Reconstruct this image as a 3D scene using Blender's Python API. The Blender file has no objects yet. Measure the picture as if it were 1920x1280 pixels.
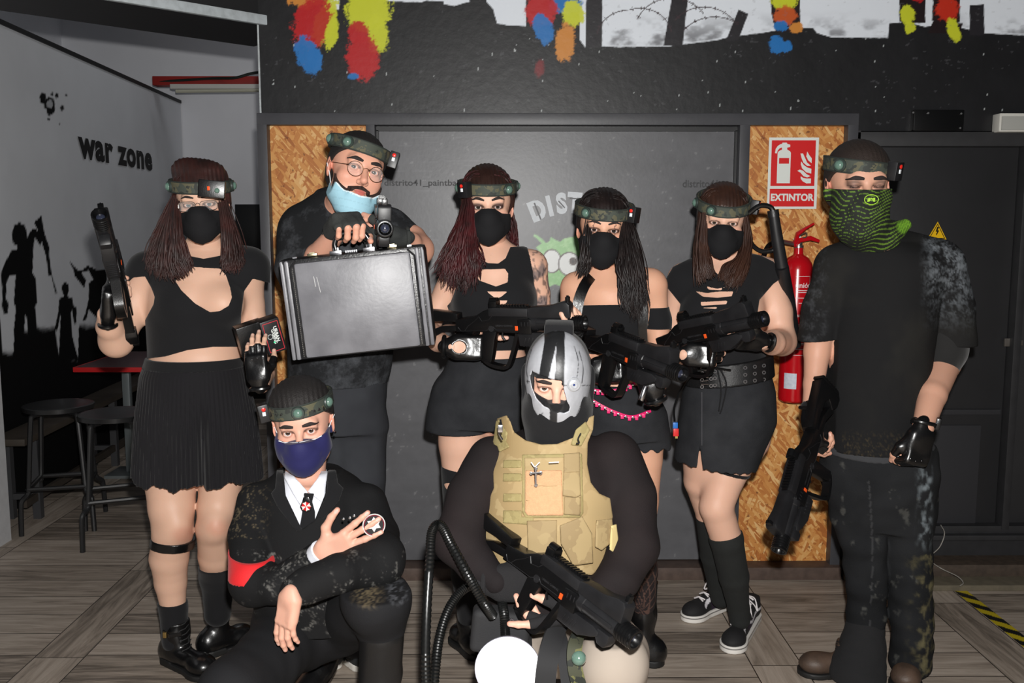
import bpy, bmesh, math, random
import numpy as np
from mathutils import Vector, Matrix
random.seed(7)
SC = bpy.context.scene
COLL = SC.collection
# ---------------------------------------------------------------- camera, light, exposure
FPX = 1750.0; PITCH = math.radians(6.94); YAW = -math.atan(10/1750); CAMH = 1.525
cam_d = bpy.data.cameras.new('camera'); cam = bpy.data.objects.new('camera', cam_d); COLL.objects.link(cam)
cam_d.sensor_width = 36; cam_d.lens = FPX/1920*36; cam_d.clip_start = 0.05
cam.location = (0, 0, CAMH); cam.rotation_euler = (math.pi/2-PITCH, 0, YAW)
SC.camera = cam
SC.view_settings.view_transform = 'Standard'; SC.view_settings.look = 'None'
SC.view_settings.gamma = 1; SC.view_settings.exposure = 0.0; SC.view_settings.use_curve_mapping = False
wd = bpy.data.worlds.new('world'); SC.world = wd; wd.use_nodes = True
wd.node_tree.nodes['Background'].inputs[0].default_value = (0.55, 0.6, 0.7, 1)
wd.node_tree.nodes['Background'].inputs[1].default_value = 0.028
fl = bpy.data.lights.new('camera_flash', 'POINT'); fl.energy = 430; fl.shadow_soft_size = 0.022; fl.color = (1.0, 0.985, 0.96)
flo = bpy.data.objects.new('camera_flash', fl); COLL.objects.link(flo); flo.location = (0.035, 0.0, CAMH+0.13)
# a dim ceiling light of the hall, behind the photographer
rl = bpy.data.lights.new('hall_light', 'AREA'); rl.energy = 9; rl.size = 1.6; rl.color = (1, .9, .8)
rlo = bpy.data.objects.new('hall_light', rl); COLL.objects.link(rlo); rlo.location = (0.6, -1.0, 3.4)

sl = bpy.data.lights.new('side_room_fill', 'AREA'); sl.energy = 7; sl.size = .9; sl.color = (.95, .97, 1)  # added fill without a visible source, brightens the side room walls
slo = bpy.data.objects.new('side_room_fill', sl); COLL.objects.link(slo); slo.location = (-1.4, 6.6, 4.1)
def ray(px, py):
    x = (px-960)/FPX; z = -(py-640)/FPX
    y2 = math.cos(PITCH)+z*math.sin(PITCH); z2 = -math.sin(PITCH)+z*math.cos(PITCH)
    return np.array([x*math.cos(YAW)-y2*math.sin(YAW), x*math.sin(YAW)+y2*math.cos(YAW), z2])
CAMP = np.array([0, 0, CAMH])
def P(px, py, Y):
    r = ray(px, py); return CAMP+r*(Y/r[1])
def FL(px, py, z=0.0):
    r = ray(px, py); return CAMP+r*((z-CAMH)/r[2])
def proj(p):
    q = np.asarray(p)-CAMP; c, s = math.cos(-YAW), math.sin(-YAW)
    x = q[..., 0]*c-q[..., 1]*s; y = q[..., 0]*s+q[..., 1]*c; z = q[..., 2]
    yy = y*math.cos(PITCH)-z*math.sin(PITCH); zz = y*math.sin(PITCH)+z*math.cos(PITCH)
    return 960+FPX*x/yy, 640-FPX*zz/yy

# ---------------------------------------------------------------- materials
def srgb(r, g=None, b=None):
    if g is None: r, g, b = r
    f = lambda c: (c/255/12.92) if c/255 <= .04045 else ((c/255+.055)/1.055)**2.4
    return (f(r), f(g), f(b))
MATS = {}
def mat(name, col, rough=.6, metal=0., spec=.5, bump=0., bscale=200, mottle=0., mscale=8, mcol=None, coat=0, alpha=None, emit=None, vcol=False,
        tex='OBJ', sheen=0, trans=0, stretch=None, dirt=None, dscale=5, dthr=.62):
    if name in MATS: return MATS[name]
    m = bpy.data.materials.new(name); m.use_nodes = True; nt = m.node_tree; b = nt.nodes['Principled BSDF']
    N = nt.nodes.new; L = nt.links.new
    b.inputs['Roughness'].default_value = rough; b.inputs['Metallic'].default_value = metal
    b.inputs['Specular IOR Level'].default_value = spec
    if coat: b.inputs['Coat Weight'].default_value = coat; b.inputs['Coat Roughness'].default_value = .15
    if sheen: b.inputs['Sheen Weight'].default_value = sheen
    if trans: b.inputs['Transmission Weight'].default_value = trans
    if alpha is not None: b.inputs['Alpha'].default_value = alpha
    if emit: b.inputs['Emission Color'].default_value = (*emit[:3], 1); b.inputs['Emission Strength'].default_value = emit[3]
    tc = N('ShaderNodeTexCoord'); vec = tc.outputs['Object']
    if stretch:
        mp = N('ShaderNodeMapping'); mp.inputs['Scale'].default_value = stretch; L(vec, mp.inputs[0]); vec = mp.outputs[0]
    out = None
    if vcol:
        a = N('ShaderNodeVertexColor'); a.layer_name = 'Col'; out = a.outputs[0]
    else:
        c = N('ShaderNodeRGB'); c.outputs[0].default_value = (*col, 1); out = c.outputs[0]
    if mottle:
        n = N('ShaderNodeTexNoise'); n.inputs['Scale'].default_value = mscale; n.inputs['Detail'].default_value = 6; L(vec, n.inputs['Vector'])
        r = N('ShaderNodeMapRange'); r.inputs[1].default_value = .35; r.inputs[2].default_value = .7; L(n.outputs[0], r.inputs[0])
        mx = N('ShaderNodeMix'); mx.data_type = 'RGBA'; L(out, mx.inputs[6])
        k = N('ShaderNodeMath'); k.operation = 'MULTIPLY'; k.inputs[1].default_value = mottle; L(r.outputs[0], k.inputs[0]); L(k.outputs[0], mx.inputs[0])
        mx.inputs[7].default_value = (*(mcol or tuple(x*.45 for x in col)), 1); out = mx.outputs[2]
    if dirt:
        n = N('ShaderNodeTexNoise'); n.inputs['Scale'].default_value = dscale; n.inputs['Detail'].default_value = 9; n.inputs['Roughness'].default_value = .72; L(vec, n.inputs['Vector'])
        r = N('ShaderNodeMapRange'); r.inputs[1].default_value = dthr; r.inputs[2].default_value = dthr+.16; L(n.outputs[0], r.inputs[0])
        mx = N('ShaderNodeMix'); mx.data_type = 'RGBA'; L(out, mx.inputs[6]); L(r.outputs[0], mx.inputs[0]); mx.inputs[7].default_value = (*dirt, 1); out = mx.outputs[2]
    L(out, b.inputs['Base Color'])
    if bump:
        n = N('ShaderNodeTexNoise'); n.inputs['Scale'].default_value = bscale; n.inputs['Detail'].default_value = 4; L(vec, n.inputs['Vector'])
        bp = N('ShaderNodeBump'); bp.inputs['Strength'].default_value = bump; bp.inputs['Distance'].default_value = .002; L(n.outputs[0], bp.inputs['Height']); L(bp.outputs[0], b.inputs['Normal'])
    MATS[name] = m; return m

# ---------------------------------------------------------------- objects
WL = {}
def link(o, parent=None):
    COLL.objects.link(o)
    if parent is not None: o.parent = parent
    return o
def mesh_obj(name, V, Fc, m, parent=None, smooth=True, col=None, mats=None, fm=None, xform=None):
    """V world coordinates; the object is parented without offset (every part keeps the thing's origin)."""
    V = np.asarray(V, dtype=np.float64).reshape(-1, 3)
    base = WL.get(parent.name, np.zeros(3)) if parent is not None else V[:, :].mean(0)*np.array([1, 1, 0])+np.array([0, 0, V[:, 2].min()])
    me = bpy.data.meshes.new(name)
    if isinstance(Fc, np.ndarray):
        n, k = Fc.shape
        me.vertices.add(len(V)); me.vertices.foreach_set('co', (V-base).astype(np.float32).ravel())
        me.loops.add(n*k); me.loops.foreach_set('vertex_index', Fc.astype(np.int32).ravel())
        me.polygons.add(n); me.polygons.foreach_set('loop_start', np.arange(0, n*k, k, dtype=np.int32)); me.update(calc_edges=True)
    else:
        me.from_pydata((V-base).tolist(), [], Fc); me.update()
    if col is not None:
        a = me.color_attributes.new('Col', 'FLOAT_COLOR', 'POINT')
        c = np.ones((len(V), 4), np.float32); c[:, :3] = col; a.data.foreach_set('color', c.ravel())
    for mm in (mats or [m]): me.materials.append(mm)
    if fm is not None: me.polygons.foreach_set('material_index', np.asarray(fm, dtype=np.int32))
    if smooth: me.polygons.foreach_set('use_smooth', np.ones(len(me.polygons), dtype=bool))
    o = bpy.data.objects.new(name, me)
    if parent is None: o.location = base
    link(o, parent); WL[o.name] = base
    return o
def thing(name, label, cat, loc, group=None):
    o = bpy.data.objects.new(name, None); o.empty_display_size = .1; o.location = [float(v) for v in loc]; link(o)
    WL[o.name] = np.array(loc, dtype=float); o['label'] = label; o['category'] = cat
    if group: o['group'] = group
    return o
def tag(o, label, cat, group=None):
    o['label'] = label; o['category'] = cat
    if group: o['group'] = group
    return o
def struct(o, label=None):
    o['kind'] = 'structure'
    if label: o['label'] = label
    return o
def lab(o, label):
    o['label'] = label; return o

# mesh buffer: boxes, tubes, lathes, prisms in world space (optionally through a matrix)
class MB:
    def __init__(s): s.v = []; s.f = []; s.m = []; s.n = 0; s.sm = []
    def add(s, V, Fc, mi=0):
        V = np.asarray(V, float).reshape(-1, 3); s.v.append(V); s.f += [[i+s.n for i in f] for f in Fc]; s.m += [mi]*len(Fc); s.n += len(V); return s
    def box(s, c, h, R=None, mi=0, bev=0.):
        c = np.array(c, float); h = np.array(h, float); R = np.eye(3) if R is None else np.asarray(R)
        bev = min(bev, h.min()*.95)
        if bev <= 0:
            V = np.array([[x, y, z] for x in (-1, 1) for y in (-1, 1) for z in (-1, 1)])*h
            s.add(c+V@R.T, [[0, 1, 3, 2], [4, 6, 7, 5], [0, 4, 5, 1], [2, 3, 7, 6], [0, 2, 6, 4], [1, 5, 7, 3]], mi); return s
        bm = bmesh.new(); bmesh.ops.create_cube(bm, size=2)
        for v in bm.verts: v.co = Vector((v.co.x*h[0], v.co.y*h[1], v.co.z*h[2]))
        bmesh.ops.bevel(bm, geom=bm.edges[:], offset=bev, segments=2, profile=.6, affect='EDGES')
        s.bm(bm, c, R, mi); return s
    def bm(s, bm, c=(0, 0, 0), R=None, mi=0):
        bm.verts.index_update(); V = np.array([v.co[:] for v in bm.verts]); R = np.eye(3) if R is None else np.asarray(R)
        s.add(np.array(c)+V@R.T, [[v.index for v in f.verts] for f in bm.faces], mi); bm.free(); return s
    def tube(s, pts, r, n=10, mi=0, cap=True, flat=None):
        pts = np.asarray(pts, float); k = len(pts); r = np.broadcast_to(np.asarray(r, float), (k,))
        T = np.gradient(pts, axis=0); T /= np.linalg.norm(T, axis=1)[:, None]+1e-12
        u = np.cross(T[0], [0, 0, 1.]);
        if np.linalg.norm(u) < .1: u = np.cross(T[0], [0, 1., 0])
        V = []
        for i in range(k):
            u = u-T[i]*np.dot(u, T[i]); u /= np.linalg.norm(u)+1e-12; w = np.cross(T[i], u)
            a = np.arange(n)*2*math.pi/n
            fu, fw = (1, 1) if flat is None else flat
            V.append(pts[i]+r[i]*(np.cos(a)[:, None]*u*fu+np.sin(a)[:, None]*w*fw))
        Fc = [[i*n+j, i*n+(j+1) % n, (i+1)*n+(j+1) % n, (i+1)*n+j] for i in range(k-1) for j in range(n)]
        if cap: Fc += [list(range(n))[::-1], [(k-1)*n+j for j in range(n)]]
        return s.add(np.vstack(V), Fc, mi)
    def lathe(s, prof, c=(0, 0, 0), R=None, n=24, mi=0, cap=True):
        """prof: (radius, height) pairs round local z."""
        R = np.eye(3) if R is None else np.asarray(R); a = np.arange(n)*2*math.pi/n; V = []
        for r, z in prof: V.append(np.stack([r*np.cos(a), r*np.sin(a), np.full(n, z)], 1))
        k = len(prof); Fc = [[i*n+j, i*n+(j+1) % n, (i+1)*n+(j+1) % n, (i+1)*n+j] for i in range(k-1) for j in range(n)]
        if cap: Fc += [list(range(n))[::-1], [(k-1)*n+j for j in range(n)]]
        return s.add(np.array(c)+np.vstack(V)@R.T, Fc, mi)
    def prism(s, poly, t0, t1, c=(0, 0, 0), R=None, mi=0, bev=0.):
        """poly in local (x,z), extruded along local y from t0 to t1."""
        bm = bmesh.new(); vs = [bm.verts.new((x, t0, z)) for x, z in poly]; f = bm.faces.new(vs)
        r = bmesh.ops.extrude_face_region(bm, geom=[f]); bmesh.ops.translate(bm, vec=(0, t1-t0, 0), verts=[g for g in r['geom'] if isinstance(g, bmesh.types.BMVert)])
        bmesh.ops.recalc_face_normals(bm, faces=bm.faces[:])
        if bev: bmesh.ops.bevel(bm, geom=[e for e in bm.edges if e.calc_face_angle(0) > .5], offset=bev, segments=2, profile=.6, affect='EDGES', clamp_overlap=True)
        bmesh.ops.triangulate(bm, faces=[f for f in bm.faces if len(f.verts) > 4])
        return s.bm(bm, c, R, mi)
    def strip(s, A, B, mi=0):
        A = np.asarray(A); B = np.asarray(B); k = len(A)
        return s.add(np.vstack([A, B]), [[i, i+1, k+i+1, k+i] for i in range(k-1)], mi)
    def obj(s, name, m, parent=None, smooth=True, mats=None, autos=35):
        o = mesh_obj(name, np.vstack(s.v), s.f, m, parent, False, mats=mats, fm=s.m if mats else None)
        me = o.data
        bm = bmesh.new(); bm.from_mesh(me); bmesh.ops.recalc_face_normals(bm, faces=bm.faces[:])
        if smooth:
            th = math.radians(autos)
            for f in bm.faces: f.smooth = True
            for e in bm.edges:
                if len(e.link_faces) != 2 or e.calc_face_angle(0) > th: e.smooth = False
        bm.to_mesh(me); bm.free()
        return o
def rot(ax, ay, az):
    return np.array(Matrix.Rotation(math.radians(az), 3, 'Z') @ Matrix.Rotation(math.radians(ax), 3, 'X') @ Matrix.Rotation(math.radians(ay), 3, 'Y'))
def frame(z, up):
    """columns x,y,z with local z along z."""
    z = np.array(z, float); z /= np.linalg.norm(z); up = np.array(up, float); x = np.cross(up, z); x /= np.linalg.norm(x); y = np.cross(z, x); return np.stack([x, y, z], 1)
def nrm(v): v = np.asarray(v, float); return v/(np.linalg.norm(v)+1e-12)
def bez(pts, n=24):
    """Catmull-Rom through points."""
    p = np.asarray(pts, float); p = np.vstack([2*p[0]-p[1], p, 2*p[-1]-p[-2]]); k = len(p)-3; out = []
    for t in np.linspace(0, k-1e-6, n):
        i = int(t); f = t-i; a, b, c, d = p[i:i+4]
        out.append(.5*((2*b)+(c-a)*f+(2*a-5*b+4*c-d)*f*f+(3*b-a-3*c+d)*f**3))
    return np.array(out)
def text_mesh(txt, size, name='t', bold=0., sp=1.):
    cu = bpy.data.curves.new(name, 'FONT'); cu.body = txt; cu.size = size; cu.offset = bold; cu.align_x = 'CENTER'; cu.align_y = 'CENTER'; cu.space_character = sp; cu.resolution_u = 3
    o = bpy.data.objects.new(name, cu); COLL.objects.link(o); dg = bpy.context.evaluated_depsgraph_get(); dg.update()
    me = bpy.data.meshes.new_from_object(o.evaluated_get(dg)); V = np.array([v.co[:] for v in me.vertices]).reshape(-1, 3); Fc = [list(p.vertices) for p in me.polygons]
    bpy.data.objects.remove(o); bpy.data.curves.remove(cu); bpy.data.meshes.remove(me)
    return V, Fc
def add_text(mb, txt, size, o, u, v, bold=0., sx=1., mi=0, sp=1., bend=None):
    V, Fc = text_mesh(txt, size, bold=bold, sp=sp); o = np.array(o); u = nrm(u); v = nrm(v)
    X = V[:, 0]*sx; Z = V[:, 1]
    if bend: a = X/bend; X, Z = (bend+Z)*np.sin(a), (bend+Z)*np.cos(a)-bend
    mb.add(o+X[:, None]*u+Z[:, None]*v, Fc, mi)

# ---------------------------------------------------------------- numpy noise, 2-d polygons, signed distance fields
_rs = np.random.RandomState(3)
_ND = _rs.normal(size=(24, 3)); _ND /= np.linalg.norm(_ND, axis=1)[:, None]; _NP = _rs.uniform(0, 6.28, 24)
def wob(p, s, seed=0, n=6):
    r = 0
    for i in range(n):
        j = (i+seed*5) % 24; r = r+np.sin((p@_ND[j])*s*(1+.37*i)+_NP[(j+seed) % 24])/(1+.3*i)
    return r/n*1.6
def vnoise(x, y, seed=0):
    xi = np.floor(x).astype(np.int64); yi = np.floor(y).astype(np.int64); fx = x-xi; fy = y-yi
    def h(a, b):
        n = (a*374761393+b*668265263+seed*1442695041) & 0x7fffffff; n = ((n ^ (n >> 13))*1274126177) & 0x7fffffff; return ((n ^ (n >> 16)) & 0xffff)/65535.
    sx = fx*fx*(3-2*fx); sy = fy*fy*(3-2*fy)
    return (h(xi, yi)*(1-sx)+h(xi+1, yi)*sx)*(1-sy)+(h(xi, yi+1)*(1-sx)+h(xi+1, yi+1)*sx)*sy
def fbm(x, y, seed=0, o=4):
    r = 0; a = .5; t = 0
    for i in range(o): r = r+a*vnoise(x*2**i, y*2**i, seed+i); t += a; a *= .55
    return r/t
def polyd(x, y, poly):
    """signed distance, negative inside."""
    p = np.asarray(poly, float); d = np.full(x.shape, 1e9); ins = np.zeros(x.shape, bool)
    for i in range(len(p)):
        a = p[i]; b = p[(i+1) % len(p)]; e = b-a; wx = x-a[0]; wy = y-a[1]
        t = np.clip((wx*e[0]+wy*e[1])/(e@e+1e-12), 0, 1); d = np.minimum(d, (wx-t*e[0])**2+(wy-t*e[1])**2)
        c = ((a[1] > y) != (b[1] > y)) & (x < (b[0]-a[0])*(y-a[1])/(b[1]-a[1]+1e-12)+a[0]); ins ^= c
    d = np.sqrt(d); return np.where(ins, -d, d)
class SDF:
    def __init__(s): s.p = []
    def _a(s, fn, lo, hi, k, sub=False): s.p.append((fn, np.array(lo, float), np.array(hi, float), k, sub)); return s
    def cone(s, a, b, ra, rb, k=.02, sub=False):
        a = np.array(a, float); b = np.array(b, float); ba = b-a; bb = ba@ba+1e-12
        def fn(p):
            pa = p-a; t = np.clip(pa@ba/bb, 0, 1); return np.sqrt(((pa-t[:, None]*ba)**2).sum(1))-(ra+(rb-ra)*t)
        m = max(ra, rb); return s._a(fn, np.minimum(a, b)-m, np.maximum(a, b)+m, k, sub)
    def chain(s, pts, rs, k=.02):
        for i in range(len(pts)-1): s.cone(pts[i], pts[i+1], rs[i], rs[i+1], k)
        return s
    def ell(s, c, r, R=None, k=.02, sub=False):
        c = np.array(c, float); r = np.array(r, float); R = np.eye(3) if R is None else np.asarray(R)
        def fn(p):
            q = (p-c)@R; k0 = np.sqrt(((q/r)**2).sum(1)); k1 = np.sqrt(((q/r**2)**2).sum(1)); return k0*(k0-1)/(k1+1e-9)
        e = np.abs(R)@r; return s._a(fn, c-e, c+e, k, sub)
    def box(s, c, h, R=None, r=.004, k=.005, sub=False):
        c = np.array(c, float); h = np.array(h, float); R = np.eye(3) if R is None else np.asarray(R)
        def fn(p):
            q = np.abs((p-c)@R)-h+r; return np.sqrt((np.maximum(q, 0)**2).sum(1))+np.minimum(q.max(1), 0)-r
        e = np.abs(R)@h; return s._a(fn, c-e, c+e, k, sub)
    def loft(s, rows, k=.03, power=2., o=(0, 0, 0), R=None):
        """rows (t, cx, cy, rx, ry): ellipse sections across local z."""
        rows = np.array(sorted(rows, key=lambda r: r[0]), float); tt = np.linspace(rows[0, 0], rows[-1, 0], 60)
        # monotone-ish smooth resample
        S = np.stack([np.interp(tt, rows[:, 0], rows[:, i]) for i in range(1, 5)], 1)
        for _ in range(2):
            S[1:-1] = S[1:-1]*.5+.25*(S[:-2]+S[2:])
        o = np.array(o, float); R = np.eye(3) if R is None else np.asarray(R)
        def fn(p):
            q = (p-o)@R; z = np.clip(q[:, 2], tt[0], tt[-1]); cx, cy, rx, ry = [np.interp(z, tt, S[:, i]) for i in range(4)]
            x = q[:, 0]-cx; y = q[:, 1]-cy
            if power == 2.:
                k0 = np.sqrt((x/rx)**2+(y/ry)**2); k1 = np.sqrt((x/rx**2)**2+(y/ry**2)**2); d = k0*(k0-1)/(k1+1e-6)
            else:
                k0 = ((np.abs(x/rx))**power+(np.abs(y/ry))**power)**(1/power); d = (k0-1)*np.minimum(rx, ry)
            dz = np.abs(q[:, 2]-z); return np.where(dz > 0, np.sqrt(np.maximum(d, 0)**2+dz**2)+np.minimum(d, 0)*0, d)
        c = np.array([[x, y, z] for x in ((S[:, 0]-S[:, 2]).min(), (S[:, 0]+S[:, 2]).max()) for y in ((S[:, 1]-S[:, 3]).min(), (S[:, 1]+S[:, 3]).max()) for z in (tt[0], tt[-1])])
        c = o+c@R.T; return s._a(fn, c.min(0), c.max(0), k)
    def join(s, other): s.p += other.p; return s
    def __call__(s, p, band=.09):
        lo = p.min(0); hi = p.max(0); d = np.full(len(p), .25)
        for fn, a, b, k, sub in s.p:
            g = np.maximum(0, np.maximum(a-hi, lo-b)); m = math.sqrt((g**2).sum())
            if m > band: continue
            e = fn(p)
            if sub:
                h = np.maximum(k-np.abs(d+e), 0)/k if k > 0 else 0; d = np.maximum(d, -e)+h*h*k*.25
            else:
                h = np.maximum(k-np.abs(d-e), 0)/k if k > 0 else 0; d = np.minimum(d, e)-h*h*k*.25
        return d
    def bounds(s, pad=.02):
        q = [x for x in s.p if not x[4]]
        return np.min([x[1] for x in q], 0)-pad, np.max([x[2] for x in q], 0)+pad
def surf(f, lo, hi, h, newton=1):
    B = 8; lo = np.asarray(lo, float); hi = np.asarray(hi, float); nb = np.maximum(1, np.ceil((hi-lo)/(B*h))).astype(int)
    I = np.stack(np.meshgrid(*[np.arange(n) for n in nb], indexing='ij'), -1).reshape(-1, 3)
    C = lo+(I+.5)*B*h; dv = np.concatenate([f(C[i:i+400]) for i in range(0, len(C), 400)]); I = I[np.abs(dv) < B*h*1.05+.01]
    if len(I) == 0: raise ValueError('empty surface')
    g = np.arange(B+1); G = np.stack(np.meshgrid(g, g, g, indexing='ij'), -1).reshape(-1, 3)
    D = np.empty((len(I), (B+1)**3), np.float32)
    for i in range(0, len(I), 12):
        pts = lo+(I[i:i+12, None, :]*B+G[None])*h; D[i:i+12] = f(pts.reshape(-1, 3)).reshape(pts.shape[:2])
    D = D.reshape(-1, B+1, B+1, B+1); N = nb*B+2
    S = D < 0; cnt = sum(S[:, a:a+B, b:b+B, c:c+B].astype(np.int8) for a in (0, 1) for b in (0, 1) for c in (0, 1))
    act = np.argwhere((cnt > 0) & (cnt < 8)); bi, x, y, z = act.T
    acc = np.zeros((len(act), 3)); n = np.zeros(len(act))
    cor = {(a, b, c): D[bi, x+a, y+b, z+c] for a in (0, 1) for b in (0, 1) for c in (0, 1)}
    for ax in range(3):
        for u in (0, 1):
            for v in (0, 1):
                a = [0, 0, 0]; o = [i for i in range(3) if i != ax]; a[o[0]] = u; a[o[1]] = v; b = list(a); b[ax] = 1
                da = cor[tuple(a)]; db = cor[tuple(b)]; m = (da < 0) != (db < 0); t = np.where(m, da/np.where(m, da-db, 1), 0)
                q = np.repeat(np.array([a], float), len(act), 0); q[:, ax] = t; acc += q*m[:, None]; n += m
    cell = I[bi]*B+act[:, 1:]; V = lo+(cell+acc/n[:, None])*h
    key = (cell[:, 0]*N[1]+cell[:, 1])*N[2]+cell[:, 2]; od = np.argsort(key); ks = key[od]
    def find(c):
        k = (c[:, 0]*N[1]+c[:, 1])*N[2]+c[:, 2]; i = np.searchsorted(ks, k); i = np.minimum(i, len(ks)-1); return np.where(ks[i] == k, od[i], -1)
    Q = []
    for ax in range(3):
        o = [(ax+1) % 3, (ax+2) % 3]; e = [0, 0, 0]; e[ax] = 1; m = (cor[(0, 0, 0)] < 0) != (cor[tuple(e)] < 0)
        c = cell[m]; c1 = c.copy(); c1[:, o[0]] -= 1; c2 = c1.copy(); c2[:, o[1]] -= 1; c3 = c.copy(); c3[:, o[1]] -= 1
        q = np.stack([np.flatnonzero(m), find(c1), find(c2), find(c3)], 1); fl_ = cor[(0, 0, 0)][m] < 0
        q[~fl_] = q[~fl_][:, ::-1]; Q.append(q[(q >= 0).all(1)])
    Q = np.vstack(Q)
    if len(Q) == 0: raise ValueError('no faces')
    def fe(p):
        r = np.empty(len(p))
        for i in range(0, len(p), 3000): r[i:i+3000] = f(p[i:i+3000])
        return r
    for _ in range(newton):
        e = h*.5; d0 = fe(V); G = np.stack([fe(V+np.eye(3)[i]*e)-fe(V-np.eye(3)[i]*e) for i in range(3)], 1)/(2*e); g2 = (G**2).sum(1)+.05
        st = -(d0/g2)[:, None]*G; l = np.linalg.norm(st, axis=1); V = V+st*np.minimum(1, .6*h/(l+1e-9))[:, None]
    return V, Q
def sdf_obj(name, f, lo, hi, h, m, parent, col=None, newton=1):
    V, Q = surf(f, lo, hi, h, newton)
    return mesh_obj(name, V, Q, m, parent, True, col=None if col is None else col(V))
def offset(f, t): return lambda p: f(p)-t
def inter(f, *gs):
    def r(p):
        d = f(p)
        for g in gs: d = np.maximum(d, g(p))
        return d
    return r
# ================================================================ the place
YW_ = 4.0
BLK = srgb(30, 30, 32)
m_floor = bpy.data.materials.new('wood_look_tiles'); m_floor.use_nodes = True
def floor_mat():
    nt = m_floor.node_tree; N = nt.nodes.new; L = nt.links.new; b = nt.nodes['Principled BSDF']
    tc = N('ShaderNodeTexCoord'); sx = N('ShaderNodeSeparateXYZ'); L(tc.outputs['Object'], sx.inputs[0])
    def M(op, a, bb=None, c=None):
        n = N('ShaderNodeMath'); n.operation = op
        for i, v in enumerate((a, bb, c)):
            if v is None: continue
            if isinstance(v, (int, float)): n.inputs[i].default_value = v
            else: L(v, n.inputs[i])
        return n.outputs[0]
    X = sx.outputs[0]; Y = sx.outputs[1]
    u = M('FLOORED_MODULO', M('SUBTRACT', X, .01), .85); cellx = M('FLOOR', M('DIVIDE', M('SUBTRACT', X, .01), .85))
    strip = M('LESS_THAN', u, .178)
    row = M('FLOOR', M('DIVIDE', M('ADD', Y, .035), .18)); v = M('FLOORED_MODULO', M('ADD', Y, .035), .18)
    yo = M('ADD', Y, M('MULTIPLY', cellx, .31)); srow = M('FLOOR', M('DIVIDE', yo, .855)); sv = M('FLOORED_MODULO', yo, .855)
    # plank id
    pid = M('ADD', M('MULTIPLY', cellx, 7.31), M('ADD', M('MULTIPLY', strip, M('ADD', M('MULTIPLY', srow, 3.7), 50)), M('MULTIPLY', M('SUBTRACT', 1, strip), row)))
    wn = N('ShaderNodeTexWhiteNoise'); wn.noise_dimensions = '1D'; L(pid, wn.inputs['W'])
    # grain coordinates
    def grain(ax, ay):
        cb = N('ShaderNodeCombineXYZ'); L(ax, cb.inputs[0]); L(ay, cb.inputs[1]); L(M('MULTIPLY', pid, 1.7), cb.inputs[2]); return cb.outputs[0]
    g1 = grain(M('MULTIPLY', X, 1.6), M('MULTIPLY', Y, 17)); g2 = grain(M('MULTIPLY', Y, 1.6), M('MULTIPLY', X, 17))
    mv = N('ShaderNodeMix'); mv.data_type = 'VECTOR'; L(strip, mv.inputs[0]); L(g1, mv.inputs[4]); L(g2, mv.inputs[5])
    n1 = N('ShaderNodeTexNoise'); n1.inputs['Scale'].default_value = 1.5; n1.inputs['Detail'].default_value = 8; n1.inputs['Roughness'].default_value = .65; n1.inputs['Distortion'].default_value = 1.2; L(mv.outputs[1], n1.inputs['Vector'])
    cr = N('ShaderNodeValToRGB'); e = cr.color_ramp.elements; e[0].position = .3; e[0].color = (*srgb(108, 98, 88), 1); e[1].position = .72; e[1].color = (*srgb(186, 173, 160), 1)
    e2 = cr.color_ramp.elements.new(.5); e2.color = (*srgb(158, 145, 132), 1)
    L(M('ADD', n1.outputs[0], M('MULTIPLY', M('SUBTRACT', wn.outputs[0], .5), .22)), cr.inputs[0])
    # joints
    def near(a, per, w): return M('GREATER_THAN', M('ABSOLUTE', M('SUBTRACT', a, per/2)), per/2-w)
    js = M('MAXIMUM', M('MULTIPLY', strip, near(sv, .855, .002)), M('MULTIPLY', M('SUBTRACT', 1, strip), near(v, .18, .0022)))
    jx = M('MAXIMUM', M('LESS_THAN', M('ABSOLUTE', M('SUBTRACT', u, .178)), .002), near(u, .85, .002)); j = M('MAXIMUM', js, jx)
    mx = N('ShaderNodeMix'); mx.data_type = 'RGBA'; L(j, mx.inputs[0]); L(cr.outputs[0], mx.inputs[6]); mx.inputs[7].default_value = (*srgb(48, 42, 38), 1); L(mx.outputs[2], b.inputs['Base Color'])
    b.inputs['Roughness'].default_value = .5; b.inputs['Specular IOR Level'].default_value = .35
    bp = N('ShaderNodeBump'); bp.inputs['Strength'].default_value = .3; bp.inputs['Distance'].default_value = .002; L(M('SUBTRACT', n1.outputs[0], M('MULTIPLY', j, 1.)), bp.inputs['Height']); L(bp.outputs[0], b.inputs['Normal'])
floor_mat()
MB().box((0, 5, -.05), (8, 7, .05)).obj('floor', m_floor, smooth=False)
struct(bpy.data.objects['floor'], 'grey brown wood look tile floor'); bpy.data.objects['floor'].data.transform(Matrix.Translation(bpy.data.objects['floor'].location)); bpy.data.objects['floor'].location = (0, 0, 0)

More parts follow.
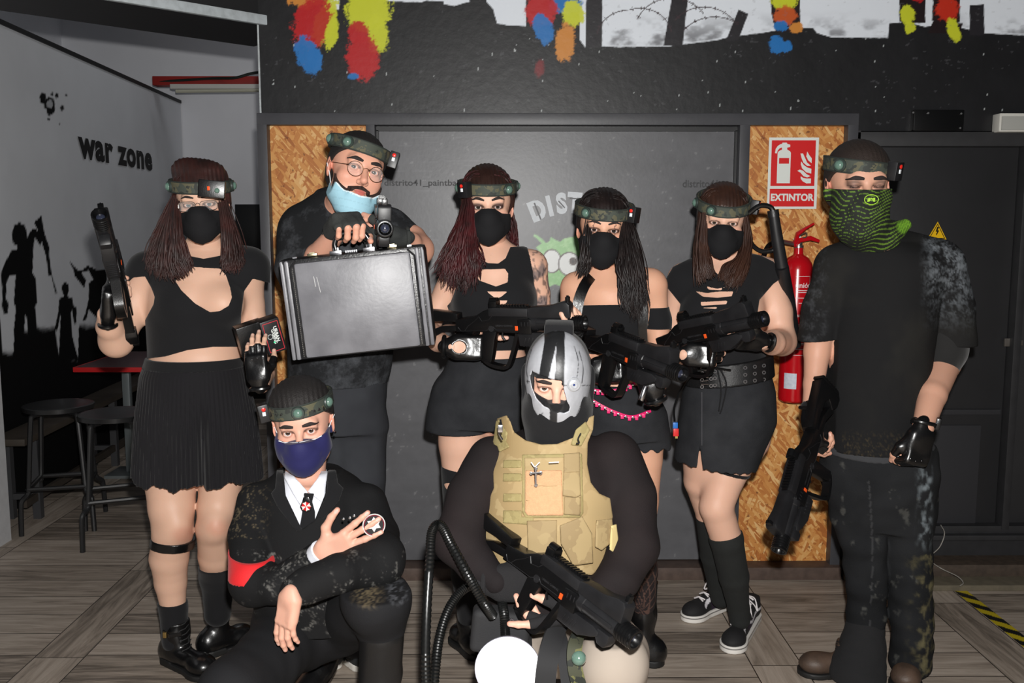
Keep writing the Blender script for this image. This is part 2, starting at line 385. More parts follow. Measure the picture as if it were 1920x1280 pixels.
m_vc = mat('painted_wall', (1, 1, 1), .42, spec=.4, vcol=True, bump=.45, bscale=26)
m_vcm = mat('painted_matte', (1, 1, 1), .75, spec=.2, vcol=True, bump=.2, bscale=40)
def grid(name, o, u, v, lu, lv, res, fn, m, parent=None):
    nu = int(lu/res)+1; nv = int(lv/res)+1; a = np.linspace(0, lu, nu); b = np.linspace(0, lv, nv); A, Bq = np.meshgrid(a, b, indexing='ij')
    V = np.array(o)+A[..., None]*np.array(u)+Bq[..., None]*np.array(v); V = V.reshape(-1, 3)
    i = np.arange(nu-1)[:, None]*nv+np.arange(nv-1)[None]; i = i.ravel(); Q = np.stack([i, i+nv, i+nv+1, i+1], 1)
    return mesh_obj(name, V, Q, m, parent, False, col=fn(V))
def over(c, m, col): return c*(1-m[:, None])+np.array(col)*m[:, None]
def sm(x, a, b): t = np.clip((x-a)/(b-a), 0, 1); return t*t*(3-2*t)

# ---- mural over the doors
RED = srgb(190, 30, 34); YEL = srgb(208, 214, 50); BLU = srgb(38, 118, 190); ORA = srgb(214, 140, 60); WHI = srgb(232, 238, 246)
def mural(V):
    px, py = proj(V); n = fbm(V[:, 0]*9, V[:, 2]*9, 1); nf = fbm(V[:, 0]*60, V[:, 2]*60, 5); n2 = fbm(V[:, 0]*180, V[:, 2]*180, 8, 2)
    c = np.ones((len(V), 3))*np.array(BLK)*(.75+.55*n)[:, None]
    e = (nf-.5)*6
    sky = [(1100, -400), (1100, 0), (1108, 86), (1160, 88), (1255, 87), (1280, 83), (1340, 76), (1365, 70), (1440, 60), (1465, 55), (1525, 52), (1532, 62), (1560, 70), (1665, 71), (1667, 44), (1690, 42), (1712, 45), (1735, 50), (1760, 46), (1800, 52), (1845, 62), (1920, 66), (2100, 70), (2100, -400)]
    d = polyd(px, py, sky)+e*.35; c = over(c, sm(-d, -.8, .8), WHI)
    # grey overspray near the horizon
    g = sm(py, 15, 75)*sm(fbm(px*.03, py*.05, 21), .45, .75)*sm(-d, 0, 4)*.75; c = over(c, g, srgb(70, 66, 70))
    for q in ([(722, -300), (724, 2), (790, 4), (800, 1), (835, 3), (836, -300)], [(830, -300), (832, 8), (852, 11), (880, 3), (880, -300)], [(905, -300), (912, 3), (925, 18), (932, 44), (950, 47), (986, 49), (986, -300)], [(619, -300), (619, 15), (636, 19), (638, -300)], [(1083, -300), (1087, 75), (1098, 90), (1100, -300)]):
        d = polyd(px, py, q)+e*.25; c = over(c, sm(-d, -.7, .7), WHI)
    # posts of the fence
    K = srgb(40, 38, 42)
    for q in ([(1100, -200), (1100, 88), (1129, 86), (1129, -200)], [(1264, -30), (1244, 86), (1280, 86), (1293, -30)], [(1385, 18), (1360, 78), (1384, 76), (1403, 26)], [(1818, 10), (1818, 66), (1846, 66), (1845, 8)], [(1102, 14), (1100, 88), (1129, 90), (1130, 10)]):
        d = polyd(px, py, q)+e*.2; c = over(c, sm(-d, -.7, .7), K)
    # barbed wire
    for cx, cy, r, a0, a1 in ((1180, 75, 62, 190, 268), (1200, 70, 60, 250, 350), (1260, 60, 70, 200, 330), (1320, 75, 68, 215, 330), (1340, 100, 75, 215, 310)):
        rr = np.hypot(px-cx, (py-cy)*1.1)-r; an = np.degrees(np.arctan2(py-cy, px-cx)) % 360
        w = sm(-np.abs(rr), -1.3, -.5)*((an > a0) & (an < a1)); bb = sm(-np.abs(rr), -4.5, -3.5)*((an % 17) < 1.3)*((an > a0) & (an < a1)); c = over(c, np.clip(w+bb, 0, 1)*(py < 90), srgb(60, 45, 50))
    def spl(cx, cy, rx, ry, col, ang=0, soft=.3):
        nonlocal c
        a = math.radians(ang); x = (px-cx)*math.cos(a)+(py-cy)*math.sin(a); y = -(px-cx)*math.sin(a)+(py-cy)*math.cos(a)
        r = np.hypot(x/rx, y/ry)+(nf-.5)*.55+(n2-.5)*.35; c = over(c, sm(-r, -1-soft*.3, -1+soft*.4)*.96, col)
    spl(572, -8, 35, 24, ORA); spl(610, 40, 20, 48, YEL, 18); spl(585, 45, 36, 52, RED, 12); spl(578, 105, 22, 38, BLU, -22); spl(590, 108, 14, 20, BLU)
    spl(690, 20, 42, 44, YEL); spl(708, 62, 20, 38, YEL, -8); spl(680, 108, 31, 42, RED); spl(672, 62, 20, 22, RED); spl(662, 143, 10, 6, BLU); spl(622, 62, 12, 30, YEL, 10)
    spl(1062, 10, 34, 16, BLU); spl(1014, 20, 30, 32, RED); spl(1075, 25, 22, 25, YEL); spl(1018, 55, 18, 30, BLU, -15); spl(1060, 80, 19, 36, ORA, 5); spl(1012, 128, 9, 16, srgb(120, 30, 35), 5, .9)
    for q in ([(1443, -60), (1446, 25), (1455, 60), (1500, 60), (1500, 10), (1502, -60)], [(1687, -60), (1686, 40), (1700, 46), (1735, 42), (1737, -60)], [(1752, -60), (1748, 38), (1765, 48), (1800, 42), (1800, -60)], [(1750, 40), (1740, 62), (1800, 64), (1805, 44)]):
        d = polyd(px, py, q)+e*.4; c = over(c, sm(-d, -.7, .7), srgb(34, 24, 26))
    spl(1470, 0, 24, 20, YEL); spl(1472, 30, 22, 18, srgb(200, 90, 40)); spl(1494, 52, 12, 10, ORA); spl(1464, 48, 13, 10, BLU); spl(1456, 84, 14, 17, BLU); spl(1475, 88, 10, 11, BLU)
    spl(1702, 26, 14, 18, YEL); spl(1706, 52, 10, 12, YEL, 20); spl(1776, 14, 22, 26, srgb(200, 50, 30)); spl(1788, 56, 12, 22, YEL, -15); spl(1722, -10, 14, 14, RED)
    # scuffs and chips
    sc = (fbm(V[:, 0]*45, V[:, 2]*75, 31) > .76)*(fbm(V[:, 0]*4, V[:, 2]*4, 33) > .52); c = over(c, sc*.2, srgb(120, 120, 125))
    rs = np.random.RandomState(5)
    for _ in range(60):
        x0 = rs.uniform(510, 1900); y0 = rs.uniform(70, 240); m = (np.hypot((px-x0)*1.6, (py-y0)*rs.uniform(.5, 1)) < rs.uniform(.9, 2.0)); c = over(c, m*.8, srgb(200, 205, 205))
    return c
# black painted wall: band above the doors, strips round the opening
w = grid('wall_back', (-1.026, YW_, 1.93), (1, 0, 0), (0, 0, 1), 3.66, .8, .0042, mural, m_vc); struct(w, 'black wall painted with a battlefield mural and colour splashes')
wm = mat('black_paint', BLK, .55, bump=.3, bscale=30, mottle=.4, mscale=6)
o = MB().box((.885, YW_+.16, 2.9), (1.905, .155, .9)).box((.2, YW_+.17, 1.01), (1.24, .02, 1.02)).obj('wall_back_core', wm, smooth=False); struct(o)
o = MB().box((-1.029, YW_+.16, 1.2), (.0035, .162, 1.2)).obj('wall_jamb', mat('jamb_white_edge', srgb(190, 196, 198), .6, bump=.3, mottle=.6, mscale=30)); struct(o, 'dark edge of the wall beside the opening')
# ---- frame of the door set
mf = mat('frame_grey', srgb(72, 72, 76), .45, bump=.15, bscale=60, mottle=.3, mscale=10)
fr = MB()
for x0, x1 in ((-1.033, -.992), (-.583, -.546), (.969, 1.012), (1.419, 1.462)):
    fr.box(((x0+x1)/2, YW_-.02, .985), ((x1-x0)/2, .035, .985), bev=.003)
fr.box((.2145, YW_-.02, 1.972), (1.247, .036, .024), bev=.003)
struct(fr.obj('trim_1', mf), 'dark grey frame round the door and chipboard panels')
struct(MB().box((.21, YW_-.035, .028), (1.25, .055, .028), bev=.004).obj('trim_2', mat('sill_brown', srgb(92, 76, 68), .6, mottle=.6, mscale=30)), 'worn brown sill under the door')
# ---- chipboard
def osb():
    m = bpy.data.materials.new('osb_chipboard'); m.use_nodes = True; nt = m.node_tree; N = nt.nodes.new; L = nt.links.new; b = nt.nodes['Principled BSDF']
    tc = N('ShaderNodeTexCoord'); prev = None; hprev = None
    for i, (ang, s1, s2) in enumerate(((15, 26, 8), (68, 30, 9), (118, 24, 7.5), (160, 32, 10), (40, 38, 12))):
        mp = N('ShaderNodeMapping'); mp.inputs['Rotation'].default_value = (0, math.radians(ang), 0); L(tc.outputs['Object'], mp.inputs[0])
        mp2 = N('ShaderNodeMapping'); mp2.inputs['Scale'].default_value = (s1*2.3, 1, s2*1.35); mp2.inputs['Location'].default_value = (i*3.3, i*1.7, i*2.1); L(mp.outputs[0], mp2.inputs[0])
        nz = N('ShaderNodeTexNoise'); nz.inputs['Scale'].default_value = 14; L(mp.outputs[0], nz.inputs['Vector'])
        ad = N('ShaderNodeMix'); ad.data_type = 'VECTOR'; ad.inputs[0].default_value = .28; L(mp2.outputs[0], ad.inputs[4])
        va = N('ShaderNodeVectorMath'); va.operation = 'ADD'; L(mp2.outputs[0], va.inputs[0]); L(nz.outputs['Color'], va.inputs[1]); L(va.outputs[0], ad.inputs[5])
        vo = N('ShaderNodeTexVoronoi'); vo.inputs['Scale'].default_value = 1.; vo.inputs['Randomness'].default_value = 1.; L(ad.outputs[1], vo.inputs['Vector'])
        sp = N('ShaderNodeSeparateColor'); L(vo.outputs['Color'], sp.inputs[0])
        fib = N('ShaderNodeTexNoise'); fib.inputs['Scale'].default_value = 5; fib.inputs['Detail'].default_value = 5; mp3 = N('ShaderNodeMapping'); mp3.inputs['Scale'].default_value = (9, 1, .7); L(mp2.outputs[0], mp3.inputs[0]); L(mp3.outputs[0], fib.inputs['Vector'])
        k = N('ShaderNodeMath'); k.operation = 'MULTIPLY_ADD'; k.inputs[1].default_value = .45; L(fib.outputs[0], k.inputs[0]); k2 = N('ShaderNodeMath'); k2.operation = 'MULTIPLY'; k2.inputs[1].default_value = .62; L(sp.outputs[0], k2.inputs[0]); L(k2.outputs[0], k.inputs[2])
        cr = N('ShaderNodeValToRGB'); e = cr.color_ramp.elements; e[0].position = .12; e[0].color = (*srgb(150, 84, 34), 1); e[1].position = .95; e[1].color = (*srgb(244, 208, 150), 1)
        for pp, cc in ((.3, (186, 112, 50)), (.5, (208, 140, 70)), (.72, (226, 170, 100))): q = e.new(pp); q.color = (*srgb(cc), 1)
        L(k.outputs[0], cr.inputs[0])
        if prev is None: prev = cr.outputs[0]
        else:
            gt = N('ShaderNodeMath'); gt.operation = 'GREATER_THAN'; gt.inputs[1].default_value = .56; L(sp.outputs[1], gt.inputs[0])
            mx = N('ShaderNodeMix'); mx.data_type = 'RGBA'; L(gt.outputs[0], mx.inputs[0]); L(prev, mx.inputs[6]); L(cr.outputs[0], mx.inputs[7]); prev = mx.outputs[2]
    # small dark resin specks
    sn = N('ShaderNodeTexNoise'); sn.inputs['Scale'].default_value = 45; sn.inputs['Detail'].default_value = 3; L(tc.outputs['Object'], sn.inputs['Vector']); gr = N('ShaderNodeMapRange'); gr.inputs[1].default_value = .66; gr.inputs[2].default_value = .72; gr.inputs[4].default_value = .8; L(sn.outputs[0], gr.inputs[0])
    mx = N('ShaderNodeMix'); mx.data_type = 'RGBA'; L(gr.outputs[0], mx.inputs[0]); L(prev, mx.inputs[6]); mx.inputs[7].default_value = (*srgb(110, 56, 22), 1)
    L(mx.outputs[2], b.inputs['Base Color']); b.inputs['Roughness'].default_value = .55
    bp = N('ShaderNodeBump'); bp.inputs['Strength'].default_value = .25; bp.inputs['Distance'].default_value = .001; sc = N('ShaderNodeSeparateColor'); L(mx.outputs[2], sc.inputs[0]); L(sc.outputs[1], bp.inputs['Height']); L(bp.outputs[0], b.inputs['Normal'])
    return m
m_osb = osb()
o = MB().box((-.7875, YW_+.005, 1.0), (.206, .008, .96)).obj('wall_left_panel', m_osb, smooth=False); struct(o, 'chipboard panel left of the door')
o = MB().box((1.2155, YW_+.005, 1.0), (.205, .008, .96)).obj('wall_right_panel', m_osb, smooth=False); struct(o, 'chipboard panel right of the door')
# ---- grey door with stencilled sign
def doorc(V):
    n = fbm(V[:, 0]*5, V[:, 2]*14, 2); n2 = fbm(V[:, 0]*40, V[:, 2]*40, 3); n3 = fbm(V[:, 0]*1.5, V[:, 2]*3, 4)
    c = np.array(srgb(92, 92, 95))*(.72+.35*n+.2*n2+.15*n3)[:, None]; px, py = proj(V)
    st = (fbm(V[:, 0]*6, V[:, 2]*160, 9) > .72)*(py < 480)*(px < 900); c = over(c, st*.12, srgb(150, 150, 155))
    sp = n2 > .79; c = over(c, sp*.4, srgb(150, 150, 150))
    # green splash emblem
    def G(zx, zy): return 700+zx*.21875, 310+zy*.21875
    poly = [G(*q) for q in ((1395, 705), (1445, 665), (1370, 605), (1380, 592), (1410, 600), (1480, 665), (1510, 650), (1520, 615), (1560, 640), (1600, 655), (1640, 625), (1700, 615), (1745, 600), (1900, 560), (1960, 640), (1900, 760), (1890, 900), (1850, 1040), (1760, 1020), (1700, 1060), (1640, 1110), (1600, 1180), (1610, 1040), (1560, 1020), (1500, 1040), (1450, 1150), (1440, 1000), (1470, 900), (1420, 820), (1440, 760))]
    gn = fbm(px*.15, py*.15, 12); d = polyd(px, py, poly)+(n2-.5)*3; m = sm(-d, -1, 1)
    c = over(c, m*.95, srgb(142, 196, 128)); c = over(c, m*sm(gn, .45, .8)*.5, srgb(190, 226, 170))
    for (ex, ey, rx, ry) in ((1530, 820, 78, 98), (1680, 845, 92, 98)):
        gx, gy = G(ex, ey); r = np.hypot((px-gx)/(rx*.21875), (py-gy)/(ry*.21875)); c = over(c, sm(-r, -1.1, -1.04), srgb(84, 72, 70)); c = over(c, sm(-r, -.98, -.92), srgb(226, 228, 226))
    for (ex, ey, rr) in ((1468, 850, 28), (1712, 822, 34)):
        gx, gy = G(ex, ey); r = np.hypot(px-gx, py-gy)/(rr*.21875); c = over(c, sm(-r, -1.1, -.9), srgb(84, 72, 66)); c = over(c, sm(-r, -.5, -.3), srgb(46, 40, 38))
    return c
def _dc(V): return doorc(V)
o = grid('door_1', (-.546, YW_+.005, .06), (1, 0, 0), (0, 0, 1), 1.515, 1.89, .0048, _dc, mat('door_paint', (1, 1, 1), .38, spec=.4, vcol=True, bump=.12, bscale=60)); struct(o, 'dark grey door with stencilled lettering and a green splash'); door1 = o
WL[door1.name] = np.array(door1.location)
mb = MB(); R_ = 1750/4.0
# stencilled word, arched
def DP(px, py, dy=-.0035): return P(px, py, YW_+.005+dy)
letters = [('D', 1008, 396, 22), ('I', 1031, 388, 14), ('S', 1053, 383, 6), ('T', 1077, 382, -4), ('R', 1101, 388, -10), ('I', 1121, 392, -14), ('T', 1141, 400, -20), ('O', 1164, 412, -26)]
for ch, x, y, a in letters:
    u = np.array([math.cos(math.radians(a)), 0, math.sin(math.radians(a))]); v = np.array([-math.sin(math.radians(a)), 0, math.cos(math.radians(a))])
    add_text(mb, ch, .112, DP(x, y), u, v, bold=.0062, sx=.82)
o = mb.obj('stencil_word', mat('stencil_white', srgb(222, 226, 230), .6, mottle=.2, mscale=60, mcol=srgb(180, 185, 190)), door1, smooth=False)
mb = MB()
for ch, x, y, a in letters:
    u = np.array([math.cos(math.radians(a)), 0, math.sin(math.radians(a))]); v = np.array([-u[2], 0, u[0]])
    if ch in 'DOR': MBc = mb.box(DP(x, y, -.0045), (.0032, .0004, .038), R=np.stack([u, [0, 1, 0], v], 1))
    if ch == 'S': mb.box(DP(x, y, -.0045), (.02, .0004, .0026), R=np.stack([nrm(u*.6-v*.8), [0, 1, 0], nrm(v*.6+u*.8)], 1))
    if ch == 'T': mb.box(DP(x, y, -.0045)+v*.022, (.022, .0004, .0028), R=np.stack([u, [0, 1, 0], v], 1))
mb.obj('stencil_gap', mat('stencil_gap', srgb(88, 88, 91), .5), door1, smooth=False)
mb = MB(); add_text(mb, 'distrito41_paintball_indoor', .036, DP(822, 343), (1, 0, 0), (0, 0, 1), bold=.0006, sx=1.16)
add_text(mb, 'distrito41', .044, DP(1314, 345), (1, 0, 0), (0, 0, 1), bold=.0008, sx=.9)
mb.obj('painted_handle_text', mat('text_dark', srgb(60, 60, 62), .6), door1, smooth=False)
struct(MB().box((.2115, YW_-.003, 1.935), (.757, .01, .008)).box((-.541, YW_-.003, 1.0), (.0045, .01, .93)).box((.964, YW_-.003, 1.0), (.0045, .01, .93)).obj('trim_3', mat('shadow_gap', srgb(26, 26, 28), .5), smooth=False))
# ---- right hand black door, recessed lintel, plinth
mb_ = mat('black_door', srgb(40, 40, 42), .5, mottle=.35, mscale=5, bump=.15, bscale=50, mcol=srgb(30, 30, 31))
dd = MB().box((1.835, 4.06, 1.04), (.352, .02, .84), bev=.003).box((2.75, 4.06, 1.04), (.53, .02, .84), bev=.003).obj('door_2', mb_); struct(dd, 'black door with electric warning sign')
WL[dd.name] = np.array(dd.location)
q = MB()
q.box((1.835, 4.035, .72), (.34, .006, .012), bev=.002); q.box((1.835, 4.037, .42), (.26, .004, .24), bev=.002)
q.obj('door_rail', mat('black_door_rail', srgb(50, 50, 53), .5), dd)
q = MB()
q.box((2.4, 4.03, 1.895), (.94, .05, .03), bev=.003); q.box((1.473, 4.03, .98), (.012, .05, .95)); q.box((2.205, 4.03, 1.04), (.016, .045, .84), bev=.002)
q.box((2.4, 4.02, .17), (.94, .06, .012), bev=.002); q.box((2.4, 4.04, .195), (.94, .05, .02), bev=.002); q.box((2.4, 4.05, .12), (.94, .05, .05))
struct(q.obj('trim_4', mat('black_trim', srgb(46, 46, 48), .5, mottle=.4, mscale=20)), 'black frame and rails of the right door')
struct(MB().box((2.42, 4.0, .048), (.95, .12, .03), bev=.004).obj('trim_5', mat('sill_dark', srgb(74, 62, 52), .7, mottle=.7, mscale=40)), 'worn threshold under the black door')
struct(MB().box((2.42, 3.92, .013), (.95, .14, .013), bev=.003).obj('trim_6', mat('concrete_step', srgb(104, 96, 80), .8, mottle=.5, mscale=25, bump=.4)), 'low concrete step')
struct(MB().box((2.0, 4.22, 1.0), (2.0, .1, 1.0)).box((3.4, 4.0, 2.2), (.6, .02, 2.2)).obj('wall_right', wm, smooth=False), 'black wall behind the right door')
q = MB(); q.box((2.19, 4.025, 1.03), (.022, .006, .018), bev=.002); q.box((2.225, 4.012, 1.03), (.016, .006, .012), bev=.002); q.obj('door_latch', mat('latch', srgb(110, 105, 100), .4, metal=.6), dd)
# warning sign (yellow triangle, black bolt)
def SP(px, py, d=0.): return P(px, py, 4.036-d)
q = MB(); yt = mat('sign_yellow', srgb(240, 190, 20), .4); kt = mat('sign_black', srgb(18, 18, 18), .4)
c0 = SP(1757, 433); s = .042
ws = thing('electrical_warning_sign', 'yellow triangle electricity warning sign with black lightning bolt on the black door', 'sign', c0)
MB().prism([(-s, -.036), (s, -.036), (0, .04)], -.001, .001, c=c0+[0, -.001, 0]).obj('sign_plate', yt, ws, smooth=False)
mbq = MB()
tri = [np.array(v) for v in ((-.0355, -.0325), (.0355, -.0325), (0, .0325))]; tri2 = [np.array(v)*.86+np.array([0, -.0015]) for v in ((-.0355, -.0325), (.0355, -.0325), (0, .0325))]
for i in range(3):
    j = (i+1) % 3; quad = [tri[i], tri[j], tri2[j], tri2[i]]; mbq.add([c0+np.array([a[0], -.0028, a[1]]) for a in quad], [[0, 1, 2, 3]])
bolt = [(-.002, .018), (.007, .018), (.001, .003), (.008, .003), (-.003, -.02), (-.0045, -.012), (-.0005, -.003), (-.007, -.003)]
mbq.add([c0+np.array([a, -.0028, b]) for a, b in bolt], [list(range(len(bolt)))]); mbq.obj('sign_print', kt, ws, smooth=False)
# ---- fire extinguisher sign
c0 = P(1486.5, 325, YW_-.008); ws = thing('fire_extinguisher_sign', 'red and white EXTINTOR sign on the right chipboard panel', 'sign', c0)
W2, H2 = .105, .1485
MB().box(c0, (W2, .0012, H2)).obj('sign_plate', mat('sign_white', srgb(236, 240, 234), .4), ws, smooth=False)
def Z8(zx, zy): return np.array([(zx-485)/780*2*W2, -.0022, -(zy-637)/1105*2*H2])
red = MB()
red.add([c0+Z8(*v) for v in ((137, 127), (828, 127), (828, 832), (137, 832))], [[0, 1, 2, 3]]); red.add([c0+Z8(*v) for v in ((130, 875), (832, 875), (832, 1152), (130, 1152))], [[0, 1, 2, 3]])
red.obj('red_field', mat('sign_red', srgb(222, 28, 30), .4), ws, smooth=False)
wp = MB()
def wpoly(pts, d=.0012): wp.add([c0+Z8(*v)+[0, -d, 0] for v in pts], [list(range(len(pts)))[::-1]])
wpoly([(232, 790), (440, 790), (440, 320), (425, 295), (380, 270), (378, 240), (425, 230), (425, 195), (375, 180), (372, 163), (305, 163), (300, 180), (270, 188), (230, 215), (200, 260), (190, 325), (220, 328), (232, 285), (262, 250), (298, 236), (300, 268), (250, 295), (232, 320)])
wpoly([(695, 298), (725, 350), (770, 405), (770, 480), (715, 435), (683, 375)]); wpoly([(590, 330), (630, 330), (665, 400), (700, 470), (760, 520), (700, 520), (640, 470), (610, 400)])
wpoly([(605, 452), (650, 510), (710, 548), (770, 565), (770, 640), (690, 620), (625, 560), (603, 500)]); wpoly([(550, 598), (590, 578), (640, 595), (700, 650), (760, 680), (710, 700), (650, 680), (600, 625)])
wpoly([(605, 683), (650, 708), (700, 717), (770, 717), (770, 790), (700, 792), (640, 760), (610, 720)])
add_text(wp, 'EXTINTOR', .040, c0+Z8(480, 1015)+[0, -.0012, 0], (1, 0, 0), (0, 0, 1), bold=.0016, sx=.93)
wp.obj('white_print', mat('sign_white', 0), ws, smooth=False)
rp = MB(); rp.add([c0+Z8(*v)+[0, -.002, 0] for v in ((258, 400), (415, 400), (415, 488), (258, 488))], [[0, 1, 2, 3]]); rp.obj('red_label', mat('sign_red', 0), ws, smooth=False)
# ---- small fittings top right
ob = thing('emergency_light', 'white emergency light box fixed over the black door', 'light', P(1895, 230, 3.97))
MB().box(P(1925, 231, 3.97), (.13, .03, .038), bev=.005).obj('housing', mat('el_white', srgb(210, 208, 200), .5), ob); MB().box(P(1930, 231, 3.935), (.115, .003, .028), bev=.002).obj('diffuser', mat('el_diff', srgb(170, 170, 165), .25), ob)
ob = thing('black_speaker', 'black box with small chrome screws on the mural wall over the black door', 'box', P(1757, 224, 3.98))
MB().box(P(1757, 226, 3.985), (.105, .018, .043), bev=.004).obj('housing', mat('blackbox', srgb(16, 16, 17), .3), ob)
q = MB(); [MB().lathe([(.004, 0), (.004, .003)], c=P(x, y, 3.966), R=frame((0, -1, 0), (0, 0, 1)), n=8).obj('screw', mat('screw', srgb(190, 190, 190), .3, metal=.8), ob) for x, y in ((1712, 211), (1740, 212), (1802, 213), (1800, 240))]
# ---- hazard tape on the floor
def tape(V):
    t = ((V[:, 1]+V[:, 0]*1.1) % .115) < .057; return np.where(t[:, None], np.array(srgb(200, 178, 30)), np.array(srgb(24, 24, 24)))
tp = grid('hazard_tape', (1.892, 2.6, .0015), (1, 0, 0), (0, 1, 0), .055, 1.36, .006, tape, mat('tape_mat', (1, 1, 1), .5, vcol=True)); tag(tp, 'black and yellow striped hazard tape stuck on the floor', 'tape')
ca = MB(); ca.tube(bez([P(1764, 984, 3.95), P(1771, 1000, 3.9), P(1762, 1025, 3.88), P(1745, 1042, 3.86), P(1746, 1052, 3.85), P(1766, 1066, 3.85), P(1795, 1080, 3.78), P(1806, 1092, 3.74), P(1800, 1098, 3.72)], 50), .0022, 6)
tag(ca.obj('thin_cable', mat('cable_grey', srgb(150, 145, 138), .5)), 'thin loose grey wire hanging over the threshold of the black door', 'cable')

# ================================================================ side room
# left partition
X8 = P(338, 190, 8.3)
A0 = X8.copy(); dirw = nrm([-(870-950)/1750.*-1, 1, 0]); dirw = nrm([-.0457*1.0, 1, 0])
# wall runs from the corner toward the camera
A0[2] = 0; L_ = 6.5; o_ = A0-dirw*L_
def warfn(V):
    px, py = proj(V); n = fbm(V[:, 1]*3, V[:, 2]*3, 40); c = np.array(srgb(226, 228, 232))*(.9+.14*n)[:, None]
    nf = fbm(V[:, 1]*22, V[:, 2]*22, 42)
    K = srgb(8, 8, 9)
    def Z(pts): return [(x*.25, 380+y*.25) for x, y in pts]
    fig1 = Z([(95, 290), (90, 230), (108, 165), (145, 150), (185, 165), (198, 215), (200, 270), (225, 215), (260, 188), (290, 215), (325, 270), (300, 320), (262, 262), (250, 330), (245, 520), (270, 570), (280, 760), (262, 770), (275, 900), (285, 990), (210, 985), (205, 900), (190, 820), (180, 985), (100, 990), (118, 800), (103, 740), (118, 540), (70, 545), (48, 600), (45, 720), (65, 760), (60, 825), (30, 830), (15, 780), (18, 640), (5, 540), (40, 440), (85, 360), (130, 355), (125, 315), (105, 310)])
    gun = Z([(255, 145), (310, 98), (335, 230), (368, 330), (370, 400), (388, 540), (428, 675), (415, 678), (385, 548), (365, 550), (345, 400), (300, 250)])
    fig2 = Z([(462, 650), (465, 610), (490, 597), (512, 610), (515, 660), (505, 705), (540, 708), (552, 770), (575, 790), (572, 905), (555, 910), (540, 800), (530, 830), (540, 990), (590, 1180), (440, 1180), (450, 960), (455, 830), (430, 960), (405, 960), (435, 830), (445, 720), (480, 705)])
    fig3 = Z([(520, 440), (580, 500), (615, 505), (660, 470), (720, 500), (800, 500), (800, 880), (720, 860), (665, 800), (650, 870), (620, 885), (640, 830), (665, 720), (665, 600), (700, 575), (665, 505), (610, 520), (645, 580), (632, 640), (600, 600), (560, 550), (550, 500)])
    for q in (fig1, gun, fig2, fig3):
        d = polyd(px, py, q)+(nf-.5)*1.2; c = over(c, sm(-d, -.5, .5), K)
    # spray-edged black ground with two gaps
    gy = np.interp(px, [-600, 0, 5, 25, 27, 70, 72, 103, 110, 146, 148, 300, 1200], [640, 600, 662, 664, 618, 620, 616, 618, 664, 676, 612, 596, 600]); ee = (fbm(px*.06, py*.06, 50)-.5)*26
    d = gy-(py+ee*.6); c = over(c, sm(-d, -9, 5), K)
    # splatter
    def S(x, y): return 50+x*.1484, 150+y*.1484
    for x, y, r in ((205, 215, 42), (205, 260, 36), (322, 180, 18), (378, 200, 24), (500, 190, 15), (448, 355, 25), (280, 495, 18), (290, 400, 38), (310, 370, 50), (415, 560, 8), (250, 280, 30)):
        sx, sy = S(x, y); rr = np.hypot(px-sx, (py-sy)*.8); c = over(c, sm(-rr, -r*.1484-.7, -r*.1484+.7), K)
    sx, sy = S(292, 305); rr = np.hypot((px-sx)*1.25, py-sy)+(nf-.5)*4; c = over(c, sm(-rr, -14, -12), K); c = over(c, sm(-np.hypot((px-sx)*1.3, py-sy), -8.5, -7), srgb(180, 182, 186))
    # drips of fig
    return c
wl = grid('wall_left', o_, dirw, (0, 0, 1), L_, 2.6, .0125, warfn, m_vcm); struct(wl, 'white partition wall painted with black figures and the words war zone')
WL[wl.name] = np.array(wl.location)
nrmw = np.array([dirw[1], -dirw[0], 0])
mb = MB(); ca_, cb_ = 214, 287
def WP(px, py):
    r = ray(px, py); t = ((A0-CAMP)@nrmw)/(r@nrmw); return CAMP+r*t
wA = WP(145, 276); wB = WP(284, 304); V, Fc = text_mesh('war zone', 1.0, bold=.045, sp=1.1)
V[:, 0] -= (V[:, 0].max()+V[:, 0].min())/2; hx = .5*(V[:, 0].max()-V[:, 0].min()); zlo, zhi = V[:, 1].min(), V[:, 1].max()
cen = (wA+wB)/2; hl = np.linalg.norm((wB-wA)[:2])/2; zh = WP(165, 302)[2]-WP(165, 262)[2]; hgt = abs(zh)*1.0
mb.add(cen+nrmw*.006+(V[:, 0]/hx*hl)[:, None]*dirw+(((V[:, 1]-(zlo+zhi)/2)/(zhi-zlo))*hgt)[:, None]*np.array([0, 0, 1]), Fc)
mb.obj('painted_word', mat('paint_black', srgb(14, 12, 11), .7), wl, smooth=False)
mw = mat('room_white', srgb(232, 233, 238), .8, mottle=.12, mscale=2)
struct(MB().box(A0-dirw*L_/2+nrmw*-.06+np.array([0, 0, 2.608]), (.07, L_/2, .013), R=np.stack([nrmw, dirw, [0, 0, 1]], 1)).obj('trim_7', mat('black_cap', srgb(14, 14, 15), .6), smooth=False), 'black cap rail on the partition wall')
# rear wall and far left wall above the partition
struct(MB().box((-1.6, 8.36, 2.2), (2.3, .05, 2.2)).obj('wall_rear', mw, smooth=False), 'white rear wall of the side room')
struct(MB().box((-3.88, 5.2, 2.2), (.05, 3.2, 2.2)).obj('wall_far_left', mw, smooth=False), 'upper side wall behind the partition')
struct(MB().box((0.9, 6.4, 2.0), (.05, 1.9, 2.0)).obj('wall_side_room_right', mw, smooth=False))
struct(MB().box((-1.4, 6.3, 4.45), (3.5, 2.4, .05)).obj('ceiling', mat('ceil_dark', srgb(60, 60, 62), .8), smooth=False))
struct(MB().box((-2.5, 8.29, .55), (1.3, .012, .55)).obj('wall_rear_dado', wm, smooth=False), 'black lower part of the rear wall')
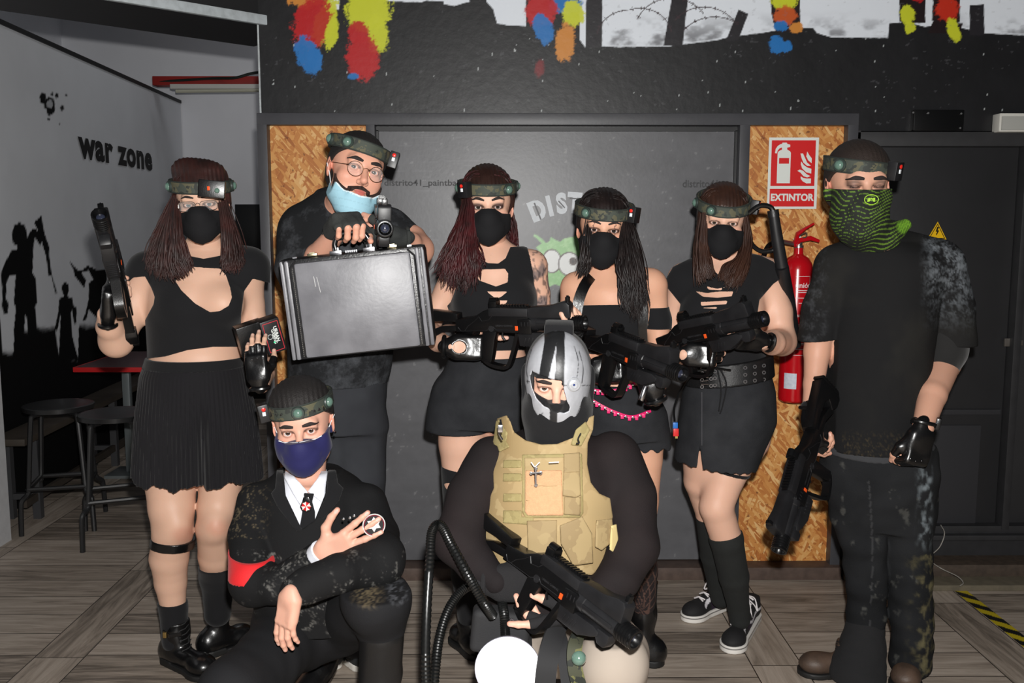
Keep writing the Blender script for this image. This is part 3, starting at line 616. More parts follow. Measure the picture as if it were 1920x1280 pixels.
# lintel beam over the opening: white lower edge, dark soffit
e0 = P(492, 46, 4.0); z0 = e0[2]; e1 = FL(205, 0, z0); e2 = FL(-200, -62, z0)
qb = MB(); bd = nrm(e1-e0); bn = np.array([-bd[1], bd[0], 0]); bn = bn if bn[1] > 0 else -bn
mid = (e0+e2)/2; hl = np.linalg.norm(e2-e0)/2+.2
Rb = np.stack([bd, bn, [0, 0, 1]], 1)
far = FL(150, 40, z0); dep = abs((far-e0)@bn)
struct(MB().box(mid+bn*dep/2+np.array([0, 0, .35]), (hl, dep/2, .35), R=Rb).obj('wall_lintel', wm, smooth=False), 'dark beam over the opening')
struct(MB().box(mid-bn*.012+np.array([0, 0, .018]), (hl, .012, .02), R=Rb, bev=.004).obj('trim_8', mat('edge_white', srgb(190, 198, 202), .6, mottle=.4, mscale=40)), 'pale lower edge of the beam')
# left jamb of the opening (white)
struct(MB().box((-2.56, 4.1, 1.2), (.12, .36, 1.2)).obj('wall_opening_jamb', mat('jamb_white', srgb(206, 206, 208), .7, mottle=.2, mscale=20), smooth=False), 'white jamb at the left edge of the opening')
# red beam with a fluorescent batten under it
pA = P(290, 156, 7.6); pB = P(560, 150, 7.6)
rb = MB().box((pA+pB)/2, (abs(pB-pA)[0]/2, .05, .035), bev=.004).obj('ceiling_beam', mat('beam_red', srgb(150, 34, 28), .5)); tag(rb, 'red painted beam crossing the side room behind the left woman', 'beam')
q = thing('fluorescent_batten', 'unlit white fluorescent tube light hung below the red beam', 'light', P(420, 163, 7.45))
MB().box(P(442, 163, 7.45), (.5, .03, .018), bev=.004).obj('housing', mat('batten_white', srgb(200, 198, 192), .5), q)
a, b = P(330, 171, 7.43), P(555, 169, 7.43); MB().tube([a, b], .013, 10).obj('tube', mat('tube_glass', srgb(190, 188, 170), .2), q)
cg = MB(); cg.tube(bez([P(300, 153, 7.56), P(350, 150, 7.55), P(400, 147, 7.55), P(440, 146, 7.5), P(470, 138, 7.5), P(500, 134, 7.5), P(540, 133, 7.5)], 30), .011, 6); tag(cg.obj('dark_cable', mat('cable_dark', srgb(26, 34, 28), .5)), 'dark cable lying along the top of the red beam', 'cable')
tv = MB().box(P(480, 426, 7.9), (.16, .04, .19), bev=.004).obj('wall_television', mat('tv_black', srgb(9, 9, 10), .35)); tag(tv, 'black screen on the rear wall of the side room behind the left woman', 'screen')
struct(MB().box(P(485, 530, 8.26), (.18, .01, .27)).obj('wall_rear_panel', m_osb, smooth=False), 'chipboard low on the rear wall')
# low bench along the left partition
bench = thing('wooden_bench', 'long dark wooden bench along the painted partition wall', 'bench', A0-dirw*3.4+nrmw*.35)
Rw = np.stack([nrmw, dirw, [0, 0, 1]], 1); mbn = mat('bench_wood', srgb(66, 58, 50), .6, mottle=.5, mscale=9)
MB().box(A0-dirw*1.9+nrmw*.12+np.array([0, 0, .44]), (.09, 1.75, .018), R=Rw, bev=.003).obj('seat', mbn, bench)
for t in (.3, 1.35, 2.4, 3.5):
    q = MB()
    for s_ in (.05, .19): q.box(A0-dirw*t+nrmw*s_+np.array([0, 0, .21]), (.02, .02, .21), R=Rw)
    q.box(A0-dirw*t+nrmw*.12+np.array([0, 0, .12]), (.07, .015, .015), R=Rw); q.obj('leg', mat('bench_leg', srgb(60, 60, 62), .5), bench)
MB().box(A0-dirw*1.9+nrmw*.19+np.array([0, 0, .12]), (.012, 1.75, .02), R=Rw).obj('rail', mbn, bench)
# table
tt_ = thing('red_edged_table', 'dark table with a red edge behind the left woman', 'table', P(235, 880, 5.7)*np.array([1, 1, 0]))
tz = P(140, 694, 5.35)
tzz = tz[2]; xl = tz[0]; MB().prism([(0, 0)], 0, 0) if 0 else None
q = MB(); q.box((xl+.31, 5.35+.35, tzz+.006), (.31, .35, .012), bev=.004); q.obj('tabletop', mat('table_dark', srgb(84, 44, 48), .4), tt_)
q = MB(); q.box((xl+.31, 5.345, tzz+.004), (.312, .006, .014), bev=.002); q.box((xl-.003, 5.7, tzz+.004), (.005, .355, .014), bev=.002); lab(q.obj('edge', mat('table_red', srgb(200, 34, 36), .5), tt_), 'red edge band')
px_ = P(240, 880, 5.7)[0]; MB().box((px_+.02, 5.7, tzz/2), (.022, .022, tzz/2), bev=.004).obj('pole', mat('pole_grey', srgb(150, 158, 160), .3, metal=.6), tt_)
MB().box((px_+.02, 5.7, .01), (.12, .12, .01), bev=.004).obj('base', mat('pole_grey', 0), tt_)
# stools
ms = mat('stool_black', srgb(30, 30, 31), .38, coat=.2)
def stool(px, py, Y, rz, label):
    c = P(px, py, Y)*np.array([1, 1, 0]); t = thing('bar_stool', label, 'stool', c, 'bar stools in the side room'); H_ = .63
    MB().lathe([(.001, H_-.028), (.15, H_-.028), (.168, H_-.024), (.17, H_-.002), (.165, H_), (.15, H_-.001), (.02, H_-.004), (.001, H_-.004)], c=c, n=40).obj('seat', ms, t)
    for i in range(4):
        a = math.radians(rz+45+90*i); d = np.array([math.cos(a), math.sin(a), 0])
        MB().tube(bez([c+d*.09+[0, 0, H_-.035], c+d*.14+[0, 0, H_-.04], c+d*.155+[0, 0, H_-.075], c+d*.185+[0, 0, .24], c+d*.19+[0, 0, .21], c+d*.2+[0, 0, .195], c+d*.225+[0, 0, .175], c+d*.232+[0, 0, .14], c+d*.238+[0, 0, .0]], 40), .0125, 10).obj('leg', ms, t)
    q = MB()
    for i in range(4):
        a = math.radians(rz+45+90*i); b = a+math.pi/2; d1 = np.array([math.cos(a), math.sin(a), 0])*.19; d2 = np.array([math.cos(b), math.sin(b), 0])*.19
        q.tube([c+d1+[0, 0, .225], c+d2+[0, 0, .225]], .0115, 8)
    q.obj('footrest', ms, t)
stool(118, 900, 4.72, 14, 'round black metal bar stool on the left, further from the standing woman')
stool(222, 900, 4.5, 22, 'round black metal bar stool on the right, partly hidden by the black skirt')
# ================================================================ people: shared builders
def px2m(r, Y): return r*Y/FPX
def rows_px(rows, Ydef=None):
    """(py, left px, right px, Y, ry) -> world loft rows (z, cx, cy, rx, ry)."""
    out = []
    for py, l, r, Y, ry in rows:
        a = P(l, py, Y); b = P(r, py, Y); out.append((a[2], (a[0]+b[0])/2, Y, (b[0]-a[0])/2, ry))
    return out
def J(px, py, Y): return P(px, py, Y)
def lchain(S, pts, k=.02):
    """(px, py, Y, radius in px)."""
    q = [J(*p[:3]) for p in pts]; r = [px2m(p[3], p[2]) for p in pts]
    for i in range(len(q)-1): S.cone(q[i], q[i+1], r[i], r[i+1], k if i == 0 else min(k, .010))
def ppoly(px, py, pts): return polyd(px, py, pts)
def pxregion(pts, grow=0., Y0=None, Y1=None):
    """a prism through space whose outline, seen at the depth the garment has, is a traced polygon."""
    pts = np.array(pts, float)
    def g(p):
        u, v = proj(p); d = polyd(u, v, pts)*(p[:, 1]/FPX)-grow
        return d
    return g
skin = mat('skin', (1, 1, 1), .5, spec=.35, vcol=True, bump=.12, bscale=300)
skin.node_tree.nodes['Principled BSDF'].inputs['Subsurface Weight'].default_value = .12
skin.node_tree.nodes['Principled BSDF'].inputs['Subsurface Radius'].default_value = (.01, .004, .002)
skin.node_tree.nodes['Principled BSDF'].inputs['Subsurface Scale'].default_value = .6
SK = srgb(222, 176, 152); SKR = srgb(214, 150, 128); SKP = srgb(228, 184, 162)
eye_m = mat('eye', (1, 1, 1), .08, spec=.6, vcol=True)
brow_m = mat('brow_hair', srgb(34, 24, 22), .8)
blk = mat('black_cotton', srgb(26, 26, 28), .9, spec=.2, bump=.35, bscale=500, sheen=.1)
blk2 = mat('black_faded_cotton', srgb(37, 38, 40), .9, spec=.2, bump=.35, bscale=420, mottle=.4, mscale=6)
denim = mat('black_denim', srgb(38, 39, 42), .9, spec=.2, bump=.6, bscale=500, mottle=.5, mscale=14, mcol=srgb(58, 59, 62))
leather = mat('black_leather', srgb(14, 14, 15), .3, spec=.6, bump=.25, bscale=120, coat=.3)
steel = mat('polished_steel', srgb(200, 200, 205), .22, metal=1.)
plas = mat('black_plastic', srgb(13, 13, 14), .3, spec=.5, bump=.12, bscale=300)
plas2 = mat('black_plastic_satin', srgb(22, 22, 24), .42, spec=.5, mottle=.5, mscale=18, mcol=srgb(40, 40, 42))
maskm = mat('black_face_mask', srgb(27, 27, 29), .85, spec=.2, bump=.3, bscale=600)
def camo(name, a, b, c, sc=28):
    m = bpy.data.materials.new(name); m.use_nodes = True; nt = m.node_tree; N = nt.nodes.new; L = nt.links.new; bs = nt.nodes['Principled BSDF']
    tc = N('ShaderNodeTexCoord'); prev = N('ShaderNodeRGB'); prev.outputs[0].default_value = (*a, 1); o = prev.outputs[0]
    for i, (col, th) in enumerate(((b, .52), (c, .58))):
        mp = N('ShaderNodeMapping'); mp.inputs['Location'].default_value = (i*5, i*3, i); L(tc.outputs['Object'], mp.inputs[0])
        n = N('ShaderNodeTexNoise'); n.inputs['Scale'].default_value = sc*(1+i*.3); n.inputs['Detail'].default_value = 3; L(mp.outputs[0], n.inputs['Vector'])
        g = N('ShaderNodeMath'); g.operation = 'GREATER_THAN'; g.inputs[1].default_value = th; L(n.outputs[0], g.inputs[0]); mx = N('ShaderNodeMix'); mx.data_type = 'RGBA'
        L(g.outputs[0], mx.inputs[0]); L(o, mx.inputs[6]); mx.inputs[7].default_value = (*col, 1); o = mx.outputs[2]
    L(o, bs.inputs['Base Color']); bs.inputs['Roughness'].default_value = .75
    return m
m_camo = camo('camouflage_band', srgb(62, 68, 60), srgb(86, 84, 64), srgb(44, 48, 44), 34)
m_bandedge = mat('band_edge', srgb(44, 50, 46), .7)
m_dome = mat('sensor_dome', srgb(96, 124, 112), .15, spec=.7, coat=.5)
m_ring = mat('sensor_ring', srgb(48, 58, 54), .4)
m_red = mat('red_button', srgb(200, 26, 22), .3, emit=(1, .06, .03, .25)); m_wht = mat('white_label', srgb(235, 240, 245), .4); m_grn = mat('green_led', srgb(40, 220, 120), .3, emit=(.1, 1, .45, .6))
m_org = mat('orange_plastic', srgb(226, 84, 30), .4)

def head_sdf(T, s, R, fem=False, beard=False, jaw=1., open_=(1, 1)):
    S = SDF(); E = lambda c, r, k=.012, sub=False, RR=None: S.ell(T(c), np.array(r)*s, R if RR is None else R@RR, k*s, sub)
    E((0, .018, .035), (.076, .094, .082)); E((0, -.02, .02), (.066, .066, .075), .03)
    E((0, -.030, -.045), (.058*jaw, .052, .068), .03); E((0, -.058, -.094), (.024*jaw, .022, .022), .035)
    for sg in (-1, 1):
        E((sg*.04*jaw, -.03, -.075), (.022, .035, .025), .03); E((sg*.042, -.062, -.03), (.022, .018, .018), .025)
        E((sg*.030, -.088, .001), (.02, .013, .013), .01, True); E((sg*.0315, -.0755, 0), (.0155, .0145, .0135), .006)
        o = open_[0 if sg < 0 else 1]
        if o > 0: E((sg*.0315, -.0925, 0), (.0148, .012, .0062*o), .0015, True)
        E((sg*.079, .014, -.008), (.007, .020, .030), .008, False, rot(0, sg*6, 0)@rot(0, 0, sg*18)); E((sg*.087, .006, -.004), (.006, .011, .017), .004, True, rot(0, 0, sg*18))
    S.cone(T((-.04, -.080, .020)), T((.04, -.080, .020)), .010*s, .010*s, .018*s); E((0, -.083, .03), (.03, .01, .02), .02)
    S.cone(T((0, -.086, .006)), T((0, -.109, -.034)), .0075*s, .0115*s, .012*s); S.cone(T((-.011, -.097, -.040)), T((.011, -.097, -.040)), .008*s, .008*s, .007*s)
    for sg in (-1, 1): E((sg*.007, -.103, -.0475), (.0035, .004, .004), .002, True)
    E((0, -.078, -.07), (.022, .016, .014), .014); E((0, -.094, -.0655), (.021, .006, .0048), .004); E((0, -.092, -.0755), (.018, .0065, .0055), .004); E((0, -.101, -.0705), (.02, .004, .0012), .002, True)
    return S
class Head:
    def __init__(h, root, eye_px, Y, ax=0, ay=0, az=0, s=1., fem=False, jaw=1., open_=(1, 1), eyeoff=(0, 0)):
        h.root = root; h.s = s; h.R = rot(ax, ay, az); h.c = P(eye_px[0], eye_px[1], Y)-h.R@np.array([0, -.085, 0])*s; h.fem = fem; h.open = open_
        h.S = head_sdf(h.T, s, h.R, fem, jaw=jaw, open_=open_); h.gaze = eyeoff
    def T(h, p): return h.c+h.R@(np.array(p, float)*h.s)
    def L(h, p): return ((p-h.c)@h.R)/h.s
    def mesh(h, res=.0026, tint=None, neck=None, makeup=None, shift=(0, 0, 0)):
        S = SDF(); S.p = list(h.S.p)
        if neck is not None: S.cone(h.T((0, .02, -.07)), neck[0], .052*h.s, neck[1], .03)
        lo, hi = h.S.bounds(.01); V, Q = surf(S, lo, hi, res); q = h.L(V)
        if neck is not None:
            pass
        c = np.ones((len(V), 3))*np.array(SK if tint is None else tint)
        def blob(p, r, col, a): 
            nonlocal c
            d = np.sqrt((((q-np.array(p))/np.array(r))**2).sum(1)); c = over(c, (1-sm(d, .55, 1.05))*a, col)
        for sg in (-1, 1):
            blob((sg*.05, -.07, -.03), (.03, .04, .022), SKR, .5); blob((sg*.083, .014, -.008), (.02, .03, .035), srgb(222, 140, 120), .5)
            blob((sg*.0315, -.09, -.008), (.022, .02, .014), srgb(186, 130, 116), .35)
        blob((0, -.11, -.035), (.018, .02, .022), SKR, .5); blob((0, -.098, -.07), (.023, .012, .011), srgb(176, 84, 80), .85)
        if makeup: c = makeup(q, c)
        for sg in (-1, 1):   # lash line
            d = np.abs(np.sqrt(((q[:, 0]-sg*.0315)/.0155)**2+((q[:, 2])/(.0070*max(.2, h.open[0])))**2)-1)*.006; m = (1-sm(d, .0006, .0022))*(q[:, 1] < -.07)*(q[:, 2] > -.002 if not h.fem else q[:, 2] > -.01); c = over(c, m*.8, srgb(50, 30, 28))
        return V, Q, c
    def eyes(h, iris=(70, 52, 40)):
        for i, sg in enumerate((-1, 1)):
            if h.open[i] <= 0: continue
            r = .0124*h.s; c = h.T((sg*.0315, -.0768, 0)); g = nrm(h.R.T@nrm(CAMP+np.array([h.gaze[0], 0, h.gaze[1]])-c)); g = nrm(g*.75+np.array([0, -1, 0])*.25) if True else g
            F_ = frame(h.R@g, h.R@np.array([0, 0, 1.])); n = 20; prof = [(math.sin(a), math.cos(a)) for a in np.linspace(0.001, math.pi*.6, 22)]
            V = []; C = []
            for sr, cz in prof:
                for a in np.arange(n)*2*math.pi/n:
                    V.append(c+F_@(np.array([sr*math.cos(a), sr*math.sin(a), cz])*r)); ang = math.degrees(math.asin(min(1, sr))) if cz > 0 else 90
                    C.append((0.003, .003, .003) if ang < 12.5 else (srgb(iris) if ang < 27 else (srgb(30, 24, 22) if ang < 31 else srgb(228, 216, 212))))
            k = len(prof); Q = np.array([[i_*n+j, i_*n+(j+1) % n, (i_+1)*n+(j+1) % n, (i_+1)*n+j] for i_ in range(k-1) for j in range(n)])
            mesh_obj('eye', np.array(V), Q, eye_m, h.root, True, col=np.array(C))
    def project(h, x, z, S=None, off=.0):
        """point on the face surface at local x, z (marching from the front)."""
        S = S or h.S; y = -.16; 
        for _ in range(60):
            d = float(S(h.T((x, y, z))[None])[0])/h.s-off
            if d < .0003: break
            y += max(d*.8, .0004)
        return h.T((x, y, z))
    def brows(h, m=None, th=.0042, arch=.006, tilt=0., z0=.0205, x0=.012, x1=.054, inner=0.):
        for sg in (-1, 1):
            pts = []; rr = []
            for t in np.linspace(0, 1, 14):
                x = x0+(x1-x0)*t; z = z0+arch*math.sin(min(1, t*1.25)*math.pi*.62)-.004*max(0, t-.6)*3+inner*(1-t)+tilt*sg*.002
                pts.append(h.project(sg*x, z, off=.0004)); rr.append(th*(.75+.6*math.sin(min(1, t*1.7)*math.pi*.6))*(1-.75*max(0, t-.55)/.45)*h.s)
            MB().tube(pts, rr, 8, flat=(.38, 1.)).obj('eyebrow', m or brow_m, h.root)
    def shell(h, name, m, poly, off=.0045, extra=None, res=.0032, ymax=.02, k=None, ridge=True, parent=None, back=False, col=None, amp=0.):
        """cloth shell over the face; poly in face-plane (x, z) local coordinates."""
        S = SDF(); S.p = [x for x in h.S.p if not x[4]]
        if extra: extra(S, h)
        poly = np.array(poly)
        def f(p):
            q = h.L(p); d = S(p)-off*h.s
            if amp: d = d+amp*wob(p, 60, 3)
            g = polyd(q[:, 0], q[:, 2], poly)*h.s; d = np.maximum(d, g)
            if not back: d = np.maximum(d, (q[:, 1]-ymax)*h.s)
            return d
        lo, hi = S.bounds(.02); return sdf_obj(name, f, lo, hi, res*h.s, m, parent or h.root, col=col)
    def strap(h, poly_z, name, m, loc): pass
    def ring_pt(h, a, z, off, tilt=0., c=(0, .012), rx=.0835, ry=.1005):
        a_ = math.radians(a); x = (rx+off)*math.sin(a_); y = c[1]-(ry+off)*math.cos(a_); z_ = z+tilt*y+h.bt*x
        return np.array([c[0]+x, y, z_])
    def headband(h, label, z=.062, tilt=.28, side=0., hh=.0185, pods=((-60, 'dome'), (0, 'dome'), (60, 'box')), rx=None, ry=None, leds=True):
        rx = rx or (.0895 if h.fem else .083); ry = ry or (.107 if h.fem else .101)
        h.bt = side; s = h.s; A = np.arange(0, 360, 6.)
        b = thing_part('headband', h.root, label)
        mb = MB(); n = len(A); prof = [(.0, -hh), (.005, -hh), (.0078, -hh*.82), (.0082, 0), (.0078, hh*.82), (.005, hh), (0, hh)]
        V = [h.T(h.ring_pt(a, z+dz, off, tilt, rx=rx, ry=ry)) for a in A for off, dz in prof]; k = len(prof)
        mb.add(V, [[i*k+j, ((i+1) % n)*k+j, ((i+1) % n)*k+(j+1) % k, i*k+(j+1) % k] for i in range(n) for j in range(k)]); mb.obj('band', m_camo, b) if False else None
        band = mb.obj('headband', m_camo, h.root); lab(band, label)
        bpy.data.objects.remove(b) if b is not None else None
        eb = MB()
        for sg in (-1, 1): eb.tube([h.T(h.ring_pt(a, z+sg*hh*.93, .0062, tilt, rx=rx, ry=ry)) for a in list(A)+[0.]], .0026*s, 6, cap=False)
        eb.obj('band_edge', m_bandedge, band)
        for a, kind in pods:
            p0 = h.ring_pt(a, z, 0, tilt, rx=rx, ry=ry); p1 = h.ring_pt(a, z, .02, tilt, rx=rx, ry=ry); nv = nrm(h.R@(p1-p0)*1.); up = h.R@np.array([0, 0, 1.]); F_ = frame(nv, up); c = h.T(h.ring_pt(a, z, .006, tilt, rx=rx, ry=ry))
            if kind == 'dome':
                pd = MB().lathe([(.0001, 0), (.0185*s, 0), (.0185*s, .006*s), (.0165*s, .0085*s), (.0001, .0085*s)], c=c, R=F_, n=24).obj('sensor', m_ring, band)
                MB().lathe([(.0135*s, .007*s), (.0125*s, .011*s), (.0095*s, .0148*s), (.0045*s, .017*s), (.0002, .0175*s)], c=c, R=F_, n=20).obj('sensor', m_dome, band)
            else:
                w = .020*s; hz = .025*s; dd = .014*s
                MB().box(c+nv*dd, (w, hz, dd), R=F_, bev=.003).obj('control_box', plas2, band)
                f = c+nv*(2*dd+.0006)
                if kind == 'boxside':   # buttons on the side that turns to the viewer
                    sd = F_[:, 0] if (F_[:, 0]@(CAMP-c)) > 0 else -F_[:, 0]; f = c+nv*dd+sd*(w+.0006); n2 = sd; F2 = frame(sd, up)
                else: n2 = nv; F2 = F_
                MB().lathe([(.0055*s, 0), (.0055*s, .002), (.003*s, .003), (.0001, .003)], c=f+F2[:, 1]*.013*s, R=F2, n=14).obj('red_button', m_red, band)
                MB().box(f, (.0045*s, .0055*s, .0012), R=F2, bev=.0008).obj('white_button', m_wht, band)
        return band
def thing_part(*a): return None
def hair_strands(name, m, root, curves, r0=.0035, seg=18, n=5, flat=(1.5, .7)):
    mb = MB()
    for c, r in curves:
        pts = bez(c, seg); t = np.linspace(0, 1, seg); rr = r0*r*(.8+.35*np.sin(t*3))*(1-t**6*.75); mb.tube(pts, rr, n, cap=False, flat=flat)
    V = np.vstack(mb.v); return mesh_obj(name, V, np.array(mb.f), m, root, True)
def hair_mat(name, a, b):
    m = mat(name, a, .5, spec=.4, mottle=.8, mscale=22, mcol=b); return m
HSP = lambda h, th, ph: None
def scalp_cap(h, name, m, hair_line=.052, thick=.008, sides=-.02, res=.004, amp=.0012, back=-.10, ridge=60, extra=None, front=-.2):
    S = SDF(); T = h.T; s = h.s; S.ell(T((0, .018, .035)), np.array((.076, .094, .082))*s, h.R, .01).ell(T((0, -.02, .02)), np.array((.066, .066, .075))*s, h.R, .03*s); S.ell(T((0, .04, -.02)), np.array((.068, .068, .075))*s, h.R, .03*s)
    if extra: extra(S)
    def f(p):
        q = h.L(p); d = S(p)-thick*s+amp*np.sin(q[:, 0]*ridge*8+6*q[:, 1]*ridge*.2)+amp*wob(p, 90, 2)
        zl = np.interp(q[:, 1], [-.1, -.06, -.03, 0, .03, .1], [hair_line, hair_line-.004, hair_line-.02, sides+.01, sides-.02, back]); return np.maximum(d, (zl-q[:, 2])*s)
    lo, hi = S.bounds(.03); return sdf_obj(name, f, lo, hi, res*s, m, h.root)

class Hand:
    """w wrist, f finger direction, n palm normal, side +1/-1: thumb = side*cross(f, n)."""
    def __init__(g, w, f, n, side, curl=(60, 80, 50), sp=3, thumb=(.6, .3, .5), s=1., curls=None, fk=None):
        g.w = np.array(w, float); g.f = nrm(f); n = np.array(n, float); n = nrm(n-g.f*(n@g.f)); g.n = n; g.t = side*np.cross(g.f, n); g.s = s
        g.fing = []; ln = [.94, 1.05, .97, .77]; base = [.0275, .0095, -.0095, -.027]; fb = [.087, .091, .087, .078]
        for i in range(4):
            c = (curls[i] if curls else curl); b = g.w+(g.f*fb[i]+g.t*base[i]+g.n*.001)*s; a = 0; pts = [b]; spd = math.radians((1.5-i)*sp); d0 = nrm(g.f*math.cos(spd)+g.t*math.sin(spd))
            for L_, ca in zip((.043, .027, .021), c): a += math.radians(ca); pts.append(pts[-1]+(d0*math.cos(a)+g.n*math.sin(a))*L_*ln[i]*s)
            g.fing.append(np.array(pts))
        o, op, cl = thumb; tb = g.w+(g.f*.022+g.t*.022+g.n*.006)*s; t1 = tb+nrm(g.f*.8+g.t*(.35+o)+g.n*op)*.044*s; t2 = t1+nrm(g.f*.85+g.t*(.15+o*.6-cl*.5)+g.n*(op+cl*.7))*.033*s; t3 = t2+nrm(g.f*.8+g.t*(.05+o*.4-cl*1.1)+g.n*(op*.8+cl))*.026*s
        g.th = np.array([tb, t1, t2, t3])
    def add(g, S, off=0., flen=3, tlen=3, palm=True, wrist=.03, wr=.026):
        s = g.s; R = np.stack([g.t, g.f, g.n], 1)
        if palm:
            S.box(g.w+(g.f*.052)*s, np.array((.035, .046, .0125))*s+off, R, .011*s, .012*s); S.cone(g.w+(g.f*.03+g.t*.022+g.n*.008)*s, g.th[1], .015*s+off, .0125*s+off, .018*s)
            S.cone(g.w+(g.f*.02-g.t*.02+g.n*.006)*s, g.w+(g.f*.07-g.t*.025+g.n*.004)*s, .014*s+off, .0115*s+off, .015*s)
            R2 = np.stack([g.t, g.f, g.n], 1); S.ell(g.w+g.f*.005*s, np.array((.0275, wrist, .0205))*s+off, R2, .02*s)
        rr = [.0098, .0088, .0078, .0066]; kf = [1, 1.03, 1, .88]
        for i, p in enumerate(g.fing):
            for j in range(flen):
                if j >= len(p)-1: break
                S.cone(p[j], p[j+1], rr[j]*s*kf[i]+off, rr[j+1]*s*kf[i]+off, .0045*s if j or not palm else .006*s)
        tr = [.0135, .0118, .0098, .0076]
        for j in range(1 if palm else 0, tlen):
            S.cone(g.th[j], g.th[j+1], tr[j]*s+off, tr[j+1]*s+off, .005*s)
        return S
    def mesh(g, tint, res=.0026):
        S = SDF(); g.add(S); lo, hi = S.bounds(.008); V, Q = surf(S, lo, hi, res); c = np.ones((len(V), 3))*np.array(tint)
        for p in list(g.fing)+[g.th]:
            for q, r, a in ((p[-1], .013, .35), (p[1], .012, .3)): d = np.linalg.norm(V-q, axis=1)/(r*g.s); c = over(c, (1-sm(d, .3, 1.))*a, srgb(206, 132, 116))
            # nail
            d_ = nrm(p[-1]-p[-2]); nn = -(g.n-d_*(g.n@d_)); q = p[-1]+nrm(nn)*.005*g.s-d_*.003; d = np.linalg.norm(V-q, axis=1); c = over(c, (d < .0062*g.s)*.5, srgb(236, 200, 190))
        return V, Q, c
    def glove(g, root, name='glove', m=None, studs=True, off=.0022, flen=1, cuff=True, hole=False, res=.003, tlen=2, frac=.85, wrist=.045):
        S = SDF(); s = g.s; old = g.fing, g.th
        g.fing = [np.vstack([p[0], p[0]+(p[1]-p[0])*frac]) for p in g.fing]; g.th = np.vstack([g.th[:2], g.th[1]+(g.th[2]-g.th[1])*.8])
        g.add(S, off*1.0, 1, 2, wrist=wrist); g.fing, g.th = old
        R = np.stack([g.t, g.f, g.n], 1)
        if hole:
            c = g.w+(g.f*.028-g.n*.03)*s
            f = lambda p: np.maximum(S(p), -(np.sqrt(((((p-c)@R)/np.array([.02, .022, .03]))**2).sum(1))-1)*.02)
        else: f = S
        lo, hi = S.bounds(.01); o = sdf_obj(name, f, lo, hi, res, m or leather, root)
        if studs:
            for i in range(4):
                for c in (g.fing[i][0]-g.n*.0135*s-g.f*.004, ):
                    MB().lathe([(.0034, 0), (.003, .0018), (.0012, .003), (.0001, .003)], c=c, R=frame(-g.n, g.f), n=8).obj('stud', steel, o)
        if cuff:
            mb = MB(); a = np.linspace(0, 2*math.pi, 24); pts = [g.w-g.f*.022*s+(g.t*math.cos(x)*.031+g.n*math.sin(x)*.0245)*s for x in a]; mb.tube(pts, .0065, 8, cap=False, flat=(.45, 1.0) if False else None); mb.obj('wrist_strap', m or leather, o)
        return o
def person_mesh(root, parts):
    V = []; Q = []; C = []; n = 0
    for v, q, c in parts: V.append(v); Q.append(q+n); C.append(c); n += len(v)
    return mesh_obj('body', np.vstack(V), np.vstack(Q), skin, root, True, col=np.vstack(C))
def body_surf(S, tint=None, res=.0065, paint=None):
    lo, hi = S.bounds(.01); V, Q = surf(S, lo, hi, res); c = np.ones((len(V), 3))*np.array(tint if tint is not None else SK); n = wob(V, 25, 4)*.03; c = c*(1+n[:, None])
    if paint: c = paint(V, c)
    return V, Q, c
def garment(name, S, m, root, regs=(), off=0., res=.006, wr=0., wf=22, seed=0, parent=None, label=None, col=None, wdir=None, pleat=None):
    def f(p):
        d = S(p)-off
        if wr: d = d+wr*wob(p if wdir is None else p*np.array(wdir), wf, seed)+wr*.4*wob(p if wdir is None else p*np.array(wdir), wf*2.3, seed+2)
        if pleat: d = d+pleat(p)
        for g in regs: d = np.maximum(d, g(p))
        return d
    lo, hi = S.bounds(.02+off); o = sdf_obj(name, f, lo, hi, res, m, parent or root, col=col)
    if label: o['label'] = label
    return o
def kn95(S, h):
    S.ell(h.T((0, -.058, -.058)), np.array((.060, .046, .052))*h.s, h.R, .03*h.s); S.cone(h.T((0, -.106, -.034)), h.T((0, -.080, -.105)), .010*h.s, .014*h.s, .05*h.s); S.cone(h.T((0, -.094, -.06)), h.T((0, -.092, -.078)), .016*h.s, .016*h.s, .05*h.s)
def face_mask(h, m=None, name='face_mask', loops=True, top=-.018, mid=-.008, cheek=-.024, low=-.125, jawz=-.085, w=.074, ridge=True):
    poly = [(-w, cheek), (-w*.6, cheek+.003), (-.022, top+.012), (0, mid+.004), (.022, top+.012), (w*.6, cheek+.003), (w, cheek), (w+.004, jawz+.02), (w*.78, jawz-.005), (.02, low+.006), (0, low), (-.02, low+.006), (-w*.78, jawz-.005), (-w-.004, jawz+.02)]
    o = h.shell(name, m or maskm, poly, .0042, extra=kn95, ymax=-.004, amp=.0004)
    if loops:
        for sg in (-1, 1): MB().tube(bez([h.T((sg*.066, -.012, -.03)), h.T((sg*.076, .0, -.012)), h.T((sg*.088, .018, .0)), h.T((sg*.083, .03, -.02)), h.T((sg*.072, .0, -.06))], 16), .0012, 6).obj('ear_loop', m or maskm, o)
    return o

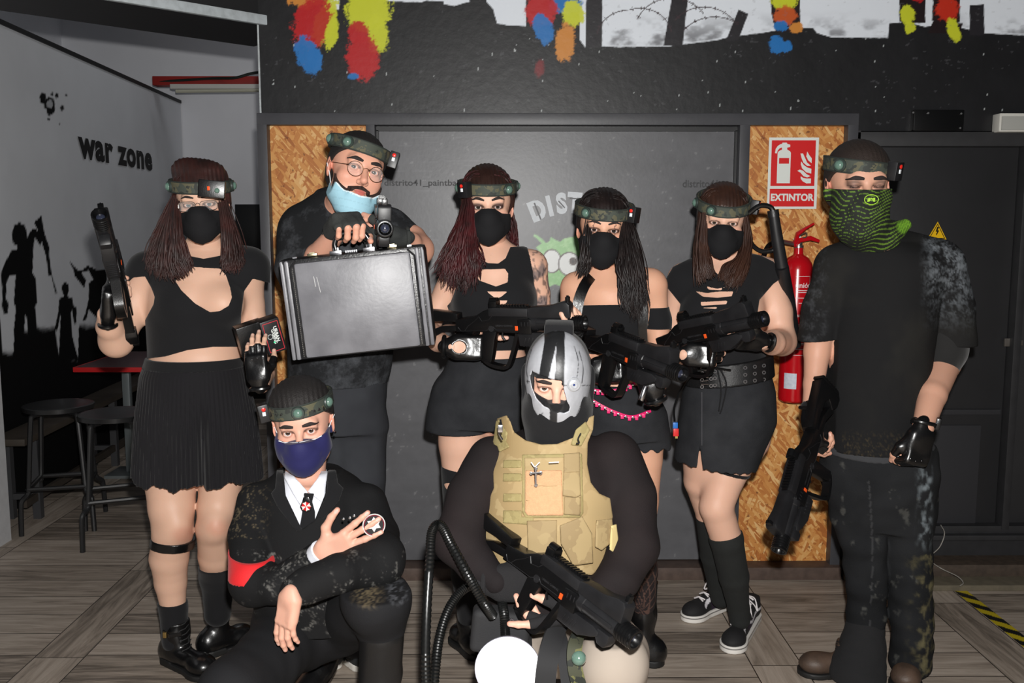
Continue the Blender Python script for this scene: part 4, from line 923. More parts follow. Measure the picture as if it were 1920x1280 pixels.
# ---------------------------------------------------------------- the laser tag rifle (local x to the muzzle, z up, grip near x=.27)
GUN_PARTS = None
def gun_parts():
    K = .263e-3; X = lambda zx: .66-(1840-zx)*K; Z = lambda zy: (290-zy)*K
    out = []
    def pr(name, poly, t, bev=.004, m=plas, raw=False):
        q = MB(); q.prism([(a, b) if raw else (X(a), Z(b)) for a, b in poly], -t, t, bev=bev); out.append((name, q, m))
    # stock with thumb hole
    q = MB(); q.prism([(0, .036), (.012, .048), (.05, .043), (.11, .040), (.165, .034), (.20, .030), (.20, .0), (.14, .004), (.075, .0), (.05, -.02), (.075, -.052), (.05, -.072), (.012, -.075), (0, -.066)], -.02, .02, bev=.004)
    q.prism([(.05, -.05), (.075, -.066), (.13, -.038), (.215, -.028), (.215, -.010), (.13, -.014), (.075, -.035)], -.016, .016, bev=.003); out.append(('stock', q, plas))
    q = MB(); q.box((-.004, 0, -.012), (.006, .021, .058), bev=.003)
    for i in range(7): q.box((-.011, 0, .034-.0155*i), (.003, .018, .003))
    out.append(('butt_pad', q, plas))
    pr('receiver', [(60, 415), (60, 250), (200, 235), (330, 218), (480, 135), (560, 112), (1110, 118), (1110, 410), (900, 420), (520, 400)], .024)
    q = MB(); q.prism([(X(a), Z(b)) for a, b in ((560, 200), (560, 96), (640, 88), (1110, 100), (1110, 205))], -.0265, .0265, bev=.003)
    for sg in (-1, 1):
        q.tube([(X(a), sg*.0245, Z(b)) for a, b in ((190, 400), (250, 330), (350, 265), (420, 205), (455, 265), (560, 245), (612, 190), (620, 120))], .0012, 5)
        q.tube([(X(a), sg*.0245, Z(b)) for a, b in ((100, 350), (140, 400), (500, 392), (540, 372), (560, 330))], .0012, 5); q.tube([(X(a), sg*.0245, Z(b)) for a, b in ((620, 345), (660, 378), (900, 372))], .0012, 5)
        q.lathe([(.0105, 0), (.0105, .0025), (.0075, .0025), (.0075, .001), (.0001, .001)], c=(X(585), sg*.0235, Z(362)), R=frame((0, sg, 0), (0, 0, 1)), n=18)
    out.append(('receiver_cover', q, plas2))
    q = MB()
    for i in range(11): q.box((X(660)+i*.0105, 0, Z(80)), (.0032, .012, .0045), bev=.001)
    q.box((X(870), 0, Z(95)), (.062, .010, .003)); out.append(('top_rail', q, plas))
    q = MB(); q.box((X(610), 0, Z(60)), (.014, .018, .012), bev=.003); q.lathe([(.011, -.014), (.013, -.014), (.013, .014), (.011, .014)], c=(X(610), 0, Z(20)), R=frame((1, 0, 0), (0, 0, 1)), n=16, cap=False); q.lathe([(.0001, 0), (.011, 0)], c=(X(610), 0, Z(20)), R=frame((1, 0, 0), (0, 0, 1)), n=16, cap=False); out.append(('rear_sight', q, plas))
    q = MB(); q.prism([(X(a), Z(b)) for a, b in ((1090, 225), (1090, 100), (1180, 86), (1400, 70), (1560, 25), (1640, 22), (1672, 60), (1680, 225))], -.021, .021, bev=.005); out.append(('upper_housing', q, plas2))
    q = MB(); q.box((X(1630), 0, Z(2)), (.006, .009, .010), bev=.002); q.box((X(1630), 0, Z(-28)), (.004, .002, .006)); out.append(('front_sight', q, plas))
    Rx = frame((1, 0, 0), (0, 0, 1)); zc = Z(298)
    q = MB(); L0 = X(1100)
    q.lathe([(.0001, 0), (.0265, 0), (.0265, .03), (.024, .032), (.024, X(1640)-L0), (.0001, X(1640)-L0)], c=(L0, 0, zc), R=Rx, n=28)
    for i in range(3): q.lathe([(.024, 0), (.0275, .001), (.0275, .004), (.024, .005)], c=(X(1010)+.012*i, 0, zc), R=Rx, n=28)
    for sg in (-1, 1): q.box((X(1380), sg*.0235, zc), (.06, .0025, .005), bev=.001)
    out.append(('barrel_shroud', q, plas2))
    q = MB(); M0 = X(1640); pf = [(.0001, 0), (.0245, 0)]
    for i in range(5): pf += [(.0245, .003+.009*i), (.0268, .004+.009*i), (.0268, .0075+.009*i), (.0245, .0085+.009*i)]
    pf += [(.0262, .050), (.0262, .0535), (.0235, .0545), (.0205, .0545), (.0195, .045), (.014, .036), (.0001, .034)]
    q.lathe(pf, c=(M0, 0, zc), R=Rx, n=28); out.append(('muzzle', q, plas))
    q = MB(); q.lathe([(.0001, 0), (.0135, 0), (.0135, .003), (.0125, .005), (.008, .0075), (.0001, .0085)], c=(M0+.036, 0, zc), R=Rx, n=20); out.append(('muzzle_lens', q, mat('lens_glass', srgb(46, 50, 66), .05, spec=.9, coat=.6)))
    pr('collar', [(960, 430), (960, 240), (1110, 225), (1150, 240), (1150, 430)], .0265)
    q = MB(); q.prism([(X(a), Z(b)) for a, b in ((960, 590), (940, 420), (1400, 405), (1480, 430), (1480, 470), (1400, 520), (1250, 590))], -.02, .02, bev=.004)
    for i in range(4):
        for sg in (-1, 1): q.box((X(1040+i*48), sg*.0195, Z(515)), (.0025, .002, .012), R=rot(0, 22, 0), bev=.0008)
    for i in range(8): q.box((X(1010+i*38), 0, Z(586-(max(0, i-6))*20)), (.0028, .014, .0035), bev=.0008)
    q.prism([(X(a), Z(b)) for a, b in ((1440, 400), (1440, 480), (1490, 540), (1570, 540), (1600, 480), (1600, 400))], -.017, .017, bev=.004)
    out.append(('fore_grip', q, plas2))
    pr('grip', [(430, 400), (640, 400), (600, 520), (560, 700), (520, 830), (370, 810), (400, 640)], .0155, .006)
    q = MB(); gp = bez([(X(a), 0, Z(b)) for a, b in ((925, 430), (905, 500), (850, 650), (790, 800), (730, 880), (620, 880), (500, 850), (420, 800))], 24)
    tn = np.gradient(gp, axis=0); tn /= np.linalg.norm(tn, axis=1)[:, None]; nn = np.stack([-tn[:, 2], tn[:, 1]*0, tn[:, 0]], 1); ring = [gp+nn*.006-[0, .015, 0], gp+nn*.006+[0, .015, 0], gp-nn*.006+[0, .015, 0], gp-nn*.006-[0, .015, 0]]
    k = len(gp); q.add(np.stack(ring, 1).reshape(-1, 3), [[i*4+j, i*4+(j+1) % 4, (i+1)*4+(j+1) % 4, (i+1)*4+j] for i in range(k-1) for j in range(4)]+[[0, 1, 2, 3], [(k-1)*4+j for j in range(4)]]); out.append(('trigger_guard', q, plas))
    q = MB(); q.tube(bez([(X(700), 0, Z(420)), (X(690), 0, Z(480)), (X(720), 0, Z(530))], 8), .004, 8); out.append(('trigger', q, plas))
    for sg in (-1, 1):
        q = MB(); q.box((X(948), sg*.0265, Z(350)), (.0052, .0015, .0075), bev=.001); out.append(('orange_button', q, m_org))
    q = MB()
    for sg in (-1, 1):
        add_text(q, 'URBAN GAMING', .0085, (X(770), sg*.0246, Z(322)), (-sg, 0, 0) if sg > 0 else (1, 0, 0), (0, 0, 1), bold=.0002)
    out.append(('moulded_lettering', q, mat('moulded', srgb(40, 40, 42), .5)))
    return out
def gun_R(fwd, up):
    x = nrm(fwd); z = np.array(up, float); z = nrm(z-x*(z@x)); return np.stack([x, np.cross(z, x), z], 1)
GUNS = []; GS = .9
def gun(grip, muzzle, up, label, hold_local=(.60, -.03), mirror=False):
    """grip and muzzle: world points of the grip centre line and of the muzzle."""
    global GUN_PARTS
    fwd = nrm(np.array(muzzle)-np.array(grip)); R = gun_R(fwd, up)*GS; base = np.array(muzzle)-R@np.array([.66, 0, -.002])
    if not GUNS:
        t = thing('laser_rifle', label, 'toy gun', (0, 0, 0), 'black laser tag rifles')
        for name, q, m in gun_parts(): q.obj(name, m, t)
    else:
        src = GUNS[0]; t = src.copy(); COLL.objects.link(t); t['label'] = label
        for ch in list(src.children): c = ch.copy(); COLL.objects.link(c); c.parent = t
    M = Matrix([[*R[i], base[i]] for i in range(3)]+[[0, 0, 0, 1]]); t.matrix_world = M; t.matrix_basis = M; GUNS.append(t); t['R'] = 0; del t['R']
    return lambda p: base+R@np.array(p, float), R
def bundle(guides, n, j0=.008, j1=.02, r=(.7, 1.3), wave=0., wn=3., rs=None, ext=.03, pix=True):
    rs = rs or np.random.RandomState(11); G = [bez([P(*q) if pix else np.array(q) for q in g], 14) for g in guides]; out = []
    for _ in range(n):
        k = rs.uniform(0, len(G)-1) if len(G) > 1 else 0; i = min(int(k), max(0, len(G)-2)); u = k-i; c = G[i] if len(G) == 1 else G[i]*(1-u)+G[i+1]*u
        t = np.linspace(0, 1, 14)[:, None]; o = rs.normal(size=3)*.6; o2 = rs.normal(size=3)*.35; ph = rs.uniform(0, 6.28); wd = rs.normal(size=3)
        c = c+(o*(j0+(j1-j0)*t))+o2*j1*t**2+wd/np.linalg.norm(wd)*wave*t*np.sin(t*wn*6.28+ph)
        e = 1-rs.uniform(0, .18); m = max(6, int(14*e)); out.append((c[:m], rs.uniform(*r)))
    return out
def wrist_bits(p, name, m, root, r=.03): pass
def crown(h, n=150, thick=.0125, part=0., z0=.06, rs=None, back=True):
    rs = rs or np.random.RandomState(5); out = []
    for _ in range(n):
        x0 = part+rs.normal()*.012; y0 = rs.uniform(-.07, .06); sg = rs.choice((-1, 1)); e = rs.uniform(.9, 1.08); pts = []
        for t in np.linspace(0, 1, 9):
            a = t*math.radians(74)*e; x = x0*(1-t)+sg*math.sin(a)*(.076+thick); y = y0+t*rs.uniform(.0, .012)+.02*t; z = .035+math.cos(a)*(.082+thick)*math.sqrt(max(.05, 1-((y-.018)/.112)**2))
            k = math.sqrt(max(.1, 1-((y-.018)/.112)**2)); pts.append(h.T((x*(.35+.65*k), y, z)))
        out.append((np.array(pts), rs.uniform(.7, 1.2)))
    return out
def boot(root, ank, toe, m, sole=True, hgt=.10, w=.043, lace=True, name='boot', solem=None, shaft=.0, extra=None, lacem=None):
    """ank: ankle point; toe: floor point of the toe tip."""
    a = np.array(ank); t = np.array(toe); t[2] = 0; d = nrm((t-a)*[1, 1, 0]); sd = np.array([-d[1], d[0], 0]); L = np.linalg.norm((t-a)[:2]); L = min(max(L, .13), .21); heel = a*[1, 1, 0]-d*.06; S = SDF(); R = np.stack([sd, d, [0, 0, 1]], 1)
    S.ell(heel+d*.02+[0, 0, .05], (.036, .042, .05), R, .02); S.cone(heel+d*.02+[0, 0, .045], heel+d*(L+.06-.045)+[0, 0, .038], .037, .034, .02); S.ell(heel+d*(L+.06-.05)+[0, 0, .04], (w, .055, .034), R, .02)
    S.cone(heel+d*.06+[0, 0, .06], a+[0, 0, 0], .038, .038, .03); S.cone(a, a+np.array([0, 0, hgt]), .042, .047+shaft, .03)
    zc = a[2]+hgt
    f = lambda p: np.maximum(np.maximum(S(p), .014-p[:, 2]), p[:, 2]-zc)+.0012*wob(p, 60, 3)
    lo, hi = S.bounds(.01); lo[2] = 0; o = sdf_obj(name, f, lo, hi, .005, m, root)
    if sole:
        q = SDF(); q.cone(heel+d*.025, heel+d*(L+.06-.045), .041, .043, .02); q.ell(heel+d*(L+.06-.05), (w+.004, .058, .05), R, .02)
        f2 = lambda p: np.maximum(q(p*np.array([1, 1, 0])), np.maximum(p[:, 2]-np.where((p-heel)@d < .07, .026, .02), .002-p[:, 2]))
        lo, hi = q.bounds(.02); lo[2] = -.01; hi[2] = .04; sdf_obj('sole', f2, lo, hi, .005, solem or mat('rubber_black', srgb(22, 22, 22), .6), o)
    if lace:
        q = MB()
        for i in range(6):
            u = i/5; c = heel+d*(.13-.055*u)+np.array([0, 0, .085+.09*u]) if False else None
            base = (heel+d*(L*.62))*(1-u)+(a+d*.04+np.array([0, 0, hgt*.85]))*u; base[2] = .072*(1-u)+(a[2]+hgt*.85)*u; p0 = base-sd*.02; p1 = base+sd*.02
            k = d*.006+np.array([0, 0, .004]); q.tube([p0, (p0+p1)/2+k*1.5, p1+np.array([0, 0, .012])], .0022, 5)
        q.obj('laces', lacem or mat('lace_black', srgb(24, 24, 25), .7), o)
    return o
# ================================================================ woman on the left
def glasses(h, m, round_=True, w=.024, hh=.019, x=.0325, z=-.004, y=-.107, th=.0009):
    q = MB(); T = h.T; A = np.linspace(0, 2*math.pi, 30); e = 2. if round_ else 3.4
    for sg in (-1, 1):
        q.tube([T((sg*x+w*np.sign(math.cos(a))*abs(math.cos(a))**(2/e), y+.12*abs(sg*x+w*math.cos(a))-.004, z+hh*np.sign(math.sin(a))*abs(math.sin(a))**(2/e))) for a in A], th*h.s, 6, cap=False)
        xo = x+w; q.tube(bez([T((sg*xo, y+.12*xo-.004, z+.006)), T((sg*(xo+.012), y+.03, z+.007)), T((sg*.079, y+.08, z+.010)), T((sg*.082, .012, z+.012)), T((sg*.08, .025, -.014))], 12), th*h.s, 6)
    q.tube(bez([T((-(x-w), y+.0, z+.005)), T((0, y-.004, z+.009)), T((x-w, y+.0, z+.005))], 7), th*h.s, 6); o = q.obj('glasses', m, h.root)
    g = MB()
    for sg in (-1, 1):
        V = [T((sg*x+w*.97*np.sign(math.cos(a))*abs(math.cos(a))**(2/e), y+.12*abs(sg*x+w*math.cos(a))-.004, z+hh*.97*np.sign(math.sin(a))*abs(math.sin(a))**(2/e))) for a in A[:-1]]; g.add(V, [list(range(len(V)))])
    gm = bpy.data.materials.get('spectacle_glass')
    if gm is None:
        gm = mat('spectacle_glass', (1, 1, 1), .02, spec=.5, alpha=.10)
    g.obj('lens', gm, o, smooth=False); return o
def build_w1():
    Y = 3.10; root = thing('person', 'woman with shoulder-length hair and glasses in a black crop top and pleated skirt', 'person', FL(375, 1235))
    h = Head(root, (372.5, 383.5), 2.98, ax=2, ay=-4, az=10, s=1.0, fem=True)
    B = SDF()
    B.loft(rows_px([(468, 348, 410, Y, .06), (482, 318, 432, Y, .085), (505, 278, 466, Y, .105), (540, 276, 470, Y, .125), (580, 276, 464, Y, .135), (620, 282, 456, Y, .128), (660, 284, 452, Y, .122), (700, 272, 460, Y, .14), (750, 272, 464, Y, .12)]))
    for x in (346, 416): B.ell(P(x, 570, Y-.08), (.07, .062, .066), k=.035)
    B.cone(P(380, 470, Y), h.T((0, .02, -.075)), .052, .048, .03); B.chain([P(360, 486, Y), P(282, 510, Y)], [.052, .055], .04); B.chain([P(400, 484, Y), P(468, 500, Y)], [.052, .055], .04)
    lchain(B, [(278, 512, Y, 33), (244, 585, Y-.03, 32), (218, 640, Y-.06, 27)], .03); lchain(B, [(218, 638, Y-.06, 29), (206, 612, 2.98, 24), (200, 590, 2.93, 17)], .03)
    lchain(B, [(464, 505, Y, 30), (472, 570, Y+.02, 23), (486, 650, Y+.02, 20)], .03); lchain(B, [(486, 650, Y+.02, 20), (494, 700, 2.93, 20), (489, 722, 2.80, 16)], .03)
    lchain(B, [(324, 800, Y, 54), (320, 890, Y, 50), (322, 950, Y-.02, 43), (324, 995, Y-.03, 38), (317, 1045, Y, 36), (320, 1090, Y+.02, 30), (326, 1150, Y+.03, 22), (330, 1200, Y+.03, 21)], .03)
    lchain(B, [(414, 800, Y+.02, 52), (416, 890, Y+.02, 42), (408, 950, Y, 37), (402, 990, Y-.02, 34), (406, 1040, Y+.05, 34), (406, 1080, Y+.1, 29), (408, 1120, Y+.12, 22), (408, 1160, Y+.13, 20)], .03)
    B.ell(P(330, 985, Y-.075), (.035, .03, .04), k=.04); B.ell(P(404, 985, Y-.065), (.032, .03, .038), k=.04)
    def kn(V, c):
        px, py = proj(V); 
        for x, y in ((345, 1003), (408, 990)): d = np.hypot((px-x)/30, (py-y)/22); c = over(c, (1-sm(d, .3, 1.1))*.4*(V[:, 2] < .8), srgb(190, 118, 96))
        return c
    tint = srgb(216, 174, 150)
    hr = Hand(P(202, 596, 2.93), (.12, -.22, 1), (.9, .35, 0), 1, curls=[(20, 60, 30), (60, 70, 40), (65, 75, 40), (65, 75, 40)], thumb=(.3, .5, .2))
    hl = Hand(P(486, 716, 2.77), (-.10, -.02, 1), (.0, 1, .05), -1, curls=[(14, 26, 16), (12, 24, 14), (12, 24, 14), (16, 28, 16)], sp=3, thumb=(.25, .6, .2), s=.86)
    person_mesh(root, [body_surf(B, tint=tint, paint=kn), h.mesh(neck=(P(380, 468, Y), .052), tint=tint), hr.mesh(tint), hl.mesh(tint)])
    h.eyes((120, 130, 130)); h.brows(th=.0028, arch=.006); face_mask(h); glasses(h, mat('thin_silver', srgb(150, 140, 130), .3, metal=.8), False, .026, .015, .033, -.004)
    T = SDF(); T.p = list(B.p[:6]); lchain(T, [(278, 512, Y, 35), (262, 545, Y-.01, 36)], .03); lchain(T, [(464, 505, Y, 34), (474, 530, Y+.01, 33)], .03)
    out = [(340, 474), (352, 479), (382, 485), (414, 479), (436, 462), (480, 455), (510, 480), (506, 530), (474, 522), (458, 545), (452, 590), (451, 650), (400, 650), (352, 656), (310, 668), (276, 672), (272, 600), (288, 570), (290, 556), (284, 540), (272, 518), (250, 520), (228, 540), (215, 500), (230, 462), (290, 455)]
    cut = pxregion([(354, 499), (384, 502), (412, 503), (424, 516), (432, 540), (435, 557), (429, 573), (412, 583), (394, 585), (366, 569), (340, 544), (329, 527), (338, 509)])
    garment('crop_top', T, blk, root, [pxregion(out), lambda p: np.where(p[:, 1] < Y, -cut(p), -.05)], off=.007, res=.005, wr=.0016, wf=24)
    # pleated skirt shorts
    S = SDF(); S.loft(rows_px([(668, 280, 452, Y, .13), (700, 266, 462, Y, .15), (780, 258, 478, Y, .165), (850, 254, 486, Y, .168), (915, 250, 492, Y, .17)]))

    z0, z1 = P(0, 670, Y)[2], P(0, 893, Y)[2]
    def pl(p):
        a = np.arctan2(p[:, 1]-Y, p[:, 0]-P(370, 700, Y)[0]); k = np.clip((z0-p[:, 2])/.3, 0, 1); u, v = proj(p); return .0042*k*np.sin(a*72+2*np.sin(p[:, 2]*4))+.035*np.exp(-((u-381)/7)**2)*sm(v, 740, 830)*(p[:, 1] < Y)
    garment('pleated_skirt_shorts', S, mat('pleated_black', srgb(25, 24, 27), .85, spec=.2, sheen=.1), root, [lambda p: np.maximum(p[:, 2]-z0, z1-p[:, 2]+.008*np.sin(p[:, 0]*55+1)+.004*np.sin(p[:, 0]*130))], off=.0, res=.0045, pleat=pl)
    Wb = SDF(); Wb.loft(rows_px([(662, 280, 452, Y, .132), (694, 270, 460, Y, .15)])); zz = P(0, 678, Y)[2]; garment('waistband', Wb, blk, root, [lambda p: np.abs(p[:, 2]-zz)-.016], off=.003, res=.005)
    L = SDF(); lchain(L, [(328, 995, Y-.03, 38), (318, 1045, Y, 38)], .03); zg = P(0, 1025, Y-.06)[2]; garment('leg_strap', L, leather, root, [lambda p: np.abs(p[:, 2]-zg+.1*(p[:, 0]+1.13))-.017], off=.006, res=.004)
    for L_, py in (([(318, 1090, Y+.02, 33), (325, 1140, Y+.03, 26), (329, 1200, Y+.03, 25)], 1130), ([(406, 1040, Y+.05, 36), (406, 1080, Y+.1, 32), (408, 1120, Y+.12, 26), (408, 1150, Y+.12, 25)], 1072)):
        L = SDF(); lchain(L, L_, .03); z_ = P(0, py, Y+.02)[2]; garment('sock', L, blk, root, [lambda p: p[:, 2]-z_], off=.001, res=.005)
    b = boot(root, P(331, 1185, Y+.03), FL(396, 1274), leather, hgt=.045, w=.046); boot(root, P(408, 1140, Y+.13), FL(456, 1206), leather, hgt=.05, w=.046)
    q = MB(); q.tube([P(306, 1184, Y-.02), P(318, 1192, Y-.05), P(340, 1188, Y-.05)], .008, 6, flat=(.4, 1)); q.obj('buckle_strap', leather, b); MB().box(P(309, 1190, Y-.04), (.006, .004, .010), bev=.001).obj('buckle', mat('brass_buckle', srgb(190, 160, 100), .3, metal=.9), b)
    hr.glove(root); hl.glove(root)
    hm = hair_mat('hair_brown_red', srgb(42, 27, 25), srgb(68, 36, 32)); rs = np.random.RandomState(6)
    scalp_cap(h, 'hair_cap', hm, hair_line=.055, thick=.013, extra=lambda S: (S.ell(h.T((0, .03, .07)), (.062, .07, .055), h.R, .03), S.ell(h.T((-.035, .0, .112)), (.036, .036, .026), h.R, .02), S.ell(h.T((.02, -.0, .098)), (.045, .05, .022), h.R, .03)))
    g1 = [[(326, 372, 3.02), (302, 420, 3.0), (280, 470, 2.98), (274, 512, 2.97)], [(326, 375, 3.0), (314, 430, 2.96), (304, 490, 2.93), (306, 528, 2.93)], [(330, 380, 2.97), (328, 430, 2.93), (330, 490, 2.91), (344, 528, 2.92)], [(332, 400, 2.97), (336, 440, 2.94), (352, 480, 2.93), (356, 505, 2.93)]]
    g2 = [[(418, 380, 3.0), (424, 430, 2.97), (424, 480, 2.95), (416, 512, 2.94)], [(418, 380, 3.02), (432, 430, 3.0), (440, 480, 2.98), (440, 512, 2.97)], [(422, 380, 3.08), (440, 430, 3.08), (452, 480, 3.05), (450, 500, 3.03)]]
    hair_strands('hair', hm, root, crown(h)+bundle(g1, 560, .007, .014, wave=.006, rs=rs)+bundle(g2, 380, .007, .012, wave=.006, rs=rs), r0=.002)
    h.headband('camouflage sensor headband', z=.060, tilt=.10, side=-.07, pods=((-64, 'dome'), (88, 'dome')))
    c = P(395, 354, 2.865); F_ = frame((.25, -1, 0), (0, 0, 1)); bx = MB().box(c+[0, .012, 0], (.039, .012, .026), R=rot(0, 5, 10), bev=.003).obj('scanner_box', plas, root)
    MB().lathe([(.0075, 0), (.007, .003), (.004, .0055), (.0001, .006)], c=P(407, 357, 2.851), R=F_, n=16).obj('green_lens', m_dome, bx); MB().box(P(391, 353, 2.850), (.004, .002, .006), bev=.001).obj('orange_light', m_org, bx)
    gun(P(243, 605, 3.04), P(187, 402, 2.62), (-.35, .8, .62), 'black toy rifle held upright on the far left, muzzle toward the camera')
    # receiver box
    c = P(493, 632, 2.85); Rb = rot(0, -16, 28)@rot(8, 0, 0); bx = thing('sensor_receiver_box', 'black box with red outline and green light held in a gloved hand beside the briefcase', 'box', c)
    MB().box(c+Rb@np.array([-.03, .02, 0]), (.042, .024, .052), R=Rb, bev=.004).obj('case', plas, bx); cc = c+Rb@np.array([.026, 0, 0])
    MB().box(cc, (.030, .028, .054), R=Rb, bev=.004).obj('lid', plas2, bx)
    f = cc-Rb[:, 1]*.0286; u = Rb[:, 0]; v = Rb[:, 2]; q = MB()
    for a, b_, w_, z_ in ((0, .046, .023, .0009), (0, -.046, .023, .0009), (.023, 0, .0009, .046), (-.023, 0, .0009, .046)): q.box(f+u*a+v*b_, (w_, .0005, z_), R=Rb)
    q.obj('red_outline', mat('red_print', srgb(200, 50, 60), .4), bx, smooth=False); q = MB(); add_text(q, 'URBAN', .015, f-Rb[:, 1]*.0006+u*.010+v*.006, -v, u, bold=.0005); add_text(q, 'GAMING', .012, f-Rb[:, 1]*.0006+u*.001+v*.0, -v, u, bold=.0003)
    A = np.linspace(0, 6.283, 20); q.tube([f+u*(-.010+.0075*math.cos(a))+v*(.002+.0075*math.sin(a)) for a in A], .0008, 4, cap=False); q.obj('logo_print', mat('print_w', srgb(225, 230, 226), .4), bx, smooth=False)
    MB().lathe([(.0028, 0), (.002, .001), (.0001, .0014)], c=f+u*-.002-v*.018, R=frame(-Rb[:, 1], v), n=10).obj('green_led', m_grn, bx)
build_w1()
# ================================================================ man holding the briefcase
def build_m2():
    Y = 3.08; root = thing('person', 'bearded man with round glasses and pale blue mask holding up a briefcase', 'person', P(650, 1200, 3.2)*np.array([1, 1, 0]))
    h = Head(root, (683, 317.5), 2.86, ax=0, ay=15, az=26, s=1.03, jaw=1.12)
    B = SDF()
    B.loft(rows_px([(365, 606, 668, Y, .06), (380, 588, 686, Y, .085), (408, 564, 716, Y, .10), (440, 552, 738, Y, .12), (500, 548, 742, Y, .14), (600, 546, 738, Y, .145), (700, 548, 722, Y, .13), (740, 550, 720, Y, .125)]))
    B.cone(P(640, 405, Y-.02), h.T((0, .03, -.07)), .062, .058, .03); B.chain([P(628, 390, Y), P(572, 422, Y)], [.06, .062], .04); B.chain([P(670, 410, Y), P(730, 432, Y)], [.06, .062], .04)
    lchain(B, [(566, 432, Y, 34), (560, 500, Y-.05, 31), (568, 540, Y-.12, 27)], .03); lchain(B, [(568, 540, Y-.12, 27), (596, 480, 2.88, 23), (628, 440, 2.80, 18)], .03)
    lchain(B, [(732, 436, Y, 36), (770, 452, Y-.02, 30), (784, 468, Y-.06, 26)], .03); lchain(B, [(784, 468, Y-.06, 26), (768, 456, 2.94, 21), (752, 448, 2.88, 15)], .03)
    hr = Hand(P(633, 434, 2.80), (.50, -1, .45), (.2, -.25, -1), 1, curls=[(50, 75, 45), (50, 78, 45), (52, 80, 45), (55, 80, 45)], sp=2, thumb=(.45, .55, .4), s=1.12)
    hl = Hand(P(750, 446, 2.85), (-1, -.25, -.05), (-.1, .5, .8), -1, curls=[(55, 80, 40)]*4, thumb=(.0, .5, .4), s=1.05)
    tint = srgb(216, 160, 136)
    person_mesh(root, [body_surf(B, tint=tint), h.mesh(neck=(P(640, 402, Y-.02), .06), tint=tint), hr.mesh(tint), hl.mesh(tint)])
    h.eyes((70, 64, 60)); h.brows(th=.0044, arch=.004)
    glasses(h, mat('gold_wire', srgb(120, 84, 50), .3, metal=.9), True, .0225, .0215, .0325, -.008)
    # beard and moustache
    bm_ = mat('beard_hair', srgb(46, 28, 22), .8, bump=1., bscale=260, mottle=.6, mscale=60, mcol=srgb(26, 17, 15)); 
    def bp(V): return None
    S = SDF(); S.p = [x for x in h.S.p if not x[4]]
    def bf(p):
        q = h.L(p); d = S(p)-.0055+.0016*wob(p, 190, 4); x = np.abs(q[:, 0])
        lower = np.maximum(q[:, 2]+.052+.9*np.maximum(0, x-.03)*0, -.0); side = np.maximum(q[:, 2]-(.0-.0), np.maximum(q[:, 1]-.012, -.030-q[:, 1]-.7*np.maximum(0, -q[:, 2]))); jaw = np.maximum(q[:, 2]+.078, q[:, 1]-.01)
        cheek = np.minimum(side, jaw); mo = np.maximum(np.abs(q[:, 2]+.058+x*.25)-.0075, np.maximum(x-.034, q[:, 1]+.05)); reg = np.minimum(cheek, mo); lips = np.sqrt((q[:, 0]/.022)**2+((q[:, 2]+.0705)/.009)**2)-1
        return np.maximum(d, np.maximum(reg*h.s, -lips*.008*(q[:, 1] < -.05)))
    lo, hi = S.bounds(.01); sdf_obj('beard', bf, lo, hi, .003, bm_, root)
    # lowered surgical mask
    sm_ = mat('surgical_mask', srgb(126, 190, 214), .7, spec=.25, bump=.4, bscale=300)
    def mc(V):
        q = h.L(V); z = q[:, 2]; f = (np.abs(((z+.3) % .021)-.0105) < .0011); e = (z > np.interp(np.abs(q[:, 0]), [0, .045, .07], [-.0795, -.073, -.055])-.0045)
        return np.where(e[:, None], np.array(srgb(220, 236, 242)), np.array(srgb(158, 202, 218))*(1-.12*f[:, None]))
    o = h.shell('surgical_mask', mat('surgical_cloth', (1, 1, 1), .7, vcol=True, bump=.3, bscale=300), [(-.07, -.055), (-.045, -.073), (0, -.0795), (.045, -.073), (.07, -.055), (.075, -.10), (.05, -.135), (0, -.152), (-.05, -.135), (-.075, -.10)], .010, extra=lambda S, h: (S.ell(h.T((0, -.06, -.115)), np.array((.042, .036, .032))*h.s, h.R, .03*h.s)), ymax=-.002, amp=.0006, col=mc)
    for sg in (-1, 1): MB().tube(bez([h.T((sg*.068, -.014, -.062)), h.T((sg*.077, -.006, -.03)), h.T((sg*.087, .012, .0))], 10), .0014, 6).obj('ear_loop', mat('loop_white', srgb(225, 230, 232), .6), o)
    T = SDF(); T.loft(rows_px([(362, 600, 672, Y, .07), (378, 580, 694, Y, .095), (405, 556, 722, Y, .12), (440, 540, 742, Y, .135), (500, 536, 746, Y, .155), (600, 540, 742, Y, .16), (700, 542, 728, Y, .15), (720, 544, 724, Y, .145)]))
    T.chain([P(628, 392, Y), P(572, 424, Y)], [.066, .07], .04); T.chain([P(670, 414, Y), P(728, 436, Y)], [.066, .07], .04)
    lchain(T, [(566, 434, Y, 40), (558, 500, Y-.05, 38), (566, 530, Y-.1, 36)], .03); lchain(T, [(732, 438, Y, 40), (756, 450, Y-.01, 36)], .03)
    zt = P(0, 716, Y)[2]; nk = P(668, 366, Y-.12)
    garment('t_shirt', T, mat('dusty_black_cotton', srgb(30, 31, 33), .9, spec=.2, dirt=srgb(70, 72, 76), dscale=7, dthr=.5, bump=.3, bscale=300), root, [lambda p: zt-p[:, 2], lambda p: .085-np.sqrt(((p-nk)**2).sum(1))], off=.004, res=.0055, wr=.007, wf=14)
    L = SDF(); L.loft(rows_px([(690, 552, 722, Y, .14), (740, 552, 722, Y, .14), (800, 554, 720, Y, .13)])); lchain(L, [(600, 800, Y, 50), (600, 900, Y, 46), (606, 1000, Y, 42), (606, 1100, Y, 38), (606, 1180, Y+.02, 36)], .03); lchain(L, [(676, 800, Y, 48), (676, 900, Y, 45), (676, 1000, Y, 42), (672, 1100, Y, 38), (668, 1195, Y+.02, 36)], .03)
    zp = P(0, 712, Y)[2]
